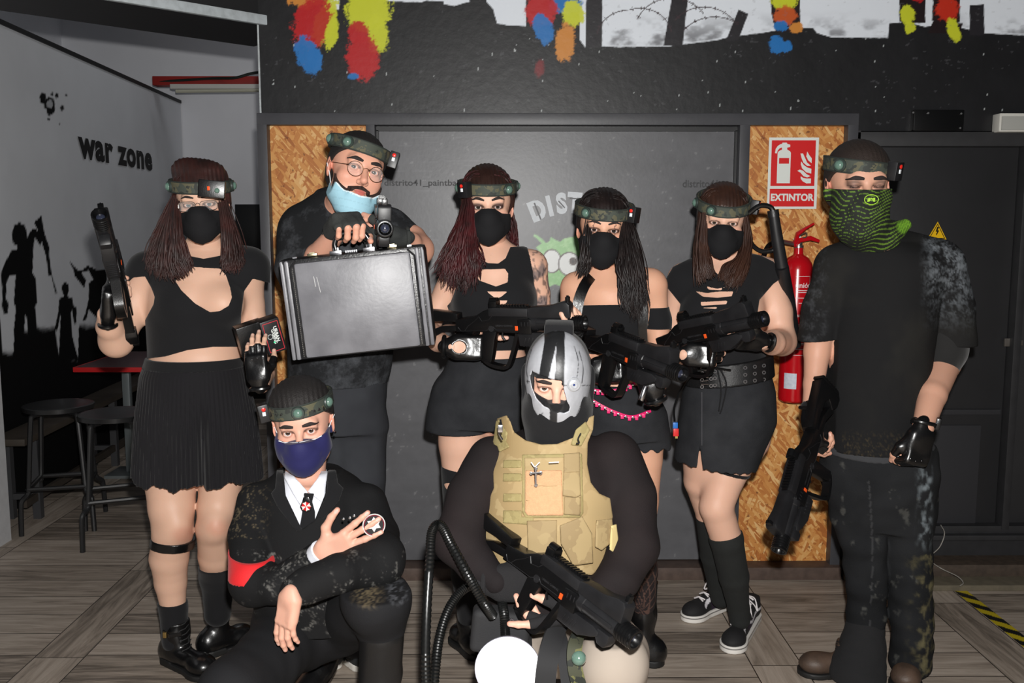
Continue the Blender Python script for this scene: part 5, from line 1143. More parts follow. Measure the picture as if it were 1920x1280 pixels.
    garment('trousers', L, mat('dark_work_trousers', srgb(46, 47, 51), .9, spec=.2, mottle=.5, mscale=9, mcol=srgb(62, 64, 68), dirt=srgb(96, 98, 100), dscale=5, dthr=.66), root, [lambda p: p[:, 2]-zp], off=.006, res=.006, wr=.005, wf=17)
    for x in (606, 668): boot(root, P(x, 1195, Y+.05), FL(x-10 if x > 640 else x-20, 1236), mat('trainer_dark', srgb(40, 42, 44), .7), hgt=.02, solem=mat('trainer_sole', srgb(216, 212, 204), .6), name='trainer')
    gm = mat('grey_knit_glove', srgb(40, 42, 42), .95, bump=.8, bscale=220, mottle=.5, mscale=20, mcol=srgb(66, 68, 64))
    hr.glove(root, m=gm, studs=False, off=.005, wrist=.06); hl.glove(root, m=gm, studs=False, off=.004)
    hm = mat('hair_black_short', srgb(24, 20, 19), .7, bump=1., bscale=260); scalp_cap(h, 'hair', hm, hair_line=.05, thick=.006, sides=.0, back=-.07, amp=.0006)
    h.headband('camouflage sensor headband', z=.066, tilt=.06, side=-.05, pods=((-88, 'dome'), (-42, 'dome'), (68, 'boxside')), rx=.084)
    gun(P(712, 404, 3.08), P(722, 429, 2.60), (.04, -.1, 1), 'black toy rifle pointed at the camera above the briefcase')
    # briefcase
    bc = P(672, 568, 2.70); Rb = rot(0, -6, 3)@rot(1, 0, 0); W_, H_, D_ = .2135, .15, .05
    w0 = np.linalg.norm(P(527, 487, 2.66)-P(803, 458, 2.66))/2; W_ = w0; H_ = np.linalg.norm(P(527, 487, 2.66)-P(545, 680, 2.66))/2
    bcs = thing('briefcase', 'large black leather attache briefcase held up by its handle', 'briefcase', bc)
    def lt(m_name):
        return mat('case_leather_sheen', srgb(96, 96, 101), .42, spec=.6, bump=.18, bscale=90, mottle=.7, mscale=11, mcol=srgb(134, 134, 139))  # specular sheen of the black leather put into the grey base colour
    q = MB(); q.box(bc+Rb@np.array([0, .047, 0]), (W_, .05, H_), R=Rb, bev=.014); body = q.obj('shell', mat('case_leather_dark', srgb(26, 26, 28), .35, spec=.6, bump=.4, bscale=150), bcs)
    q = MB(); q.box(bc+Rb@np.array([0, -.004, 0]), (W_*.985, .012, H_*.985), R=Rb, bev=.010); q.obj('lid', mat('case_leather_dark', 0), bcs)
    q = MB(); q.box(bc+Rb@np.array([0, -.015, -.004]), (W_*.79, .010, H_*.93), R=Rb, bev=.009); q.obj('front_panel', lt(0), bcs)
    for sg in (-1, 1):
        for k, (a, w__) in enumerate(((.885, .028), (.955, .026))):
            q = MB(); x = sg*W_*a; q.prism([(x-W_*w__, -H_*.97), (x+W_*w__, -H_*.97), (x+W_*w__, H_*(.93-.04*k)), (x+W_*w__*.4, H_*.975), (x-W_*w__*1.2*(1 if sg > 0 else -1)*0-W_*w__, H_*.95)], -.026+.004*k, -.006, c=bc, R=Rb, bev=.004); q.obj('side_strip', lt(0), bcs)
        q = MB(); x = sg*W_*.845
        q.tube([bc+Rb@np.array([x, -.024, z]) for z in np.linspace(-H_*.93, H_*.82, 8)]+[bc+Rb@np.array([x-sg*.018, -.022, H_*.95])], .0028, 8); q.obj('piping', mat('case_leather_dark', 0), bcs)
    q = MB()
    for z in np.linspace(-H_*.9, H_*.8, 46):
        for sg in (-1, 1): q.box(bc+Rb@np.array([sg*W_*.812, -.0252, z]), (.0006, .0006, .0017), R=Rb)
    q.obj('stitching', mat('stitch', srgb(120, 116, 110), .6), bcs)
    q = MB(); T_ = lambda x, y, z: bc+Rb@np.array([x, y, z]); hx = .048; oy = .03
    q.tube(bez([T_(-hx, oy, H_+.008), T_(-hx-.001, oy, H_+.03), T_(-hx+.014, oy, H_+.052), T_(0, oy, H_+.056), T_(hx-.014, oy, H_+.052), T_(hx+.001, oy, H_+.03), T_(hx, oy, H_+.008)], 30), .0078, 12, flat=(1, 1)); q.obj('handle', mat('handle_leather', srgb(20, 20, 21), .25, coat=.5), bcs)
    for sg in (-1, 1):
        MB().box(T_(sg*hx, oy-.006, H_+.004), (.017, .014, .0045), R=Rb, bev=.001).box(T_(sg*hx, oy, H_+.011), (.0085, .006, .006), R=Rb, bev=.001).obj('handle_bracket', steel, bcs)
        MB().box(T_(sg*.115, oy-.014, H_+.004), (.014, .010, .004), R=Rb, bev=.001).box(T_(sg*.115, oy-.016, H_+.009), (.008, .005, .002), R=Rb).obj('latch', mat('latch_nickel', srgb(190, 180, 150), .25, metal=1.), bcs)
        MB().box(T_(sg*.165, oy-.02, H_+.001), (.006, .004, .002), R=Rb).obj('hinge_pin', steel, bcs)
    q = MB(); [q.box(T_(-.018+.006*i, oy-.016, H_+.003), (.002, .003, .003), R=Rb) for i in range(6)]; q.obj('combination_lock', steel, bcs)
    q = MB(); q.tube([T_(-W_*.54, -.0262, H_*.62), T_(-W_*.53, -.0262, H_*.42)], .0012, 5); q.tube([T_(-W_*.5, -.0262, H_*.6), T_(-W_*.475, -.0262, H_*.3)], .001, 5); q.obj('scratch', mat('scratch_white', srgb(190, 190, 190), .5), bcs)
    q = MB(); [q.lathe([(.006, 0), (.005, .004), (.0001, .004)], c=T_(x, .05, -H_), R=frame(-Rb[:, 2], Rb[:, 1]), n=10) for x in (-W_*.8, W_*.8)]; q.obj('foot', steel, bcs)
build_m2()
# ================================================================ woman with red choker (centre left)
def build_w3():
    Y = 3.08; root = thing('person', 'woman in black cutout crop top and red choker holding a rifle across her waist', 'person', P(890, 1190, 3.25)*np.array([1, 1, 0]))
    h = Head(root, (915, 388), 2.97, ax=2, ay=-1, az=2, s=.98, fem=True)
    def mk(q, c):
        for sg in (-1, 1):
            d = np.sqrt(((q[:, 0]-sg*.036)/.027)**2+((q[:, 2]-.004)/.0125)**2+((q[:, 1]+.085)/.035)**2); c = over(c, (1-sm(d, .45, 1.05))*.85, srgb(66, 50, 52))
        return c
    B = SDF()
    B.loft(rows_px([(462, 898, 944, Y, .06), (478, 884, 968, Y, .08), (500, 858, 997, Y, .10), (530, 852, 1002, Y, .112), (560, 848, 1006, Y, .122), (585, 846, 1004, Y, .12), (620, 856, 990, Y, .105), (655, 858, 982, Y, .10), (690, 838, 995, Y, .118), (725, 832, 1004, Y, .115), (755, 832, 1004, Y, .10)]))
    for x in (893, 962): B.ell(P(x, 562, Y-.075), (.062, .055, .058), k=.04)
    B.cone(P(921, 472, Y-.0), h.T((0, .02, -.075)), .05, .046, .03)
    B.chain([P(905, 484, Y), P(862, 500, Y+.01)], [.052, .047], .04); B.chain([P(940, 484, Y), P(994, 497, Y)], [.052, .047], .04)
    lchain(B, [(858, 503, Y, 27), (838, 548, Y+.02, 24), (800, 615, Y+.02, 21)], .03); lchain(B, [(800, 615, Y+.02, 21), (822, 640, 2.95, 19), (848, 650, 2.86, 15)], .02)
    lchain(B, [(998, 500, Y, 27), (1008, 550, Y, 23), (1016, 620, Y, 20)], .03); lchain(B, [(1016, 620, Y, 20), (1035, 640, 2.92, 18), (1058, 650, 2.8, 14)], .02)
    lchain(B, [(868, 770, Y, 50), (866, 830, Y, 44), (862, 900, Y, 32), (868, 960, Y+.03, 33), (876, 1080, Y+.1, 26), (882, 1170, Y+.14, 19)], .03)
    lchain(B, [(960, 770, Y, 50), (966, 840, Y, 42), (970, 900, Y, 33), (975, 960, Y+.03, 32), (975, 1080, Y+.08, 25), (978, 1190, Y+.12, 19)], .03)
    def tat(V, c):
        px, py = proj(V); m = (px > 985)*(py < 640)*(py > 470)*(V[:, 2] > .8); n = wob(V, 70, 7); n2 = wob(V, 130, 9); c = over(c, m*sm(n, .05, .35)*.75, srgb(92, 92, 98)); c = over(c, m*(np.abs(n2) < .12)*.7, srgb(50, 50, 56)); return over(c, m*sm(wob(V, 40, 12), .5, .8)*.4, srgb(190, 90, 90))
    hr = Hand(P(846, 650, 2.86), (1, -.06, -.02), (0, 1, -.1), 1, curls=[(4, 8, 6), (35, 80, 40), (42, 85, 40), (48, 85, 40)], sp=2, thumb=(.2, .5, .2))
    hl = Hand(P(1062, 652, 2.8), (.15, -.5, .45), (-.4, .4, .7), 1, curls=[(30, 40, 25)]*4, thumb=(.5, .2, .1))
    person_mesh(root, [body_surf(B, paint=tat), h.mesh(neck=(P(921, 468, Y), .055), makeup=mk), hr.mesh(SK), hl.mesh(SK)])
    h.eyes((60, 50, 44)); h.brows(th=.0034, arch=.008)
    face_mask(h)
    T = SDF(); T.p = list(B.p[:7])
    out = [(872, 476), (898, 484), (915, 493), (934, 494), (948, 484), (957, 463), (988, 461), (996, 490), (1001, 520), (1006, 545), (1030, 560), (1030, 655), (990, 656), (830, 660), (815, 600), (845, 566), (855, 540), (858, 505), (862, 478)]
    cuts = [[(895, 520), (904, 505), (947, 503.6), (953, 513), (952, 529), (930, 537), (897, 525)], [(912, 546), (952, 546), (940, 556), (930, 560)], [(922, 563), (954, 563), (942, 574)]]
    ro = pxregion(out); rc = [pxregion(c) for c in cuts]
    back = lambda p: np.where(p[:, 1] > Y+.02, -.05, 1.)
    top = lambda p: np.maximum(P(0, 656, Y)[2]-p[:, 2], p[:, 2]-P(0, 462, Y)[2])
    regs = [ro]+[(lambda c: (lambda p: np.where(p[:, 1] < Y, -c(p), -.05)))(c) for c in rc]
    garment('crop_top', T, blk, root, regs, off=.006, res=.005, wr=.0012, wf=30)
    S = SDF(); S.loft(rows_px([(664, 846, 992, Y, .114), (690, 834, 1002, Y, .126), (730, 822, 1014, Y, .135), (765, 812, 1020, Y, .132), (792, 806, 1022, Y, .125)]))
    for (x0, x1, x2) in ((862, 860, 858), (968, 972, 976)): lchain(S, [(x0, 745, Y, 54), (x1, 775, Y, 57), (x2, 800, Y, 59)], .02)
    zt = P(0, 666, Y)[2]; zb = P(0, 806, Y)[2]
    garment('denim_shorts', S, denim, root, [lambda p: np.maximum(p[:, 2]-zt, zb-p[:, 2]-.02*(p[:, 0]+.2))], off=.004, res=.005, wr=.0025, wf=26)
    for sx, y0 in ((-1, 872),):
        pass
    L = SDF(); lchain(L, [(862, 890, Y, 34), (868, 960, Y+.03, 35), (876, 1080, Y+.1, 28), (882, 1170, Y+.14, 21)], .03)
    for nm, L_ in (('stocking', [(862, 880, Y, 34), (868, 960, Y+.03, 35), (876, 1080, Y+.1, 28), (882, 1170, Y+.14, 21)]), ('stocking', [(968, 880, Y, 34), (975, 960, Y+.03, 34), (975, 1080, Y+.08, 27), (978, 1190, Y+.12, 21)])):
        L = SDF(); lchain(L, L_, .03); zz = P(0, 872, Y)[2]; garment(nm, L, blk, root, [lambda p: p[:, 2]-zz], off=.004)
    boot(root, P(882, 1165, Y+.14), FL(874, 1214, .0), leather); boot(root, P(978, 1180, Y+.12), FL(975, 1220, .0), leather)
    hr.glove(root, hole=True); hl.glove(root)
    # choker
    mb = MB(); A = np.linspace(0, 2*math.pi, 40); cc = P(921, 468, Y-.012); ring = [cc+np.array([math.sin(a)*.058, -math.cos(a)*.058, -.016*math.cos(a)]) for a in A]
    mb.tube(ring, .006, 8, cap=False); o = mb.obj('choker', mat('choker_black', srgb(20, 14, 15), .2), root); q = MB(); q.tube([r+[0, 0, .006] for r in ring], .0022, 6, cap=False); q.tube([r-[0, 0, .006] for r in ring], .0022, 6, cap=False); lab(q.obj('choker_edge', mat('choker_red', srgb(196, 20, 30), .3), o), 'red edge')
    [MB().lathe([(.004, 0), (.003, .003), (.0001, .0035)], c=ring[i]*1.0+nrm(ring[i]-cc)*.005, R=frame(nrm(ring[i]-cc), (0, 0, 1)), n=8).obj('choker_stud', steel, o) for i in (0, 3, 36)]
    hm = hair_mat('hair_dark_red', srgb(40, 20, 20), srgb(78, 22, 26)); rs = np.random.RandomState(2)
    scalp_cap(h, 'hair_cap', hair_mat('hair_top_brown', srgb(52, 32, 26), srgb(34, 20, 18)), hair_line=.055, thick=.012, extra=lambda S: S.ell(h.T((0, .03, .07)), (.06, .07, .055), h.R, .03))
    g = [[(874, 372, 3.0), (860, 420, 2.98), (838, 470, 2.97), (812, 515, 2.97)], [(878, 372, 2.98), (868, 430, 2.94), (850, 490, 2.92), (840, 540, 2.92)], [(882, 380, 2.97), (880, 440, 2.93), (878, 500, 2.90), (872, 555, 2.91)], [(884, 390, 2.98), (888, 450, 2.95), (896, 480, 2.92), (900, 512, 2.93)]]
    hair_strands('hair', hm, root, crown(h)+bundle(g, 620, .006, .017, wave=.012, wn=2.6, rs=rs)+bundle([[(955, 380, 3.08), (966, 430, 3.1), (968, 480, 3.12)], [(940, 380, 3.14), (955, 430, 3.14), (960, 480, 3.16)], [(880, 380, 3.15), (880, 430, 3.16), (890, 480, 3.16)]], 200, .01, .012, wave=.006, rs=rs), r0=.002)
    h.headband('camouflage sensor headband', z=.064, tilt=.12, side=-.02, pods=((42, 'dome'), (-42, 'box'), (-70, 'dome'), (100, 'dome')))
    gun(P(820, 603, 2.92), P(1097, 606, 2.70), (0, -.12, 1), 'black toy rifle held across the waist of the woman in the red choker')
if True: build_w3()
# ================================================================ woman with long black hair and bandeau (centre right)
def sling_strap(name, m, root, pts, w=.018, th=.003, face=(0, -1, 0)):
    mb = MB(); p = bez([P(*q) for q in pts], 24); T = np.gradient(p, axis=0); T /= np.linalg.norm(T, axis=1)[:, None]; f = np.array(face, float); V = []
    for i in range(len(p)):
        s_ = nrm(np.cross(T[i], f)); n = nrm(np.cross(s_, T[i])); V += [p[i]+s_*w+n*th, p[i]-s_*w+n*th, p[i]-s_*w-n*th, p[i]+s_*w-n*th]
    k = len(p); mb.add(V, [[i*4+j, i*4+(j+1) % 4, (i+1)*4+(j+1) % 4, (i+1)*4+j] for i in range(k-1) for j in range(4)]+[[0, 1, 2, 3], [(k-1)*4+j for j in range(4)]]); return mb.obj(name, m, root)
def build_w4():
    Y = 3.05; root = thing('person', 'woman with long wavy black hair in a black off shoulder top holding a rifle', 'person', P(1190, 1200, 3.2)*np.array([1, 1, 0]))
    h = Head(root, (1132.5, 431.5), 2.94, ax=3, ay=4, az=-3, s=.98, fem=True, open_=(.92, .92))
    def mk(q, c):
        for sg in (-1, 1):
            d = np.sqrt(((q[:, 0]-sg*.036)/.020)**2+((q[:, 2]-.002)/.0095)**2+((q[:, 1]+.085)/.035)**2); c = over(c, (1-sm(d, .5, 1.05))*.6, srgb(70, 50, 50))
            m = (np.abs(q[:, 0]-sg*.034-.002*np.sin(q[:, 2]*400)) < .0016)*(q[:, 2] < .024)*(q[:, 2] > -.024)*(q[:, 1] < -.04)*(np.abs(q[:, 2]) > .004); c = over(c, m*.75, srgb(40, 26, 28))
        return c
    tint = srgb(218, 166, 138); B = SDF()
    B.loft(rows_px([(505, 1112, 1160, Y, .06), (522, 1092, 1195, Y, .08), (540, 1076, 1222, Y, .10), (580, 1078, 1214, Y, .112), (610, 1082, 1210, Y, .118), (650, 1092, 1200, Y, .10), (690, 1098, 1198, Y, .095), (725, 1096, 1218, Y, .105), (765, 1094, 1230, Y, .10)]))
    for x in (1118, 1170): B.ell(P(x, 605, Y-.07), (.058, .05, .054), k=.04)
    B.cone(P(1137, 510, Y), h.T((0, .02, -.075)), .047, .043, .03)
    B.chain([P(1120, 522, Y), P(1082, 536, Y)], [.045, .045], .04); B.chain([P(1155, 520, Y), P(1218, 530, Y)], [.045, .048], .04)
    lchain(B, [(1078, 542, Y, 25), (1070, 590, Y, 22), (1076, 655, Y, 19)], .03); lchain(B, [(1076, 655, Y, 19), (1092, 680, 2.92, 17), (1108, 692, 2.82, 14)], .02)
    lchain(B, [(1222, 540, Y, 28), (1232, 600, Y, 23), (1240, 690, Y, 20)], .03); lchain(B, [(1240, 690, Y, 20), (1236, 715, 2.85, 17), (1228, 735, 2.7, 13)], .02)
    lchain(B, [(1205, 800, Y, 46), (1206, 860, Y, 36), (1204, 940, Y, 31), (1202, 1000, Y, 27), (1205, 1070, Y+.03, 27), (1207, 1150, Y+.08, 20)], .03)
    lchain(B, [(1120, 800, Y, 46), (1118, 860, Y, 38), (1116, 1000, Y, 28), (1118, 1080, Y+.03, 27), (1120, 1180, Y+.1, 18)], .03)
    hr = Hand(P(1110, 694, 2.82), (.95, -.3, .1), (.2, 1, -.1), 1, curls=[(4, 12, 8), (40, 80, 40), (45, 85, 40), (50, 85, 40)], thumb=(.2, .5, .2))
    hl = Hand(P(1226, 738, 2.66), (-.35, -.1, 1), (.1, 1, .1), -1, curls=[(25, 45, 25), (28, 50, 25), (30, 50, 25), (30, 50, 25)], thumb=(.5, .2, .1), s=.92)
    person_mesh(root, [body_surf(B, tint=tint), h.mesh(neck=(P(1137, 508, Y), .048), makeup=mk, tint=tint), hr.mesh(tint), hl.mesh(tint)])
    h.eyes((44, 32, 28)); h.brows(th=.003, arch=.008, z0=.019); face_mask(h)
    T = SDF(); T.p = list(B.p[:3])
    ro = pxregion([(1060, 573), (1110, 572), (1180, 571), (1216, 574), (1216, 655), (1190, 660), (1110, 664), (1060, 655)]); garment('bandeau_top', T, blk, root, [ro], off=.006, res=.005, wr=.001)
    A = SDF(); lchain(A, [(1222, 560, Y, 27), (1232, 600, Y, 24.5), (1235, 640, Y, 23)], .03); zt, zb = P(0, 577, Y)[2], P(0, 616, Y)[2]
    garment('arm_band', A, blk, root, [lambda p: np.maximum(p[:, 2]-zt-.02*(p[:, 0]-.4), zb-p[:, 2])], off=.004, res=.004, wr=.001)
    sling_strap('harness_strap', leather, root, [(1108, 518, Y-.07), (1096, 535, Y-.115), (1086, 560, Y-.135), (1080, 590, Y-.14)], w=.017)
    sling_strap('harness_strap', leather, root, [(1198, 520, Y-.065), (1204, 560, Y-.125), (1204, 600, Y-.135), (1206, 650, Y-.12)], w=.014)
    S = SDF(); S.loft(rows_px([(714, 1096, 1216, Y, .11), (740, 1090, 1232, Y, .122), (780, 1082, 1244, Y, .13), (815, 1080, 1247, Y, .12)]))
    lchain(S, [(1206, 785, Y, 44), (1210, 815, Y, 43), (1213, 840, Y, 44)], .02); lchain(S, [(1120, 785, Y, 44), (1118, 815, Y, 44), (1116, 850, Y, 45)], .02)
    z0, z1 = P(0, 716, Y)[2], P(0, 838, Y)[2]; garment('denim_shorts', S, denim, root, [lambda p: np.maximum(p[:, 2]-z0+.0*p[:, 0], z1-p[:, 2]+.006*np.sin(p[:, 0]*150))], off=.004, res=.005, wr=.0025)
    # pink studded belts
    pk = mat('pink_belt', srgb(226, 40, 110), .35)
    for pts in ([(1098, 728, Y-.125), (1130, 733, Y-.145), (1160, 730, Y-.145), (1190, 718, Y-.125)], [(1098, 741, Y-.135), (1120, 756, Y-.15), (1150, 771, Y-.157), (1185, 781, Y-.15), (1220, 770, Y-.12)]):
        o = sling_strap('pink_belt', pk, root, pts, w=.0045, th=.002); p = bez([P(*q) for q in pts], 22); q = MB(); r = MB()
        for i in range(1, 21, 2): r.box(p[i]+[0, -.004, -.006], (.005, .002, .006), bev=.001); q.box(p[i+1]+[0, -.006, -.001], (.004, .002, .003), bev=.001)
        r.obj('belt_tab', pk, o); q.obj('belt_stud', steel, o)
    for L_ in ([(1204, 900, Y, 32), (1202, 1000, Y, 28), (1205, 1070, Y+.03, 28), (1207, 1150, Y+.08, 21)], [(1117, 900, Y, 32), (1116, 1000, Y, 29), (1118, 1080, Y+.03, 28), (1120, 1180, Y+.1, 19)]):
        L = SDF(); lchain(L, L_, .03); zz = P(0, 945, Y)[2]
        fm = mat('fishnet_stocking', srgb(44, 30, 30), .8)
        def netc(V):
            a = np.arctan2(V[:, 1]-V[:, 1].mean(), V[:, 0]-V[:, 0].mean()); u = a/6.283*9; w_ = V[:, 2]*16; g = np.minimum(np.abs((u+w_) % 1-.5), np.abs((u-w_) % 1-.5)); return np.where((g < .09)[:, None], np.array(srgb(86, 62, 54)), np.array(srgb(30, 22, 23)))
        garment('fishnet_stocking', L, mat('fishnet', (1, 1, 1), .8, vcol=True), root, [lambda p: p[:, 2]-zz], off=.001, res=.004, col=netc)
    boot(root, P(1207, 1150, Y+.08), FL(1203, 1243), leather, hgt=.12); boot(root, P(1120, 1180, Y+.1), FL(1108, 1250), leather, hgt=.12)
    hr.glove(root); hl.glove(root)
    tube = MB().lathe([(.0001, -.022), (.008, -.022), (.009, -.02), (.009, .02), (.008, .022), (.0001, .022)], c=P(1206, 737, 2.6), R=frame((-.35, -.1, -1), (0, 1, 0)), n=20); o = tube.obj('chrome_tube', steel); tag(o, 'small shiny chrome tube held in the hand under the rifle muzzle', 'tube')
    hm = hair_mat('hair_black', srgb(20, 15, 15), srgb(38, 28, 26)); rs = np.random.RandomState(8)
    scalp_cap(h, 'hair_cap', hm, hair_line=.057, thick=.011, extra=lambda S: S.ell(h.T((0, .03, .065)), (.06, .07, .05), h.R, .03))
    g1 = [[(1106, 408, 2.97), (1100, 450, 2.95), (1094, 490, 2.94), (1084, 520, 2.95)], [(1108, 415, 2.96), (1106, 455, 2.94), (1104, 490, 2.93), (1096, 515, 2.95)]]
    g2 = [[(1172, 410, 2.97), (1176, 470, 2.92), (1184, 540, 2.88), (1190, 620, 2.89)], [(1176, 410, 2.98), (1190, 450, 2.95), (1204, 520, 2.93), (1208, 590, 2.93)], [(1170, 420, 2.97), (1162, 480, 2.92), (1166, 530, 2.89), (1178, 600, 2.88)]]
    hair_strands('hair', hm, root, crown(h)+bundle(g1, 230, .006, .011, wave=.008, wn=2.4, rs=rs)+bundle(g2, 600, .006, .014, wave=.014, wn=2.3, rs=rs)+bundle([[(1112, 420, 3.1), (1118, 500, 3.13)], [(1165, 420, 3.1), (1175, 500, 3.12)]], 140, .01, .012, rs=rs), r0=.0019)
    h.headband('camouflage sensor headband', z=.062, tilt=.15, side=0, pods=((-38, 'dome'), (58, 'boxside'), (110, 'dome')))
    gun(P(1085, 626, 2.90), P(1280, 702, 2.50), (.1, -.15, 1), 'black toy rifle held by the woman with black hair, muzzle right of the silver mask')
build_w4()
# ================================================================ woman in t-shirt and denim skirt
def sneaker(root, heel, toe, label=None):
    hl = np.array(heel)*[1, 1, 0]; t = np.array(toe)*[1, 1, 0]; d = nrm(t-hl); sd = np.array([-d[1], d[0], 0]); L = np.linalg.norm(t-hl); R = np.stack([sd, d, [0, 0, 1]], 1); S = SDF()
    S.cone(hl+d*.04+[0, 0, .052], hl+d*(L-.055)+[0, 0, .03], .033, .034, .02); S.ell(hl+d*(L-.055)+[0, 0, .035], (.042, .055, .03), R, .02); S.cone(hl+d*.045+[0, 0, .05], hl+d*.055+[0, 0, .09], .034, .036, .02); S.cone(hl+d*.06+[0, 0, .085], hl+d*(L*.6)+[0, 0, .05], .026, .024, .02)
    f = lambda p: np.maximum(np.maximum(S(p), .02-p[:, 2]), p[:, 2]-.105)
    def col(V):
        q = (V-hl)@R; u = q[:, 1]/L; s_ = np.abs(q[:, 0]); z = q[:, 2]; c = np.ones((len(V), 3))*np.array(srgb(24, 23, 25))
        zc = np.interp(u, [.1, .3, .45, .6, .75], [.062, .062, .048, .07, .05]); m = (np.abs(z-zc) < .0055)*(s_ > .018)*(u > .1)*(u < .75); c = over(c, m*.95, srgb(225, 222, 226)); m2 = (s_ > .02)*(u > .28)*(u < .62)*(z < .06)*(z > .03); return over(c, m2*.3*(1-m), srgb(60, 30, 70))
    lo, hi = S.bounds(.01); lo[2] = 0; o = sdf_obj('sneaker', f, lo, hi, .0035, mat('sneaker_canvas', (1, 1, 1), .8, vcol=True), root, col=col)
    q = SDF(); q.cone(hl+d*.035, hl+d*(L-.055), .040, .043, .02); q.ell(hl+d*(L-.055), (.046, .058, .05), R, .02)
    f2 = lambda p: np.maximum(q(p*np.array([1, 1, 0])), np.maximum(p[:, 2]-.028, .002-p[:, 2])); lo, hi = q.bounds(.02); lo[2] = -.01; hi[2] = .04
    def c2(V): return np.where(((V[:, 2] > .0185) & (V[:, 2] < .0225))[:, None], np.array(srgb(30, 28, 30)), np.array(srgb(226, 222, 216)))
    sdf_obj('sole', f2, lo, hi, .0035, mat('sneaker_rubber', (1, 1, 1), .5, vcol=True), o, col=c2)
    q = MB()
    for i in range(5):
        u = i/4; b = hl+d*(L*.74*(1-u)+.105*u); z = .076*(1-u)+.116*u
        for a in (-1, 1): q.tube([b+sd*.022*a+[0, 0, z-.006], b+[0, 0, z+.006], b-sd*.02*a+d*-.014+[0, 0, z-.003]], .0032, 5)
    b = hl+d*.10; q.tube(bez([b+[0, 0, .122], b+sd*.03+d*.02+[0, 0, .122], b+sd*.045+d*.04+[0, 0, .085], b+sd*.03+d*.02+[0, 0, .095], b+[0, 0, .108]], 16), .0026, 5); q.tube(bez([b+[0, 0, .122], b-sd*.03+d*.03+[0, 0, .12], b-sd*.04+d*.05+[0, 0, .08], b-sd*.02+d*.02+[0, 0, .095], b+[0, 0, .108]], 16), .0026, 5)
    q.tube(bez([b+[0, 0, .122], b+sd*.015+d*.04+[0, 0, .11], b+sd*.03+d*.06+[0, 0, .06]], 10), .0026, 5)
    lab(q.obj('laces', mat('lace_white', srgb(232, 226, 226), .8), o), 'white laces')
def build_w5():
    Y = 3.17; root = thing('person', 'woman in black t-shirt, studded belt, denim skirt, knee socks and sneakers', 'person', FL(1372, 1175))
    h = Head(root, (1357, 418), 3.04, ax=2, ay=4, az=-9, s=.94, fem=True)
    B = SDF()
    B.loft(rows_px([(484, 1338, 1384, Y, .06), (496, 1318, 1412, Y, .08), (515, 1280, 1440, Y, .10), (550, 1274, 1438, Y, .118), (590, 1274, 1434, Y, .13), (630, 1282, 1428, Y, .12), (670, 1286, 1434, Y, .118), (710, 1282, 1446, Y, .13), (770, 1286, 1440, Y, .12)]))
    for x in (1318, 1388): B.ell(P(x, 585, Y-.075), (.07, .06, .062), k=.04)
    B.cone(P(1364, 488, Y), h.T((0, .02, -.075)), .05, .046, .03); B.chain([P(1345, 500, Y), P(1284, 520, Y)], [.052, .05], .04); B.chain([P(1385, 498, Y), P(1432, 512, Y)], [.052, .055], .04)
    lchain(B, [(1280, 528, Y, 27), (1268, 590, Y, 23), (1262, 660, Y, 20)], .03); lchain(B, [(1262, 660, Y, 20), (1272, 666, 3.02, 18), (1284, 664, 2.92, 15)], .02)
    lchain(B, [(1438, 525, Y, 33), (1456, 585, Y-.02, 29), (1466, 640, Y-.04, 25)], .03); lchain(B, [(1466, 640, Y-.04, 26), (1448, 642, 3.0, 23), (1428, 640, 2.9, 16)], .02)
    lchain(B, [(1395, 820, Y, 50), (1360, 890, Y-.02, 38), (1343, 950, Y-.04, 32), (1362, 1010, Y-.01, 30), (1376, 1080, Y+.06, 26), (1384, 1140, Y+.12, 17)], .03)
    lchain(B, [(1325, 820, Y, 50), (1316, 900, Y+.05, 34), (1330, 965, Y+.1, 25), (1338, 1040, Y+.2, 23), (1348, 1100, Y+.27, 17)], .03)
    hr = Hand(P(1284, 663, 2.92), (1, -.25, -.05), (.2, 1, -.1), 1, curls=[(20, 30, 20), (45, 70, 40), (50, 75, 40), (55, 80, 40)], thumb=(.1, .5, .2), s=.95)
    hl = Hand(P(1432, 641, 2.9), (-1, -.35, .1), (-.3, .6, .75), -1, curls=[(22, 40, 25)]*4, thumb=(.3, .3, .2), s=.95)
    person_mesh(root, [body_surf(B), h.mesh(neck=(P(1364, 486, Y), .05)), hr.mesh(SK), hl.mesh(SK)])
    h.eyes((70, 56, 46)); h.brows(th=.003, arch=.007); face_mask(h)
    T = SDF(); T.p = list(B.p[:6]); lchain(T, [(1280, 528, Y, 28), (1270, 575, Y, 27)], .03); lchain(T, [(1438, 525, Y, 34), (1452, 570, Y-.02, 32)], .03)
    out = [(1316, 476), (1332, 500), (1352, 520), (1372, 518), (1392, 492), (1398, 474), (1425, 478), (1450, 490), (1470, 518), (1450, 532), (1424, 562), (1420, 590), (1450, 700), (1270, 700), (1268, 610), (1276, 570), (1244, 530), (1262, 500), (1290, 486)]
    cuts = [[(1303, 545), (1325, 549), (1350, 546), (1375, 546), (1372, 555), (1345, 558), (1318, 556)], [(1313, 566), (1364, 563), (1362, 570), (1315, 573)], [(1322, 536), (1345, 541), (1360, 538), (1352, 544), (1330, 543)], [(1315, 577), (1345, 575), (1343, 579)]]
    rc = [pxregion(c) for c in cuts]
    garment('t_shirt', T, blk, root, [pxregion(out)]+[(lambda c: (lambda p: np.where(p[:, 1] < Y, -c(p), -.05)))(c) for c in rc], off=.007, res=.005, wr=.002, wf=24)
    S = SDF(); S.loft(rows_px([(690, 1292, 1440, Y, .13), (730, 1282, 1450, Y, .145), (790, 1274, 1452, Y, .155), (840, 1268, 1430, Y, .15), (890, 1262, 1412, Y, .145)]))
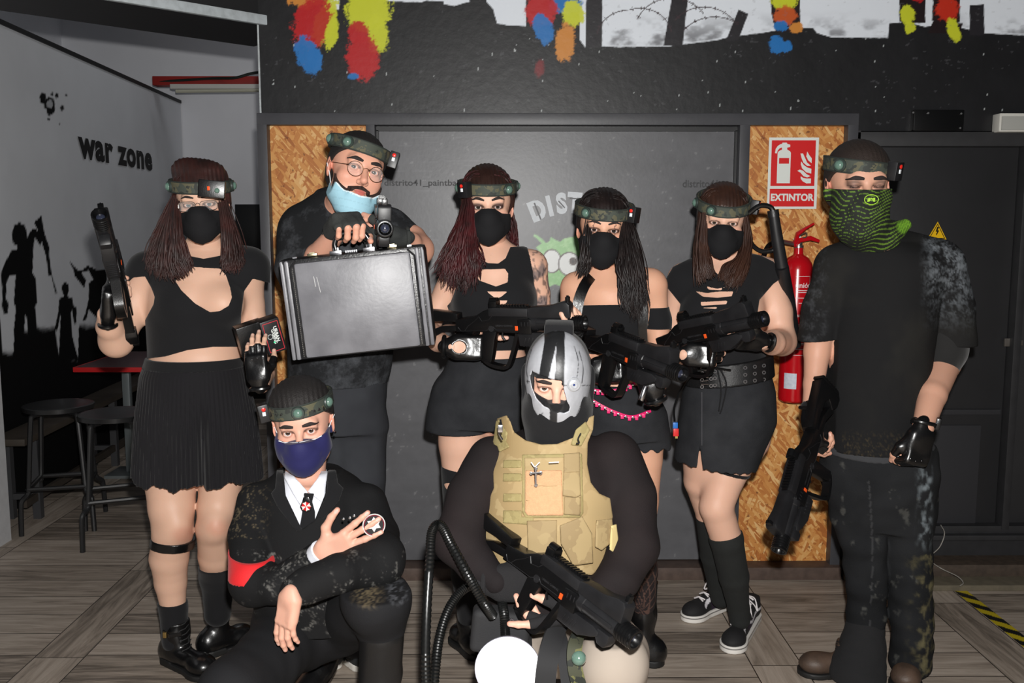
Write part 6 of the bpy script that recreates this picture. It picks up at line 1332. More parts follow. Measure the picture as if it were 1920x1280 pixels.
    zz = lambda p: P(0, 868, Y)[2]-p[:, 2]-.10*(p[:, 0]-.72)+.003*np.sin(p[:, 0]*200)
    slit = pxregion([(1306, 880), (1312, 834), (1318, 880)])
    garment('denim_skirt', S, denim, root, [zz, lambda p: np.where(p[:, 1] < Y, -slit(p), -.05)], off=.002, res=.005, wr=.003, wf=18)
    q = MB(); q.tube([P(1316, y, Y-.152-.0*y) for y in (735, 760, 790, 815, 835)], .0016, 5); q.obj('skirt_seam', mat('seam', srgb(70, 70, 74), .8), root)
    BL = SDF(); BL.loft(rows_px([(664, 1286, 1444, Y, .135), (735, 1284, 1450, Y, .150)])); zr = P(1365, 706, Y-.14)[2]; bl = lambda p: np.abs(p[:, 2]-zr-.13*(p[:, 0]-.72))-.037
    belt = garment('studded_belt', BL, mat('belt_leather', srgb(22, 22, 23), .5, spec=.4, bump=.3), root, [bl], off=.006, res=.005); q = MB(); E_ = MB()
    for i, px in enumerate((1316, 1333, 1340, 1358, 1397, 1415, 1432)):
        for k in (-1, 0, 1):
            q = MB(); cpx = 706+k*13-(px-1365)*.12; yy = Y-.158 if 1320 < px < 1410 else Y-.15; c = P(px, cpx, yy+(.03 if px > 1425 else 0)+(.012 if px < 1320 else 0)); q.lathe([(.0035, .0), (.0065, .0), (.0065, .003), (.0035, .003)], c=c, R=frame((0, -1, 0), (0, 0, 1)), n=12, cap=False).obj('grommet', steel, belt)
    q = MB()
    for k in (-1, 0, 1): q.tube([P(1314, 706+k*13-5, Y-.165), P(1328, 706+k*13-6, Y-.165), P(1328, 706+k*13+1, Y-.165), P(1314, 706+k*13+1, Y-.165), P(1314, 706+k*13-5, Y-.165)], .002, 6)
    q.obj('buckle', steel, belt)
    q = MB(); q.tube(bez([P(1350, 690, Y-.165), P(1362, 720, Y-.17), P(1355, 760, Y-.168), P(1350, 775, Y-.165)], 14), .0025, 5); q.tube(bez([P(1345, 690, Y-.165), P(1352, 730, Y-.17), P(1348, 770, Y-.168)], 14), .0025, 5); q.obj('belt_cord', blk, belt)
    q = MB(); q.tube(bez([P(1370, 694, Y-.165), P(1330, 690, Y-.175), P(1295, 705, Y-.17), P(1275, 735, Y-.16), P(1264, 765, Y-.155), P(1265, 790, Y-.155)], 26), .004, 6); cb = q.obj('belt_cable', plas); tag(cb, 'black cable with a blue and red plug hanging from the studded belt', 'cable')
    MB().box(P(1266, 797, Y-.155), (.008, .005, .010), bev=.002).obj('blue_plug', mat('plug_blue', srgb(40, 110, 190), .4), cb); MB().box(P(1267, 810, Y-.155), (.009, .006, .013), bev=.002).obj('red_plug', mat('plug_red', srgb(210, 40, 40), .4), cb); MB().box(P(1268, 819, Y-.155), (.004, .004, .004)).obj('plug_tip', mat('brass', srgb(210, 190, 120), .3, metal=.8), cb)
    G = SDF(); lchain(G, [(1395, 820, Y, 52), (1360, 890, Y-.02, 40)], .03); zg = P(1360, 872, Y)[2]
    garment('garter', G, blk, root, [lambda p: np.abs(p[:, 2]-zg+.28*(p[:, 0]-.72))-.006], off=.0, res=.004)
    sock = mat('black_sock', srgb(30, 32, 31), .9, mottle=.3, mscale=30, bump=.4, bscale=300)
    for L_, py in (([(1343, 950, Y-.04, 33), (1362, 1010, Y-.01, 31.5), (1376, 1080, Y+.06, 28), (1385, 1140, Y+.12, 20), (1387, 1160, Y+.13, 20)], 1004), ([(1330, 965, Y+.1, 26), (1338, 1040, Y+.2, 24.5), (1348, 1100, Y+.27, 20), (1352, 1120, Y+.28, 20)], 972)):
        L = SDF(); lchain(L, L_, .03); z_ = P(1360, py, Y)[2]; garment('knee_sock', L, sock, root, [lambda p: p[:, 2]-z_-.25*(p[:, 0]-.73)], off=.001, res=.004)
    sneaker(root, FL(1412, 1155), FL(1368, 1226)); sneaker(root, FL(1378, 1128), FL(1284, 1166))
    hr.glove(root); hl.glove(root, studs=False)
    rs = np.random.RandomState(4); hm = hair_mat('hair_brown', srgb(62, 38, 28), srgb(40, 25, 20))
    scalp_cap(h, 'hair_cap', hm, hair_line=.055, thick=.012, extra=lambda S: S.ell(h.T((0, .03, .07)), (.06, .07, .055), h.R, .03))
    g1 = [[(1314, 405, 3.08), (1306, 450, 3.06), (1306, 500, 3.04), (1310, 540, 3.02)], [(1320, 400, 3.05), (1316, 450, 3.03), (1318, 500, 3.0), (1326, 530, 3.0)], [(1322, 440, 3.06), (1330, 485, 3.03), (1340, 520, 3.0)]]
    g2 = [[(1400, 405, 3.08), (1408, 450, 3.07), (1402, 500, 3.03), (1386, 540, 3.0)], [(1398, 410, 3.07), (1400, 460, 3.05), (1384, 510, 3.0), (1368, 545, 2.99)], [(1396, 440, 3.08), (1384, 485, 3.05), (1358, 500, 3.02), (1346, 530, 3.0)]]
    hair_strands('hair', hm, root, crown(h)+bundle(g1, 340, .005, .009, wave=.004, rs=rs)+bundle(g2, 400, .005, .010, wave=.005, rs=rs), r0=.0019)
    h.headband('camouflage sensor headband', z=.066, tilt=.30, side=0, pods=((-28, 'dome'), (-78, 'dome'), (75, 'box')))
    q = MB(); q.tube(bez([P(1404, 400, 3.06), P(1424, 386, 3.05), P(1444, 388, 3.05), P(1452, 402, 3.05)], 16), .0085, 10); q.tube(bez([P(1400, 425, 3.08), P(1408, 455, 3.09), P(1425, 470, 3.09), P(1446, 470, 3.09), P(1458, 462, 3.09)], 18), .008, 10)
    hs = q.obj('headset_hose', plas, root)
    q = MB(); q.tube([P(1450, 396, 3.06), P(1456, 440, 3.07), P(1466, 500, 3.09)], [.016, .019, .021], 14); q.tube([P(1466, 500, 3.09), P(1480, 570, 3.16), P(1492, 648, 3.24)], [.022, .021, .0185], 14)
    q.tube([P(1449, 394, 3.06), P(1451, 406, 3.06)], [.0185, .0185], 14); tb = q.obj('black_padded_tube', plas2); tag(tb, 'long black padded tube hanging behind the shoulder beside the red extinguisher', 'tube')
    q = MB(); q.lathe([(.02, -.006), (.024, -.006), (.024, .006), (.02, .006)], c=P(1288, 664, 2.95)*1., R=frame((1, -.2, 0), (0, 0, 1)), n=20, cap=False); lab(q.obj('bracelet', mat('bracelet_mauve', srgb(120, 60, 80), .5), root), 'mauve bracelet')
    gun(P(1255, 634, 3.0), P(1434, 597, 2.72), (-.1, -.2, 1), 'black toy rifle held by the woman in the denim skirt beside the extinguisher')
    # extinguisher
    ex = thing('fire_extinguisher', 'red fire extinguisher hanging on the right chipboard panel', 'fire extinguisher', P(1488, 755, 3.92))
    red = mat('extinguisher_red', srgb(196, 14, 26), .22, spec=.5, coat=.4); a0 = P(1486, 752, 3.9); a1 = P(1497, 478, 3.9); ax = nrm(a1-a0); L = np.linalg.norm(a1-a0); Rf = frame(ax, (0, 1, 0)); r = .061
    MB().lathe([(.001, 0), (r*.8, .0), (r*.96, .008), (r, .022), (r, L-.06), (r*.93, L-.035), (r*.72, L-.012), (r*.4, L), (.02, L+.005), (.018, L+.03), (.001, L+.03)], c=a0, R=Rf, n=48).obj('cylinder', red, ex)
    v = a0+ax*(L+.03); q = MB(); q.lathe([(.001, 0), (.02, 0), (.02, .01), (.015, .012), (.015, .03), (.001, .03)], c=v, R=Rf, n=16); q.tube([v+[0, 0, .012], P(1462, 452, 3.86)], .010, 8); q.obj('valve', mat('brass_chrome', srgb(160, 155, 150), .3, metal=.9), ex)
    q = MB(); q.tube([v+[-.02, -.015, .02], P(1496, 438, 3.86), P(1510, 428, 3.86), P(1526, 419, 3.86)], [.010, .009, .006, .005], 8, flat=(1, 1.3)); q.tube([v+[-.02, -.012, .012], P(1500, 450, 3.86), P(1520, 446, 3.86), P(1536, 452, 3.86)], [.009, .008, .008, .005], 8, flat=(1, 1.3)); q.obj('handle', red, ex)
    q = MB(); q.tube(bez([P(1498, 443, 3.85), P(1503, 440, 3.85), P(1512, 436, 3.85), P(1512, 444, 3.85), P(1505, 446, 3.85)], 14), .0022, 5); q.obj('safety_pin', mat('brass_chrome', 0), ex)
    MB().box(v+[-.012, -.02, .035], (.016, .004, .010), R=rot(0, -25, 0), bev=.001).obj('tamper_tag', mat('tag_white', srgb(214, 220, 220), .5), ex)
    def cyl(u, t, rr=r+.0008): ang = u; return a0+ax*t+Rf@np.array([0, 0, 0])+rr*(np.array([math.sin(ang), -math.cos(ang), 0])-ax*(np.array([math.sin(ang), -math.cos(ang), 0])@ax))
    q = MB(); n = 10; us = np.linspace(-.95, -.1, n)
    q.strip([cyl(u, .128+.0*u) for u in us], [cyl(u, .012+.05) for u in us]); lab(q.obj('service_label', mat('label_paper', srgb(214, 218, 226), .5, mottle=.3, mscale=90, mcol=srgb(120, 130, 170)), ex), 'white paper service label')
    q = MB()
    def ctext(txt, size, u0, t0, bold=.0):
        V, Fc = text_mesh(txt, size, bold=bold); q.add([cyl(u0+x/r, t0+y, r+.0012) for x, y, _ in V], Fc)
    ctext('unión', .030, .14, L*.80, .0005)
    for i, tt in enumerate((.765, .752, .68, .60, .59, .535, .525, .46, .45, .44, .41, .40, .37)): q.strip([cyl(u, L*tt) for u in np.linspace(-.3+.07*(i % 3), .45+.05*(i % 2), 7)], [cyl(u, L*tt+.0028) for u in np.linspace(-.3+.07*(i % 3), .45+.05*(i % 2), 7)])
    for t in (L*.86, L*.715, L*.33): q.strip([cyl(u, t, r+.0011) for u in np.linspace(-.4, .62, 8)], [cyl(u, t+.0022, r+.0011) for u in np.linspace(-.4, .62, 8)])
    q.strip([cyl(.62, t, r+.0011) for t in np.linspace(L*.33, L*.86, 4)], [cyl(.60, t, r+.0011) for t in np.linspace(L*.33, L*.86, 4)])
    q.obj('printed_text', mat('print_white', srgb(236, 214, 214), .4), ex, smooth=False)
    q = MB(); q.box(P(1488, 500, 3.965), (.012, .028, .03)); q.lathe([(r+.002, -.012), (r+.004, -.012), (r+.004, .012), (r+.002, .012)], c=a0+ax*L*.78, R=Rf, n=40, cap=False) if 0 else None; q.obj('bracket', plas2, ex)
    q = MB(); q.tube(bez([P(1462, 452, 3.86), P(1440, 462, 3.87), P(1428, 500, 3.93), P(1428, 560, 3.93)], 14), .011, 10); q.obj('hose', plas, ex)
build_w5()
# ================================================================ crouching man with navy mask
def build_k6():
    Y = 2.62; root = thing('person', 'crouching man in dirty black jacket and tie with navy blue mask and red armband', 'person', P(600, 1240, 2.6)*np.array([1, 1, 0]))
    h = Head(root, (561, 810), 2.52, ax=4, ay=-6, az=5, s=1.01, jaw=1.08, open_=(1.25, 1.25))
    B = SDF(); tint = srgb(218, 166, 144)
    B.cone(P(570, 918, Y), h.T((0, .02, -.07)), .058, .056, .03); B.loft(rows_px([(900, 510, 650, Y, .08), (960, 490, 700, Y, .12), (1060, 490, 700, Y, .13)]))
    lchain(B, [(553, 1106, 2.25, 16), (546, 1114, 2.23, 14)], .02); lchain(B, [(575, 1062, 2.40, 20), (600, 1038, 2.38, 17)], .02)
    hr = Hand(P(600, 1040, 2.37), (1, -.12, .50), (0, 1, .1), 1, curls=[(2, 5, 3), (4, 8, 5), (2, 6, 5), (3, 6, 5)], sp=9, thumb=(.75, .1, 0.), s=1.0)
    hl = Hand(P(545, 1112, 2.22), (-.2, -.05, -1), (.55, .8, 0), -1, curls=[(8, 14, 10), (10, 16, 10), (12, 18, 12), (14, 20, 12)], sp=3, thumb=(.1, .3, .1), s=.88)
    person_mesh(root, [body_surf(B, tint=tint), h.mesh(neck=(P(570, 915, Y), .056), tint=tint), hr.mesh(tint), hl.mesh(tint)])
    h.eyes((66, 46, 36)); h.brows(th=.0042, arch=.002, inner=-.002)
    nv = mat('navy_mask', srgb(36, 36, 84), .7, spec=.25, sheen=.1)
    o = h.shell('face_mask', nv, [(-.078, -.012), (-.04, -.024), (-.015, -.020), (0, -.018), (.015, -.020), (.04, -.024), (.078, -.012), (.08, -.06), (.05, -.10), (.022, -.118), (0, -.124), (-.022, -.118), (-.05, -.10), (-.08, -.06)], .005, extra=kn95, ymax=.0, amp=.0004)
    q = MB()
    for sg in (-1, 1): q.tube([h.project(sg*x, z, off=.0065) for x, z in ((.002, -.0185), (.015, -.0205), (.03, -.024), (.045, -.023), (.058, -.018))], .0016, 6); MB().tube(bez([h.T((sg*.07, -.02, -.018)), h.T((sg*.08, .0, -.0)), h.T((sg*.088, .015, .012))], 10), .0013, 5).obj('ear_loop', mat('loop_white', srgb(225, 230, 232), .6), o)
    lab(q.obj('mask_trim', mat('loop_white', srgb(225, 230, 232), .6), o), 'white upper trim')
    # stubble under the chin is part of the beard
    S = SDF(); S.p = [x for x in h.S.p if not x[4]]; bf = lambda p: np.maximum(np.maximum(S(p)-.0022+.0014*wob(p, 200, 3), (h.L(p)[:, 2]+.104)), h.L(p)[:, 1]+.03); lo, hi = S.bounds(.01); sdf_obj('beard', bf, lo, hi, .003, mat('stubble', srgb(60, 42, 36), .9, bump=1.), root)
    # shirt, collar, tie
    S = SDF(); S.loft(rows_px([(892, 532, 622, Y-.0, .075), (930, 500, 670, Y, .115), (1040, 490, 690, Y, .135)])); sh = mat('white_shirt', srgb(226, 228, 236), .8, spec=.2, bump=.2)
    nk = P(574, 872, Y-.06)
    garment('shirt', S, sh, root, [pxregion([(532, 870), (552, 905), (578, 925), (600, 905), (612, 868), (616, 960), (570, 1000), (530, 940)]), lambda p: .05-np.sqrt(((p-nk)**2).sum(1))], off=.006, res=.005, wr=.001)
    for pts in ([(536, 872), (556, 898), (577, 921), (566, 952), (549, 925), (533, 895)], [(610, 866), (596, 896), (577, 921), (607, 944), (611, 910), (615, 880)]):
        f = lambda p, pts=pts: np.maximum(np.maximum(S(p)-.020, -(S(p)-.011)), np.maximum(pxregion(pts)(p), p[:, 1]-Y+.02)); lo, hi = S.bounds(.03); sdf_obj('shirt_collar', f, lo, hi, .0035, sh, root)
    tp = MB(); tp.prism([(-.014, .03), (.014, .03), (.010, .008), (.020, -.02), (.026, -.095), (-.022, -.095), (-.014, -.02), (-.010, .008)], -.005, .004, c=P(578, 945, 2.475), R=rot(-8, 4, 0), bev=.003); tie = tp.obj('tie', blk, root)
    # emblem brooch: octagon of alternating wedges
    c = P(574, 949, 2.448); Rf = rot(-8, 0, 0); q = MB(); q.lathe([(.0001, 0), (.0165, 0), (.0165, .003), (.0001, .003)], c=c+[0, .004, 0], R=frame((0, -1, -.1), (0, 0, 1)), n=8); q.prism([(-.012, .008), (.012, .008), (.006, .026), (-.008, .024)], -.001, .004, c=c, R=Rf, bev=.001); br = q.obj('brooch', mat('brooch_black', srgb(18, 18, 20), .25), tie)
    qr, qw = MB(), MB()
    for i in range(8):
        a0, a1 = math.radians(45*i), math.radians(45*i+45); r = .0135; am = (a0+a1)/2; V = [c+[0, -.0005, 0], c+np.array([r*math.cos(a0), -.0006, r*math.sin(a0)]), c+np.array([r*.82*math.cos(am), -.0006, r*.82*math.sin(am)]), c+np.array([r*math.cos(a1), -.0006, r*math.sin(a1)])]; (qr if i % 2 else qw).add(V, [[0, 1, 2, 3]])
    qr.obj('emblem', mat('emblem_red', srgb(196, 24, 30), .3), br, smooth=False); qw.obj('emblem', mat('emblem_white', srgb(226, 222, 214), .3), br, smooth=False)
    # jacket
    def jcol(V):
        px, py = proj(V); n = fbm(px*.09, py*.09, 3); n2 = fbm(px*.45, py*.35, 6); n3 = fbm(px*.03, py*.03, 9); c = np.ones((len(V), 3))*np.array(srgb(24, 24, 25)); e = sm(n*.5+n2*.5, .56, .66)*sm(n3, .42, .6)*.65; c = over(c, e*((py > 1030)), srgb(112, 110, 106))
        e = sm(n*.4+n2*.6, .55, .68)*sm(-px, -520, -470)*(py > 910)*(py < 1010)*.6; return over(c, e, srgb(112, 100, 78))
    jm = mat('jacket_cloth', (1, 1, 1), .85, spec=.2, vcol=True, bump=.35, bscale=260)
    S = SDF(); S.loft(rows_px([(885, 520, 640, Y+.02, .09), (905, 498, 670, Y+.01, .12), (940, 482, 690, Y, .15), (1020, 482, 694, Y-.02, .16), (1100, 486, 696, Y-.04, .17), (1150, 488, 690, Y-.02, .17)]))
    lchain(S, [(490, 944, Y-.02, 38), (474, 1000, Y-.08, 37), (474, 1088, 2.42, 37)], .03); lchain(S, [(474, 1090, 2.42, 36), (520, 1096, 2.38, 31), (590, 1048, 2.40, 27)], .025)
    lchain(S, [(684, 948, Y-.02, 38), (706, 1000, Y-.08, 37), (714, 1050, 2.38, 38)], .03); lchain(S, [(716, 1052, 2.38, 40), (640, 1072, 2.30, 36), (575, 1100, 2.26, 30), (556, 1108, 2.25, 27)], .025)
    vv = pxregion([(530, 860), (534, 925), (566, 992), (590, 975), (610, 925), (614, 858), (650, 820), (480, 820)])
    nk = P(574, 872, Y); cf1 = P(606, 1034, 2.38)
    garment('jacket', S, jm, root, [lambda p: np.where(p[:, 1] < Y+.05, -vv(p), -.05), lambda p: .062-np.sqrt((((p-nk)*np.array([1, .8, 1]))**2).sum(1))], off=.006, res=.0045, wr=.0095, wf=18, col=jcol)
    for pts in ([(519, 880), (530, 872), (536, 930), (566, 992), (556, 996), (520, 950), (508, 925), (516, 915)], [(628, 872), (616, 868), (612, 930), (594, 968), (606, 972), (636, 938), (644, 915), (634, 905)]):
        f = lambda p, pts=pts: np.maximum(np.maximum(S(p)-.018, -(S(p)-.004)), np.maximum(pxregion(pts)(p), p[:, 1]-Y+.02)); lo, hi = S.bounds(.03); sdf_obj('lapel', f, lo, hi, .004, blk, root)
    C = SDF(); lchain(C, [(588, 1052, 2.395, 22), (604, 1036, 2.375, 23)], .01); pa, pb = P(591, 1045, 2.39), P(606, 1030, 2.375); ax = nrm(pb-pa)
    C2 = SDF(); C2.cone(pa-ax*.012, pb+ax*.006, .030, .033, .01); garment('shirt_cuff', C2, sh, root, [lambda p: np.abs((p-(pa+pb)/2)@ax)-.014], off=0, res=.0035)
    A = SDF(); A.chain([P(474, 1010, Y-.09), P(474, 1085, 2.42)], [px2m(39.5, Y-.09), px2m(39.5, 2.42)], .02); za = P(0, 1060, 2.45)[2]; lab(garment('armband', A, mat('armband_red', srgb(214, 26, 32), .75, sheen=.1, bump=.2), root, [lambda p: np.abs(p[:, 2]-za)-.0255], off=.010, res=.0045, wr=.0015), 'bright red cloth band')
    # arm patch
    c = P(701, 984, 2.36); Rp = frame(nrm(np.array([.25, -1, .12])), (0, 0, 1)); F2 = Rp; q = MB(); q.lathe([(.0001, .0), (.030, .0), (.030, .002), (.0001, .002)], c=c, R=F2, n=32); pt = q.obj('arm_patch', mat('patch_black', srgb(20, 18, 20), .7), root)
    q = MB(); A_ = np.linspace(0, 6.283, 36); q.tube([c+F2@np.array([.0285*math.cos(a), .0285*math.sin(a), .002]) for a in A_], .0016, 6, cap=False); 
    V = [c+F2@np.array([(.020 if i % 2 else .012)*math.cos(i*math.pi/6), (.020 if i % 2 else .012)*math.sin(i*math.pi/6)+.002, .0026]) for i in range(12)]; q.add(V, [list(range(12))]); q.obj('patch_star', mat('patch_white', srgb(210, 208, 204), .6), pt, smooth=False)
    q = MB(); q.tube([c+F2@np.array([.0255*math.cos(a), .0255*math.sin(a), .002]) for a in A_], .0014, 6, cap=False); q.obj('patch_ring', mat('patch_wine', srgb(120, 20, 40), .6), pt)
    q = MB()
    for i, (a, b) in enumerate(((640, 974), (652, 972), (660, 968))): q.lathe([(.0001, 0), (.003, .001), (.0035, .003), (.0001, .004)], c=P(a+4, b-2, 2.30), R=frame((0, -1, 0), (0, 0, 1)), n=8)
    q.obj('silver_ring', steel, root)
    # trousers and boots
    L = SDF(); L.cone(P(600, 1150, 2.66), P(560, 1170, 2.6), .14, .13, .05); lchain(L, [(640, 1165, 2.6, 60), (700, 1118, 2.34, 62), (706, 1122, 2.28, 60)], .04); lchain(L, [(706, 1126, 2.28, 58), (714, 1175, 2.30, 44)], .04); lchain(L, [(560, 1180, 2.58, 66), (500, 1240, 2.36, 62), (430, 1300, 2.18, 58)], .04); lchain(L, [(430, 1300, 2.18, 56), (520, 1330, 2.4, 46), (590, 1330, 2.62, 40)], .04)
    def tcol(V):
        px, py = proj(V); n2 = fbm(px*.3, py*.25, 6); c = np.ones((len(V), 3))*np.array(srgb(30, 30, 32)); m = np.hypot((px-690)/36, (py-1115)/30); c = over(c, (1-sm(m, .3, 1.1))*sm(n2, .35, .7)*.7, srgb(140, 124, 96)); m = np.hypot((px-745)/26, (py-1110)/30); return over(c, (1-sm(m, .3, 1.1))*sm(n2, .45, .75)*.6, srgb(120, 122, 128))
    garment('trousers', L, mat('black_trouser_cloth', (1, 1, 1), .85, spec=.2, vcol=True, bump=.3, bscale=300), root, [lambda p: p[:, 2]-P(0, 1078, 2.4)[2]], off=.004, res=.0055, wr=.006, wf=17, col=tcol)
    K = SDF(); lchain(K, [(716, 1186, 2.30, 41), (714, 1260, 2.34, 39), (712, 1340, 2.38, 32)], .02); zz = P(0, 1184, 2.26)[2]; garment('tall_boot', K, mat('boot_dark', srgb(26, 26, 27), .42, bump=.2), root, [lambda p: p[:, 2]-zz], off=.003, res=.005, wr=.003)
    boot(root, P(712, 1330, 2.40), FL(700, 1470), mat('boot_dark', 0), hgt=.04, lace=False); K = SDF(); lchain(K, [(612, 1215, 2.80, 20), (596, 1262, 2.72, 27), (570, 1300, 2.66, 30)], .03); K.ell(P(616, 1240, 2.78), (.03, .05, .045), k=.03); garment('boot', K, leather, root, [], off=0, res=.005)
    hm = mat('hair_black_short', 0); rs = np.random.RandomState(9); scalp_cap(h, 'hair', hm, hair_line=.052, thick=.010, sides=.01, back=-.07, amp=.001, extra=lambda S: S.ell(h.T((0, .0, .075)), (.066, .07, .045), h.R, .03))
    o = h.headband('camouflage sensor headband', z=.058, tilt=.02, side=.08, hh=.0185, pods=((4, 'dome'), (62, 'dome'), (-76, 'boxside')), rx=.083)
    q = MB(); q.lathe([(.004, 0), (.003, .003), (.0001, .003)], c=h.T((.084, .0, -.036)), R=frame((1, -1, 0), (0, 0, 1)), n=8); q.obj('earring', steel, root)
build_k6()
# ================================================================ kneeling figure with the silver mask
def build_k7():
    Y = 2.42; root = thing('person', 'kneeling person in silver and black striped mask and tan tactical vest', 'person', P(1050, 1230, 2.5)*np.array([1, 1, 0]))
    h = Head(root, (1044, 729), 2.31, ax=9, ay=1, az=-5, s=1.0)
    B = SDF(); tint = srgb(222, 172, 150)
    B.cone(P(1038, 840, Y), h.T((0, .02, -.07)), .056, .056, .03); B.loft(rows_px([(815, 1000, 1080, Y, .075), (850, 960, 1110, Y, .11), (1000, 930, 1130, Y, .13)]))
    tips = Hand(P(926, 1092, 2.22), (1, -.06, -.02), (0, 1, -.1), 1, curls=[(4, 8, 6), (40, 80, 40), (45, 85, 40), (50, 85, 40)], sp=2, thumb=(.2, .5, .2), s=1.12)
    hl = Hand(P(1094, 1146, 2.16), (-.95, -.1, -.28), (.2, .5, .8), -1, curls=[(6, 10, 6), (40, 30, 15), (42, 30, 15), (46, 30, 15)], sp=3, thumb=(.2, .5, .2), s=1.05)
    person_mesh(root, [body_surf(B, tint=tint), h.mesh(neck=(P(1038, 836, Y), .056), tint=tint), tips.mesh(tint), hl.mesh(tint)])
    h.eyes((60, 50, 44)); h.brows(th=.004, arch=.002, inner=-.003)
    # black hood with an eye opening, worn under the mask
    S = SDF(); S.p = [x for x in h.S.p if not x[4]]; S.cone(h.T((0, .0, -.07)), P(1038, 815, Y-.03), .066, .066, .05); S.ell(h.T((0, -.02, -.09)), (.075, .07, .045), h.R, .04)
    hood = lambda p: np.maximum(np.maximum(S(p)-.007+.0012*wob(p, 50, 2), -(polyd(h.L(p)[:, 0], h.L(p)[:, 2], [(-.058, .03), (.058, .03), (.058, -.012), (.02, -.03), (0, -.026), (-.02, -.03), (-.058, -.012)])+.0*p[:, 0])*(h.L(p)[:, 1] < 0)-(h.L(p)[:, 1] >= 0)*.05), (-.155-h.L(p)[:, 2]+.3*h.L(p)[:, 1]))
    lo, hi = S.bounds(.02); sdf_obj('hood', hood, lo, hi, .004, blk, root)
    # silver mask shell
    M_ = SDF(); M_.ell(h.T((0, -.022, .012)), (.081, .088, .116), h.R, .02); M_.ell(h.T((0, -.046, -.068)), (.056, .062, .070), h.R, .04)
    PX = lambda zx, zy: (780+zx*.29697, 620+zy*.29688)
    # outline of the openings, in face coordinates: viewer's left eye and mouth opening
    def toL(px, py):
        y0 = P(px, py, 2.235); return h.L(y0[None])[0][[0, 2]]
    hole = np.array([toL(*PX(*q)) for q in ((720, 318), (790, 328), (860, 345), (915, 350), (925, 385), (935, 430), (950, 490), (968, 530), (962, 558), (930, 570), (860, 545), (800, 530), (750, 490), (720, 430), (706, 370))])
    def mf(p):
        q = h.L(p); d = M_(p); sh = np.maximum(d-.0045, -(d+.0005)); sh = np.maximum(sh, q[:, 1]+.012+.02*np.maximum(0, q[:, 2]*6)*0); return np.maximum(sh, -polyd(q[:, 0], q[:, 2], hole)*(q[:, 1] < 0)-(q[:, 1] >= 0)*.05)
    def mcol(V):
        px, py = proj(V); n = wob(V, 60, 4); n2 = wob(V, 240, 6); c = np.array(srgb(196, 198, 204))*(.86+.10*n+.08*n2)[:, None]
        def st(a, b, w0, w1):   # stripe between two pixel points
            (x0, y0), (x1, y1) = PX(*a), PX(*b); t = np.clip((py-y0)/(y1-y0), 0, 1); w = (w0+(w1-w0)*t)*.297; return sm(w-np.abs(px-(x0+(x1-x0)*t)), -.4, .6)*(py > min(y0, y1)-20)*(py < max(y0, y1)+3)
        K = srgb(14, 14, 15)
        for a, b, w0, w1 in (((850, 70), (797, 335), 40, 30), ((914, 60), (905, 345), 26, 32), ((868, 540), (860, 650), 25, 24)): c = over(c, st(a, b, w0, w1)*.97, K)
        for pts in (((730, 120), (700, 220), (705, 330)), ((1000, 100), (1025, 200), (1010, 340)), ((1030, 130), (1055, 230), (1048, 330)), ((690, 345), (705, 420), (745, 500), (770, 540)), ((1060, 420), (1010, 540), (960, 600)), ((740, 320), (735, 300), (720, 280)), ((745, 580), (790, 530), (800, 520)), ((940, 570), (950, 610), (950, 630)), ((700, 318), (740, 325), (760, 300))):
            cc = np.array([PX(*q) for q in pts]); cc = bez(np.c_[cc, np.zeros(len(cc))], 30)[:, :2]; d = np.min([np.hypot(px-x, py-y) for x, y in cc], 0); c = over(c, sm(-d, -1.5, -.5)*.85, K)
        ey = PX(930, 345); d = np.abs(py-(ey[1]+(px-ey[0])*.0)); c = over(c, sm(-d, -1., -.3)*(px > ey[0])*.8, K); return c
    lo, hi = M_.bounds(.01); mk = sdf_obj('striped_mask', mf, lo, hi, .0026, mat('silver_paint', (1, 1, 1), .42, metal=.25, spec=.6, vcol=True, bump=.15, bscale=120), root, col=mcol); lab(mk, 'silver mask with black painted stripes and a mechanical eye')
    c = h.project(*toL(*PX(992, 380)), S=M_, off=.004); F_ = frame(nrm(nrm(c-h.c)+h.R@np.array([.1, -1.4, 0])), (0, 0, 1)); q = MB(); q.lathe([(.018, -.004), (.018, .004), (.0155, .006), (.013, .004), (.0125, .008), (.009, .009), (.0085, .005), (.0055, .006), (.0055, .009), (.003, .009), (.003, .004), (.0001, .004)], c=c, R=F_, n=28); q.obj('mechanical_eye', mat('silver_part', srgb(190, 192, 196), .35, metal=.4), mk)
    MB().lathe([(.0001, .007), (.0028, .007), (.0001, .0075)], c=c, R=F_, n=12).obj('eye_pupil', mat('blue_dark', srgb(30, 50, 110), .2), mk)
    hc = MB(); hc.box(h.T((0, .02, .125)), (.038, .03, .022), R=h.R, bev=.01); hc.obj('cap_strap', blk, root)
    # mesh shirt
    vest = camo('tan_vest_cloth', srgb(166, 143, 102), srgb(157, 134, 94), srgb(171, 149, 108), 9); S = SDF()
    sm_ = mat('sheer_black_shirt', srgb(30, 26, 27), .85, spec=.2, bump=.4, bscale=600, mottle=.4, mscale=5, mcol=srgb(44, 34, 34))
    S.loft(rows_px([(815, 965, 1100, Y+.02, .10), (835, 935, 1140, Y+.02, .125), (880, 912, 1170, Y+.01, .15), (960, 908, 1160, Y, .16), (1060, 915, 1150, Y, .16), (1120, 915, 1150, Y, .16)]))
    lchain(S, [(925, 868, Y, 50), (885, 930, Y-.05, 47), (858, 1010, Y-.12, 44)], .03); lchain(S, [(858, 1014, Y-.12, 42), (892, 1056, 2.26, 36), (930, 1088, 2.22, 25)], .025)
    lchain(S, [(1150, 862, Y, 54), (1180, 930, Y-.05, 50), (1188, 1020, Y-.12, 46)], .03); lchain(S, [(1188, 1026, Y-.12, 46), (1160, 1084, 2.24, 40), (1105, 1132, 2.18, 26)], .025)
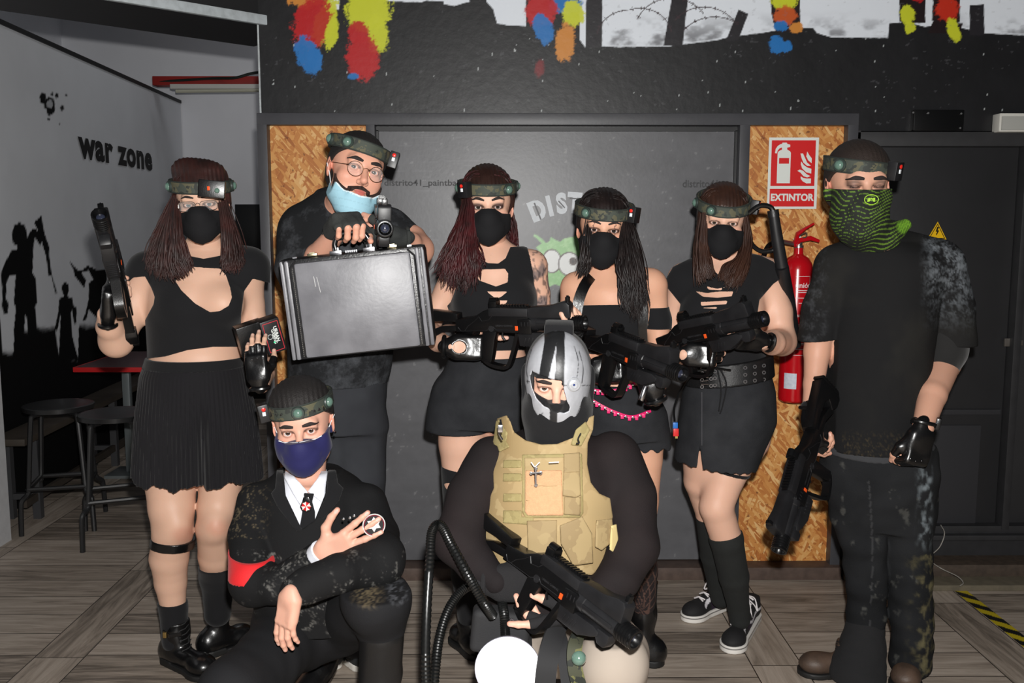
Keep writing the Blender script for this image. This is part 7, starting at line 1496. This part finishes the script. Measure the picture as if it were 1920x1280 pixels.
    nk = P(1040, 800, Y-.04); garment('sheer_top', S, sm_, root, [lambda p: .075-np.sqrt(((p-nk)**2).sum(1))], off=.002, res=.005, wr=.0028, wf=22)
    V = SDF(); V.loft(rows_px([(760, 940, 1140, Y+.02, .11), (815, 935, 1140, Y+.02, .135), (835, 930, 1142, Y+.02, .15), (880, 905, 1172, Y+.01, .175), (960, 896, 1164, Y, .185), (1060, 900, 1158, Y, .188), (1100, 905, 1150, Y, .185)]))
    vo = [(916, 790), (950, 778), (957, 790), (964, 810), (985, 825), (1015, 833), (1045, 832), (1075, 820), (1090, 800), (1098, 785), (1114, 778), (1112, 805), (1102, 830), (1101, 870), (1108, 905), (1124, 925), (1144, 934), (1150, 975), (1160, 1000), (1150, 1040), (1110, 1078), (940, 1062), (898, 1030), (893, 968), (914, 940), (926, 915), (924, 870), (920, 830)]
    vb = garment('tactical_vest', V, vest, root, [pxregion(vo), lambda p: p[:, 1]-Y-.06], off=.008, res=.0045, wr=.0016, wf=18)
    def vp(name, pts, t, m, par=vb, t0=.004, lb=None, res=.0035):
        f = lambda p: np.maximum(np.maximum(V(p)-.008-t, -(V(p)-t0)), np.maximum(pxregion(pts)(p), p[:, 1]-Y+.02))+.0006*wob(p, 60, 2); c = np.array([P(x, y, Y-.19) for x, y in pts]); lo = c.min(0)-[.03, .06, .03]; hi = c.max(0)+[.03, .16, .03]; o = sdf_obj(name, f, lo, hi, res, m, par)
        if lb: lab(o, lb)
        return o
    ol = camo('vest_webbing', srgb(152, 138, 92), srgb(144, 130, 86), srgb(158, 144, 98), 20); dk = camo('vest_pouch_cloth', srgb(152, 131, 93), srgb(144, 123, 87), srgb(160, 139, 99), 12)
    vp('panel_border', [(979, 852), (1091, 850), (1094, 962), (1088, 970), (986, 971), (979, 960)], .004, ol); vp('panel', [(983, 858), (1088, 856), (1090, 962), (988, 966), (983, 958)], .007, vest)
    pm = mat('peach_mesh', srgb(206, 158, 118), .85, bump=.8, bscale=300, mottle=.2, mscale=120); vp('mesh_patch', [(985, 881), (1053, 881), (1056, 966), (990, 966), (985, 960)], .0095, pm, lb='peach coloured mesh patch'); vp('mesh_seam', [(985, 909), (1054, 911), (1054, 912.4), (985, 910.4)], .0108, dk); vp('mesh_seam', [(985, 937), (1055, 938), (1055, 939.4), (985, 938.4)], .0108, dk)
    vp('pouch', [(1058, 852), (1085, 850), (1089, 928), (1080, 932), (1055, 929)], .022, dk); vp('pouch', [(1058, 932), (1088, 932), (1088, 966), (1058, 964)], .014, dk); vp('pouch_flap', [(1057, 850), (1087, 848), (1087, 884), (1057, 886)], .026, dk)
    for y in (862, 887, 925, 957): vp('webbing_strap', [(944, y), (978, y), (978, y+15), (943, y+15)], .006, ol)
    for y in (966, ): vp('webbing_strap', [(944, y), (1000, y+4), (1000, y+18), (943, y+14)], .006, ol)
    vp('pouch', [(988, 976), (1044, 975), (1044, 1040), (990, 1045)], .026, dk); vp('pouch', [(1050, 985), (1092, 968), (1110, 1000), (1112, 1055), (1075, 1060), (1052, 1020)], .034, dk); vp('pouch', [(1118, 975), (1148, 972), (1152, 1012), (1128, 1032), (1116, 1025)], .03, dk)
    vp('cable_loop', [(1146, 985), (1156, 982), (1160, 1020), (1150, 1035), (1143, 1030)], .036, mat('pale_strap', srgb(206, 186, 130), .7))
    for pts in ([(921, 795), (936, 786), (952, 812), (948, 832), (930, 838), (921, 826)],): vp('shoulder_strap', pts, .012, ol)
    vp('shoulder_strap', [(1080, 805), (1098, 790), (1106, 806), (1090, 836), (1070, 834)], .012, ol); vp('strap_tab', [(931, 832), (948, 824), (955, 838), (936, 847)], .012, ol)
    q = MB(); q.tube(bez([P(938, 786, 2.24), P(940, 800, 2.235), P(936, 812, 2.235), P(942, 824, 2.235)], 14), .0028, 6); q.box(P(938, 803, 2.23), (.006, .003, .009), bev=.001); q.obj('metal_clip', steel, vb)
    q = MB(); q.tube(bez([P(1089, 812, 2.245), P(1084, 822, 2.24), P(1086, 830, 2.24), P(1080, 831, 2.24)], 12), .0018, 6); q.obj('cord', blk, vb)
    # cross on a cord
    y = 2.215; q = MB(); q.tube(bez([P(996, 866, y), P(1000, 872, y), P(1003, 875, y), P(1008, 870, y), P(1012, 866, y)], 14), .0014, 5); q.obj('cord_lacing', mat('lace_white', 0), vb); MB().tube([P(1029, 867, y), P(1048, 866, y)], .0014, 5).obj('cord_lacing', mat('lace_white', 0), vb)
    q = MB(); q.tube([P(1004, 875, y), P(1005, 910, y)], .0028, 6); q.tube([P(995, 887, y), P(1015, 886, y)], .0028, 6)
    for a, b in ((1005, 878), (1005, 909), (996, 887), (1014, 886), (1005, 887)): q.lathe([(.0001, -.002), (.0045, -.001), (.0045, .001), (.0001, .002)], c=P(a, b, y), R=frame((0, -1, 0), (0, 0, 1)), n=6)
    tag(q.obj('cross_pendant', steel), 'small silver cross pendant hanging on the front of the tan vest', 'pendant')
    kg = mat('ribbed_glove', srgb(26, 25, 27), .95, bump=.8, bscale=340); tips.glove(root, m=kg, studs=False, off=.003, wrist=.06); hl.glove(root, m=kg, studs=False, off=.003, flen=1, wrist=.05)
    # trousers
    L = SDF(); L.cone(P(1000, 1170, Y+.12), P(1090, 1170, Y+.12), .14, .14, .05); lchain(L, [(1110, 1180, Y, 70), (1150, 1225, 2.22, 66), (1152, 1240, 2.16, 62)], .04); lchain(L, [(1150, 1250, 2.16, 60), (1150, 1330, 2.25, 48), (1150, 1400, 2.35, 40)], .04); lchain(L, [(980, 1190, Y, 62), (950, 1290, 2.2, 56), (935, 1340, 2.12, 52)], .04)
    garment('trousers', L, mat('beige_trousers', srgb(170, 158, 146), .85, spec=.2, mottle=.3, mscale=4, mcol=srgb(142, 130, 118)), root, [lambda p: p[:, 2]-P(0, 1120, Y)[2]], off=.004, res=.0055, wr=.007, wf=16)
    boot(root, P(1150, 1400, 2.35), FL(1150, 1560), mat('boot_dark', 0), hgt=.03, lace=False)
    H = SDF(); H.box(P(938, 1180, 2.2), (.072, .03, .055), rot(0, 6, 0), .015, .01); H.box(P(955, 1240, 2.22), (.06, .028, .07), rot(0, -4, 0), .015, .01); hp = garment('thigh_bag', H, mat('bag_black', srgb(34, 34, 36), .8, bump=.3), root, [], off=0, res=.005, wr=.0015); q = MB(); q.lathe([(.004, 0), (.0075, 0), (.0075, .003), (.004, .003)], c=P(959, 1164, 2.165), R=frame((0, -1, 0), (0, 0, 1)), n=14, cap=False); q.obj('grommet', steel, hp)
    sling_strap('leg_strap', mat('strap_black', srgb(30, 30, 32), .8), root, [(1052, 1160, 2.17), (1036, 1200, 2.10), (1026, 1245, 2.06), (1020, 1300, 2.05)], w=.024, th=.004); sling_strap('leg_strap', mat('strap_black', 0), root, [(1046, 1180, 2.19), (1056, 1220, 2.12), (1066, 1290, 2.08)], w=.016)
    sling_strap('camouflage_strap', camo('camouflage_dark', srgb(60, 62, 46), srgb(96, 96, 56), srgb(30, 34, 28), 22), root, [(1090, 1176, 2.13), (1078, 1210, 2.07), (1078, 1250, 2.05), (1090, 1300, 2.05)], w=.017, th=.004)
    sn = MB(); sn.lathe([(.0001, 0), (.017, 0), (.017, .005), (.013, .012), (.006, .017), (.0001, .018)], c=P(1085, 1233, 2.04), R=frame((.1, -1, 0), (0, 0, 1)), n=24); lab(sn.obj('round_sensor', m_dome, root), 'grey green round sensor')
    # reflective disc: emission stands in for the flash glare on its face
    y = 2.10; c = P(952, 1252, y); lm = thing('reflective_disc', 'round white disc glaring with reflected flash at the bottom between the black hoses', 'disc', c); R_ = 63*y/FPX; F_ = frame((-.03, -1, .05), (0, 0, 1))
    MB().lathe([(.0001, -.09), (R_*.55, -.085), (R_*.9, -.03), (R_, -.004), (R_*1.03, .0), (R_*1.03, .005), (R_*.99, .006), (R_*.985, .001)], c=c, R=F_, n=48, cap=False).obj('housing', mat('disc_housing', srgb(200, 200, 214), .3), lm)
    MB().lathe([(R_*.985, .002), (R_*.6, .0035), (.0001, .004)], c=c, R=F_, n=48, cap=False).obj('lens', mat('flash_glare_face', (1, 1, 1), .3, emit=(1, 1, 1, 1.15)), lm)
    # corrugated hoses
    hm_ = mat('hose_black', srgb(17, 18, 18), .32, spec=.5)
    def hose(pts, lb, n=90):
        p = bez([P(*q) for q in pts], n*2); rr = np.array([.0125 if i % 2 else .0105 for i in range(n*2)]); q = MB(); q.tube(p, rr, 12); o = q.obj('corrugated_hose', hm_); tag(o, lb, 'hose', 'corrugated black hoses')
    hose([(802, 1320, 2.1), (798, 1250, 2.12), (800, 1150, 2.15), (806, 1050, 2.2), (810, 996, 2.24), (826, 984, 2.25), (846, 1020, 2.21), (880, 1082, 2.13), (905, 1125, 2.10), (924, 1154, 2.12)], 'black corrugated hose rising on the left and bending down over the forearm')
    hose([(812, 1330, 2.12), (816, 1260, 2.14), (824, 1195, 2.2), (842, 1140, 2.26), (870, 1104, 2.3), (908, 1092, 2.32), (935, 1112, 2.26), (945, 1150, 2.17), (948, 1192, 2.14)], 'black corrugated hose arching low behind the gloved hand down to the white disc')
    sh = SDF(); sh.chain([P(806, 984, 2.26), P(850, 975, 2.30), P(900, 1000, 2.32)], [.022, .026, .03], .02)
    gun(P(905, 985, 2.32), P(1192, 1200, 1.92), (.45, -.25, .8), 'black toy rifle held diagonally in front of the tan vest')
build_k7()
# ================================================================ tall man on the right
def build_m8():
    Y = 3.02; root = thing('person', 'man in black t-shirt and dirty jeans with a green striped neck gaiter over his face', 'person', FL(1640, 1262))
    h = Head(root, (1626, 348), 2.86, ax=4, ay=0, az=-4, s=1.13, open_=(0, 0), jaw=1.08)
    def mk(q, c):
        for sg in (-1, 1):
            d = np.sqrt(((q[:, 0]-sg*.036)/.027)**2+((q[:, 2]-.004)/.0165)**2+((q[:, 1]+.085)/.04)**2); c = over(c, (1-sm(d, .45, 1.1))*.72, srgb(66, 58, 56))
            m = (np.abs(q[:, 2]+.0045-.12*(q[:, 0]-sg*.0315)**2*100*.3) < .0013)*(np.abs(q[:, 0]-sg*.0315) < .014)*(q[:, 1] < -.05); c = over(c, m*.9, srgb(30, 24, 24))
            d = np.sqrt(((q[:, 0]-sg*.0315)/.013)**2+((q[:, 2]-.003)/.005)**2); c = over(c, (1-sm(d, .5, 1.1))*.6*(q[:, 1] < -.05), srgb(170, 128, 110))
        return c
    B = SDF(); tint = srgb(208, 158, 134)
    B.loft(rows_px([(455, 1600, 1690, Y, .08), (475, 1576, 1744, Y, .11), (500, 1562, 1766, Y, .13), (600, 1556, 1740, Y, .14), (720, 1556, 1728, Y, .13), (840, 1552, 1736, Y, .13), (880, 1550, 1744, Y, .13)]))
    B.cone(P(1644, 452, Y), h.T((0, .03, -.07)), .068, .062, .03)
    lchain(B, [(1566, 520, Y, 34), (1540, 600, Y, 30), (1532, 660, Y, 24), (1526, 720, Y-.04, 19), (1520, 770, Y-.08, 16)], .03)
    lchain(B, [(1768, 510, Y, 38), (1784, 600, Y, 34), (1768, 680, Y, 32), (1748, 740, Y-.13, 26), (1731, 800, Y-.22, 20)], .03)
    hr = Hand(P(1519, 776, 2.92), (.12, -.15, -1), (1, .2, .1), -1, curls=[(30, 40, 25), (50, 75, 40), (55, 80, 40), (60, 80, 40)], thumb=(.2, .5, .3), s=1.06)
    hl = Hand(P(1729, 806, 2.79), (-.22, -.1, -1), (-.25, 1, 0), -1, curls=[(70, 80, 50), (75, 85, 50), (78, 85, 50), (80, 85, 50)], thumb=(.1, .3, .5), s=1.1)
    person_mesh(root, [body_surf(B, tint=tint), h.mesh(neck=(P(1644, 450, Y), .066), makeup=mk, tint=tint), hr.mesh(tint), hl.mesh(tint)])
    h.brows(th=.0044, arch=.003, z0=.018)
    # gaiter
    S = SDF(); S.p = [x for x in h.S.p if not x[4]]; S.cone(h.T((0, -.06, -.04)), h.T((0, -.04, -.11)), .052, .050, .05); S.cone(h.T((0, -.02, -.10)), P(1644, 462, Y-.02), .060, .066, .05); S.cone(P(1668, 440, Y-.07), P(1697, 421, Y-.05), .028, .012, .04)
    zb = P(0, 480, Y-.08)[2]
    def gcol(V):
        px, py = proj(V); q = h.L(V); w = py+.18*(px-1640)*np.sin((py-360)*.03)+10*np.sin(px*.03)+4*np.sin(px*.11+py*.05); st = (np.abs((w/7.2) % 1-.5) < .10+.06*np.sin(px*.05))*(wob(V, 26, 3) > -.5)
        c = np.ones((len(V), 3))*np.array(srgb(22, 26, 20)); c = over(c, st*.8, srgb(108, 146, 42)); m = sm(-np.hypot((px-1698)/18, (py-424)/16), -1.1, -.7)*(.35+.65*(np.abs(((px+py*.4)/4.6) % 1-.5) < .3)); return over(c, m*.8, srgb(128, 188, 44))
    def gf(p):
        q = h.L(p); d = S(p)-.006+.0025*wob(p*np.array([1, 1, 2.]), 36, 5)*(q[:, 2] < -.05); return np.maximum(np.maximum(d, (q[:, 2]+.010+.012*(q[:, 1] > -.0)-.25*np.maximum(0, q[:, 1]))*h.s), np.maximum(zb-p[:, 2]-.15*(p[:, 0]-1.17), 0*d-1))
    lo, hi = S.bounds(.02); g = sdf_obj('neck_gaiter', gf, lo, hi, .0034, mat('gaiter_cloth', (1, 1, 1), .8, vcol=True), root, col=gcol)
    q = MB(); c = h.project(.004, -.030, S, .0075/h.s); u = h.R@np.array([-1, 0, 0]); v = h.R@np.array([0, -.15, -1.]); c = P(1634, 374, c[1]-.004); add_text(q, 'Buff', .0155, c, u, v, bold=.0003, sx=.95); A = np.linspace(0, 6.283, 24); q.tube([c+u*.0205*math.cos(a)+v*.0145*math.sin(a) for a in A], .0010, 5, cap=False)
    lab(q.obj('printed_logo', mat('print_green', srgb(176, 226, 60), .5), g), 'light green oval logo')
    T = SDF(); T.loft(rows_px([(452, 1600, 1690, Y, .09), (472, 1574, 1748, Y, .12), (500, 1556, 1772, Y, .14), (600, 1550, 1748, Y, .155), (720, 1548, 1736, Y, .15), (845, 1540, 1744, Y, .15)]))
    T.chain([P(1620, 478, Y), P(1572, 500, Y)], [.066, .075], .04); T.chain([P(1680, 474, Y), P(1756, 494, Y)], [.07, .08], .04)
    lchain(T, [(1566, 510, Y, 38), (1545, 580, Y, 38), (1534, 632, Y, 37)], .02); lchain(T, [(1764, 500, Y, 42), (1782, 580, Y, 42), (1790, 640, Y, 40)], .02)
    nk = P(1645, 420, Y-.08); zt = P(0, 840, Y)[2]; tm = mat('chalky_black_cotton', srgb(27, 27, 28), .92, spec=.15, bump=.3, bscale=300, mottle=.5, mscale=5, mcol=srgb(40, 39, 36))
    # sleeve dirt by position on the cloth
    def tc(V):
        px, py = proj(V); n = fbm(px*.09, py*.09, 3); n2 = fbm(px*.5, py*.3, 6); c = np.ones((len(V), 3))*np.array(srgb(28, 28, 29)); c = over(c, sm(fbm(V[:, 0]*7, V[:, 2]*5, 8), .4, .8)*.6, srgb(42, 41, 38))
        m = sm(px, 1720, 1760)*sm(-py, -640, -480)*sm(n*.6+n2*.5, .42, .78); c = over(c, m*.85, srgb(128, 134, 140)); m = sm(-px, -1560, -1535)*sm(n*.6+n2*.4, .45, .8)*.5; c = over(c, m, srgb(84, 86, 90)); m = sm(py, 800, 830)*sm(n2, .5, .9)*(px > 1580)*(px < 1700)*.5; return over(c, m, srgb(92, 80, 56))
    def slv(p):
        return np.where(p[:, 0] < P(1560, 600, Y)[0], P(0, 638, Y)[2]-p[:, 2]+.1*(p[:, 0]-1.0), np.where(p[:, 0] > P(1748, 600, Y)[0], P(0, 648, Y)[2]-p[:, 2], zt-p[:, 2]))
    garment('t_shirt', T, mat('chalky_cloth', (1, 1, 1), .92, spec=.15, vcol=True, bump=.3, bscale=300), root, [slv, lambda p: .09-np.sqrt(((p-nk)**2).sum(1))], off=.003, res=.005, wr=.008, wf=12, col=tc)
    U = SDF(); lchain(U, [(1784, 600, Y, 38), (1772, 660, Y, 37), (1756, 705, Y-.03, 31)], .02); zz = P(0, 700, Y-.03)[2]
    garment('rolled_sleeve', U, mat('undershirt_black', srgb(22, 22, 22), .9, sheen=.2), root, [lambda p: zz-p[:, 2]-.25*(p[:, 0]-1.39)], off=.003, res=.005, wr=.004, wf=30)
    hem = SDF(); hem.loft(rows_px([(830, 1538, 1748, Y, .15), (852, 1538, 1750, Y, .15)])); zh = P(0, 846, Y)[2]; garment('shirt_hem', hem, mat('hem_grey', srgb(52, 53, 56), .9), root, [lambda p: zh-p[:, 2]-.01*np.sin(p[:, 0]*12)], off=-.002, res=.006)
    L = SDF(); L.loft(rows_px([(835, 1546, 1746, Y, .14), (880, 1542, 1752, Y, .145), (930, 1562, 1744, Y, .12), (985, 1580, 1724, Y, .08)]))
    lchain(L, [(1600, 900, Y, 55), (1606, 960, Y, 47), (1618, 1020, Y, 39), (1623, 1100, Y+.02, 35), (1623, 1180, Y+.03, 33)], .03); lchain(L, [(1696, 900, Y, 56), (1700, 960, Y, 50), (1702, 1020, Y, 42), (1708, 1100, Y, 38), (1712, 1200, Y, 35), (1708, 1236, Y, 36)], .03)
    def jc(V):
        px, py = proj(V); n = fbm(V[:, 0]*14, V[:, 2]*14, 3); n2 = fbm(V[:, 0]*60, V[:, 2]*40, 6); c = np.array(srgb(28, 29, 31))*(.8+.5*n[:, None]); c = over(c, sm(fbm(V[:, 0]*6, V[:, 2]*4, 12), .45, .7)*.4, srgb(44, 45, 47))
        m = sm(px, 1712, 1735)*sm(-px, -1752, -1742)*sm(-py, -1040, -1000)*sm(py, 840, 900)*sm(n2, .4, .75); c = over(c, m*.7, srgb(140, 150, 156)); m = sm(px, 1690, 1745)*(py > 1040)*sm(n2, .45, .8); c = over(c, m*.6, srgb(126, 118, 84)); m = sm(fbm(px*.05, py*.05, 22), .66, .8)*(n2 > .45); c = over(c, m*.4, srgb(100, 100, 96))
        sx = 1627+8*np.sin((py-880)*.01); m = (np.abs(px-sx-(py-900)*.005) < 1.2)*(py > 900); return over(c, m*.4, srgb(80, 80, 82))
    garment('jeans', L, mat('dirty_denim', (1, 1, 1), .9, spec=.15, vcol=True, bump=.6, bscale=400), root, [], off=.005, res=.0055, wr=.010, wf=18, col=jc, wdir=(1, 1, 1.6))
    G = SDF(); lchain(G, [(1624, 1165, Y+.03, 34), (1618, 1210, Y+.01, 42), (1608, 1262, Y-.02, 54)], .03); zz = P(0, 1166, Y)[2]
    garment('leg_warmer', G, mat('ribbed_black', srgb(24, 24, 26), .95, bump=.6, bscale=80, stretch=(1, 1, 8)), root, [lambda p: p[:, 2]-zz, lambda p: .012-p[:, 2]], off=.002, res=.005, wr=.004, wf=30, wdir=(1, 1, 2.2))
    br = mat('brown_boot_leather', srgb(86, 68, 56), .55, mottle=.6, mscale=22, mcol=srgb(46, 38, 33), bump=.3)
    boot(root, P(1596, 1215, Y+.02), FL(1500, 1262), br, hgt=.02, w=.046, lace=True); boot(root, P(1706, 1225, Y+.02), FL(1694, 1300), br, hgt=.04, w=.048)
    hr.glove(root); gl = hl.glove(root, hole=False)
    q = MB(); A = np.linspace(0, 6.283, 30); w = P(1733, 792, 2.81); F_ = frame((.25, .1, 1), (0, 1, 0)); q.tube([w+F_@np.array([.034*math.cos(a), .030*math.sin(a), 0]) for a in A], .011, 8, cap=False, flat=(.35, 1)); wt = q.obj('wrist_watch', mat('watch_rubber', srgb(20, 20, 22), .5), root); MB().box(w+F_@np.array([.0, -.0, 0])+np.array([.036, -.012, 0]), (.008, .018, .018), R=rot(0, 12, -20), bev=.004).obj('watch_case', plas, wt)
    w = P(1522, 762, 2.93); q = MB(); q.tube([w+F_@np.array([.029*math.cos(a), .026*math.sin(a), 0]) for a in A], .012, 8, cap=False, flat=(.35, 1)); q.obj('wrist_band', blk, root)
    hm = mat('hair_brown_short', srgb(40, 30, 25), .75, bump=1., bscale=240); scalp_cap(h, 'hair', hm, hair_line=.05, thick=.008, sides=.0, back=-.08, amp=.0008)
    h.headband('camouflage sensor headband', z=.050, tilt=.05, side=-.11, hh=.019, pods=((-48, 'dome'), (46, 'box'), (95, 'dome')), rx=.083)
    gun(P(1542, 742, 2.92), P(1460, 1032, 2.60), (-.75, -.6, .1), 'black toy rifle hanging muzzle down from the hand of the man in jeans')
build_m8()
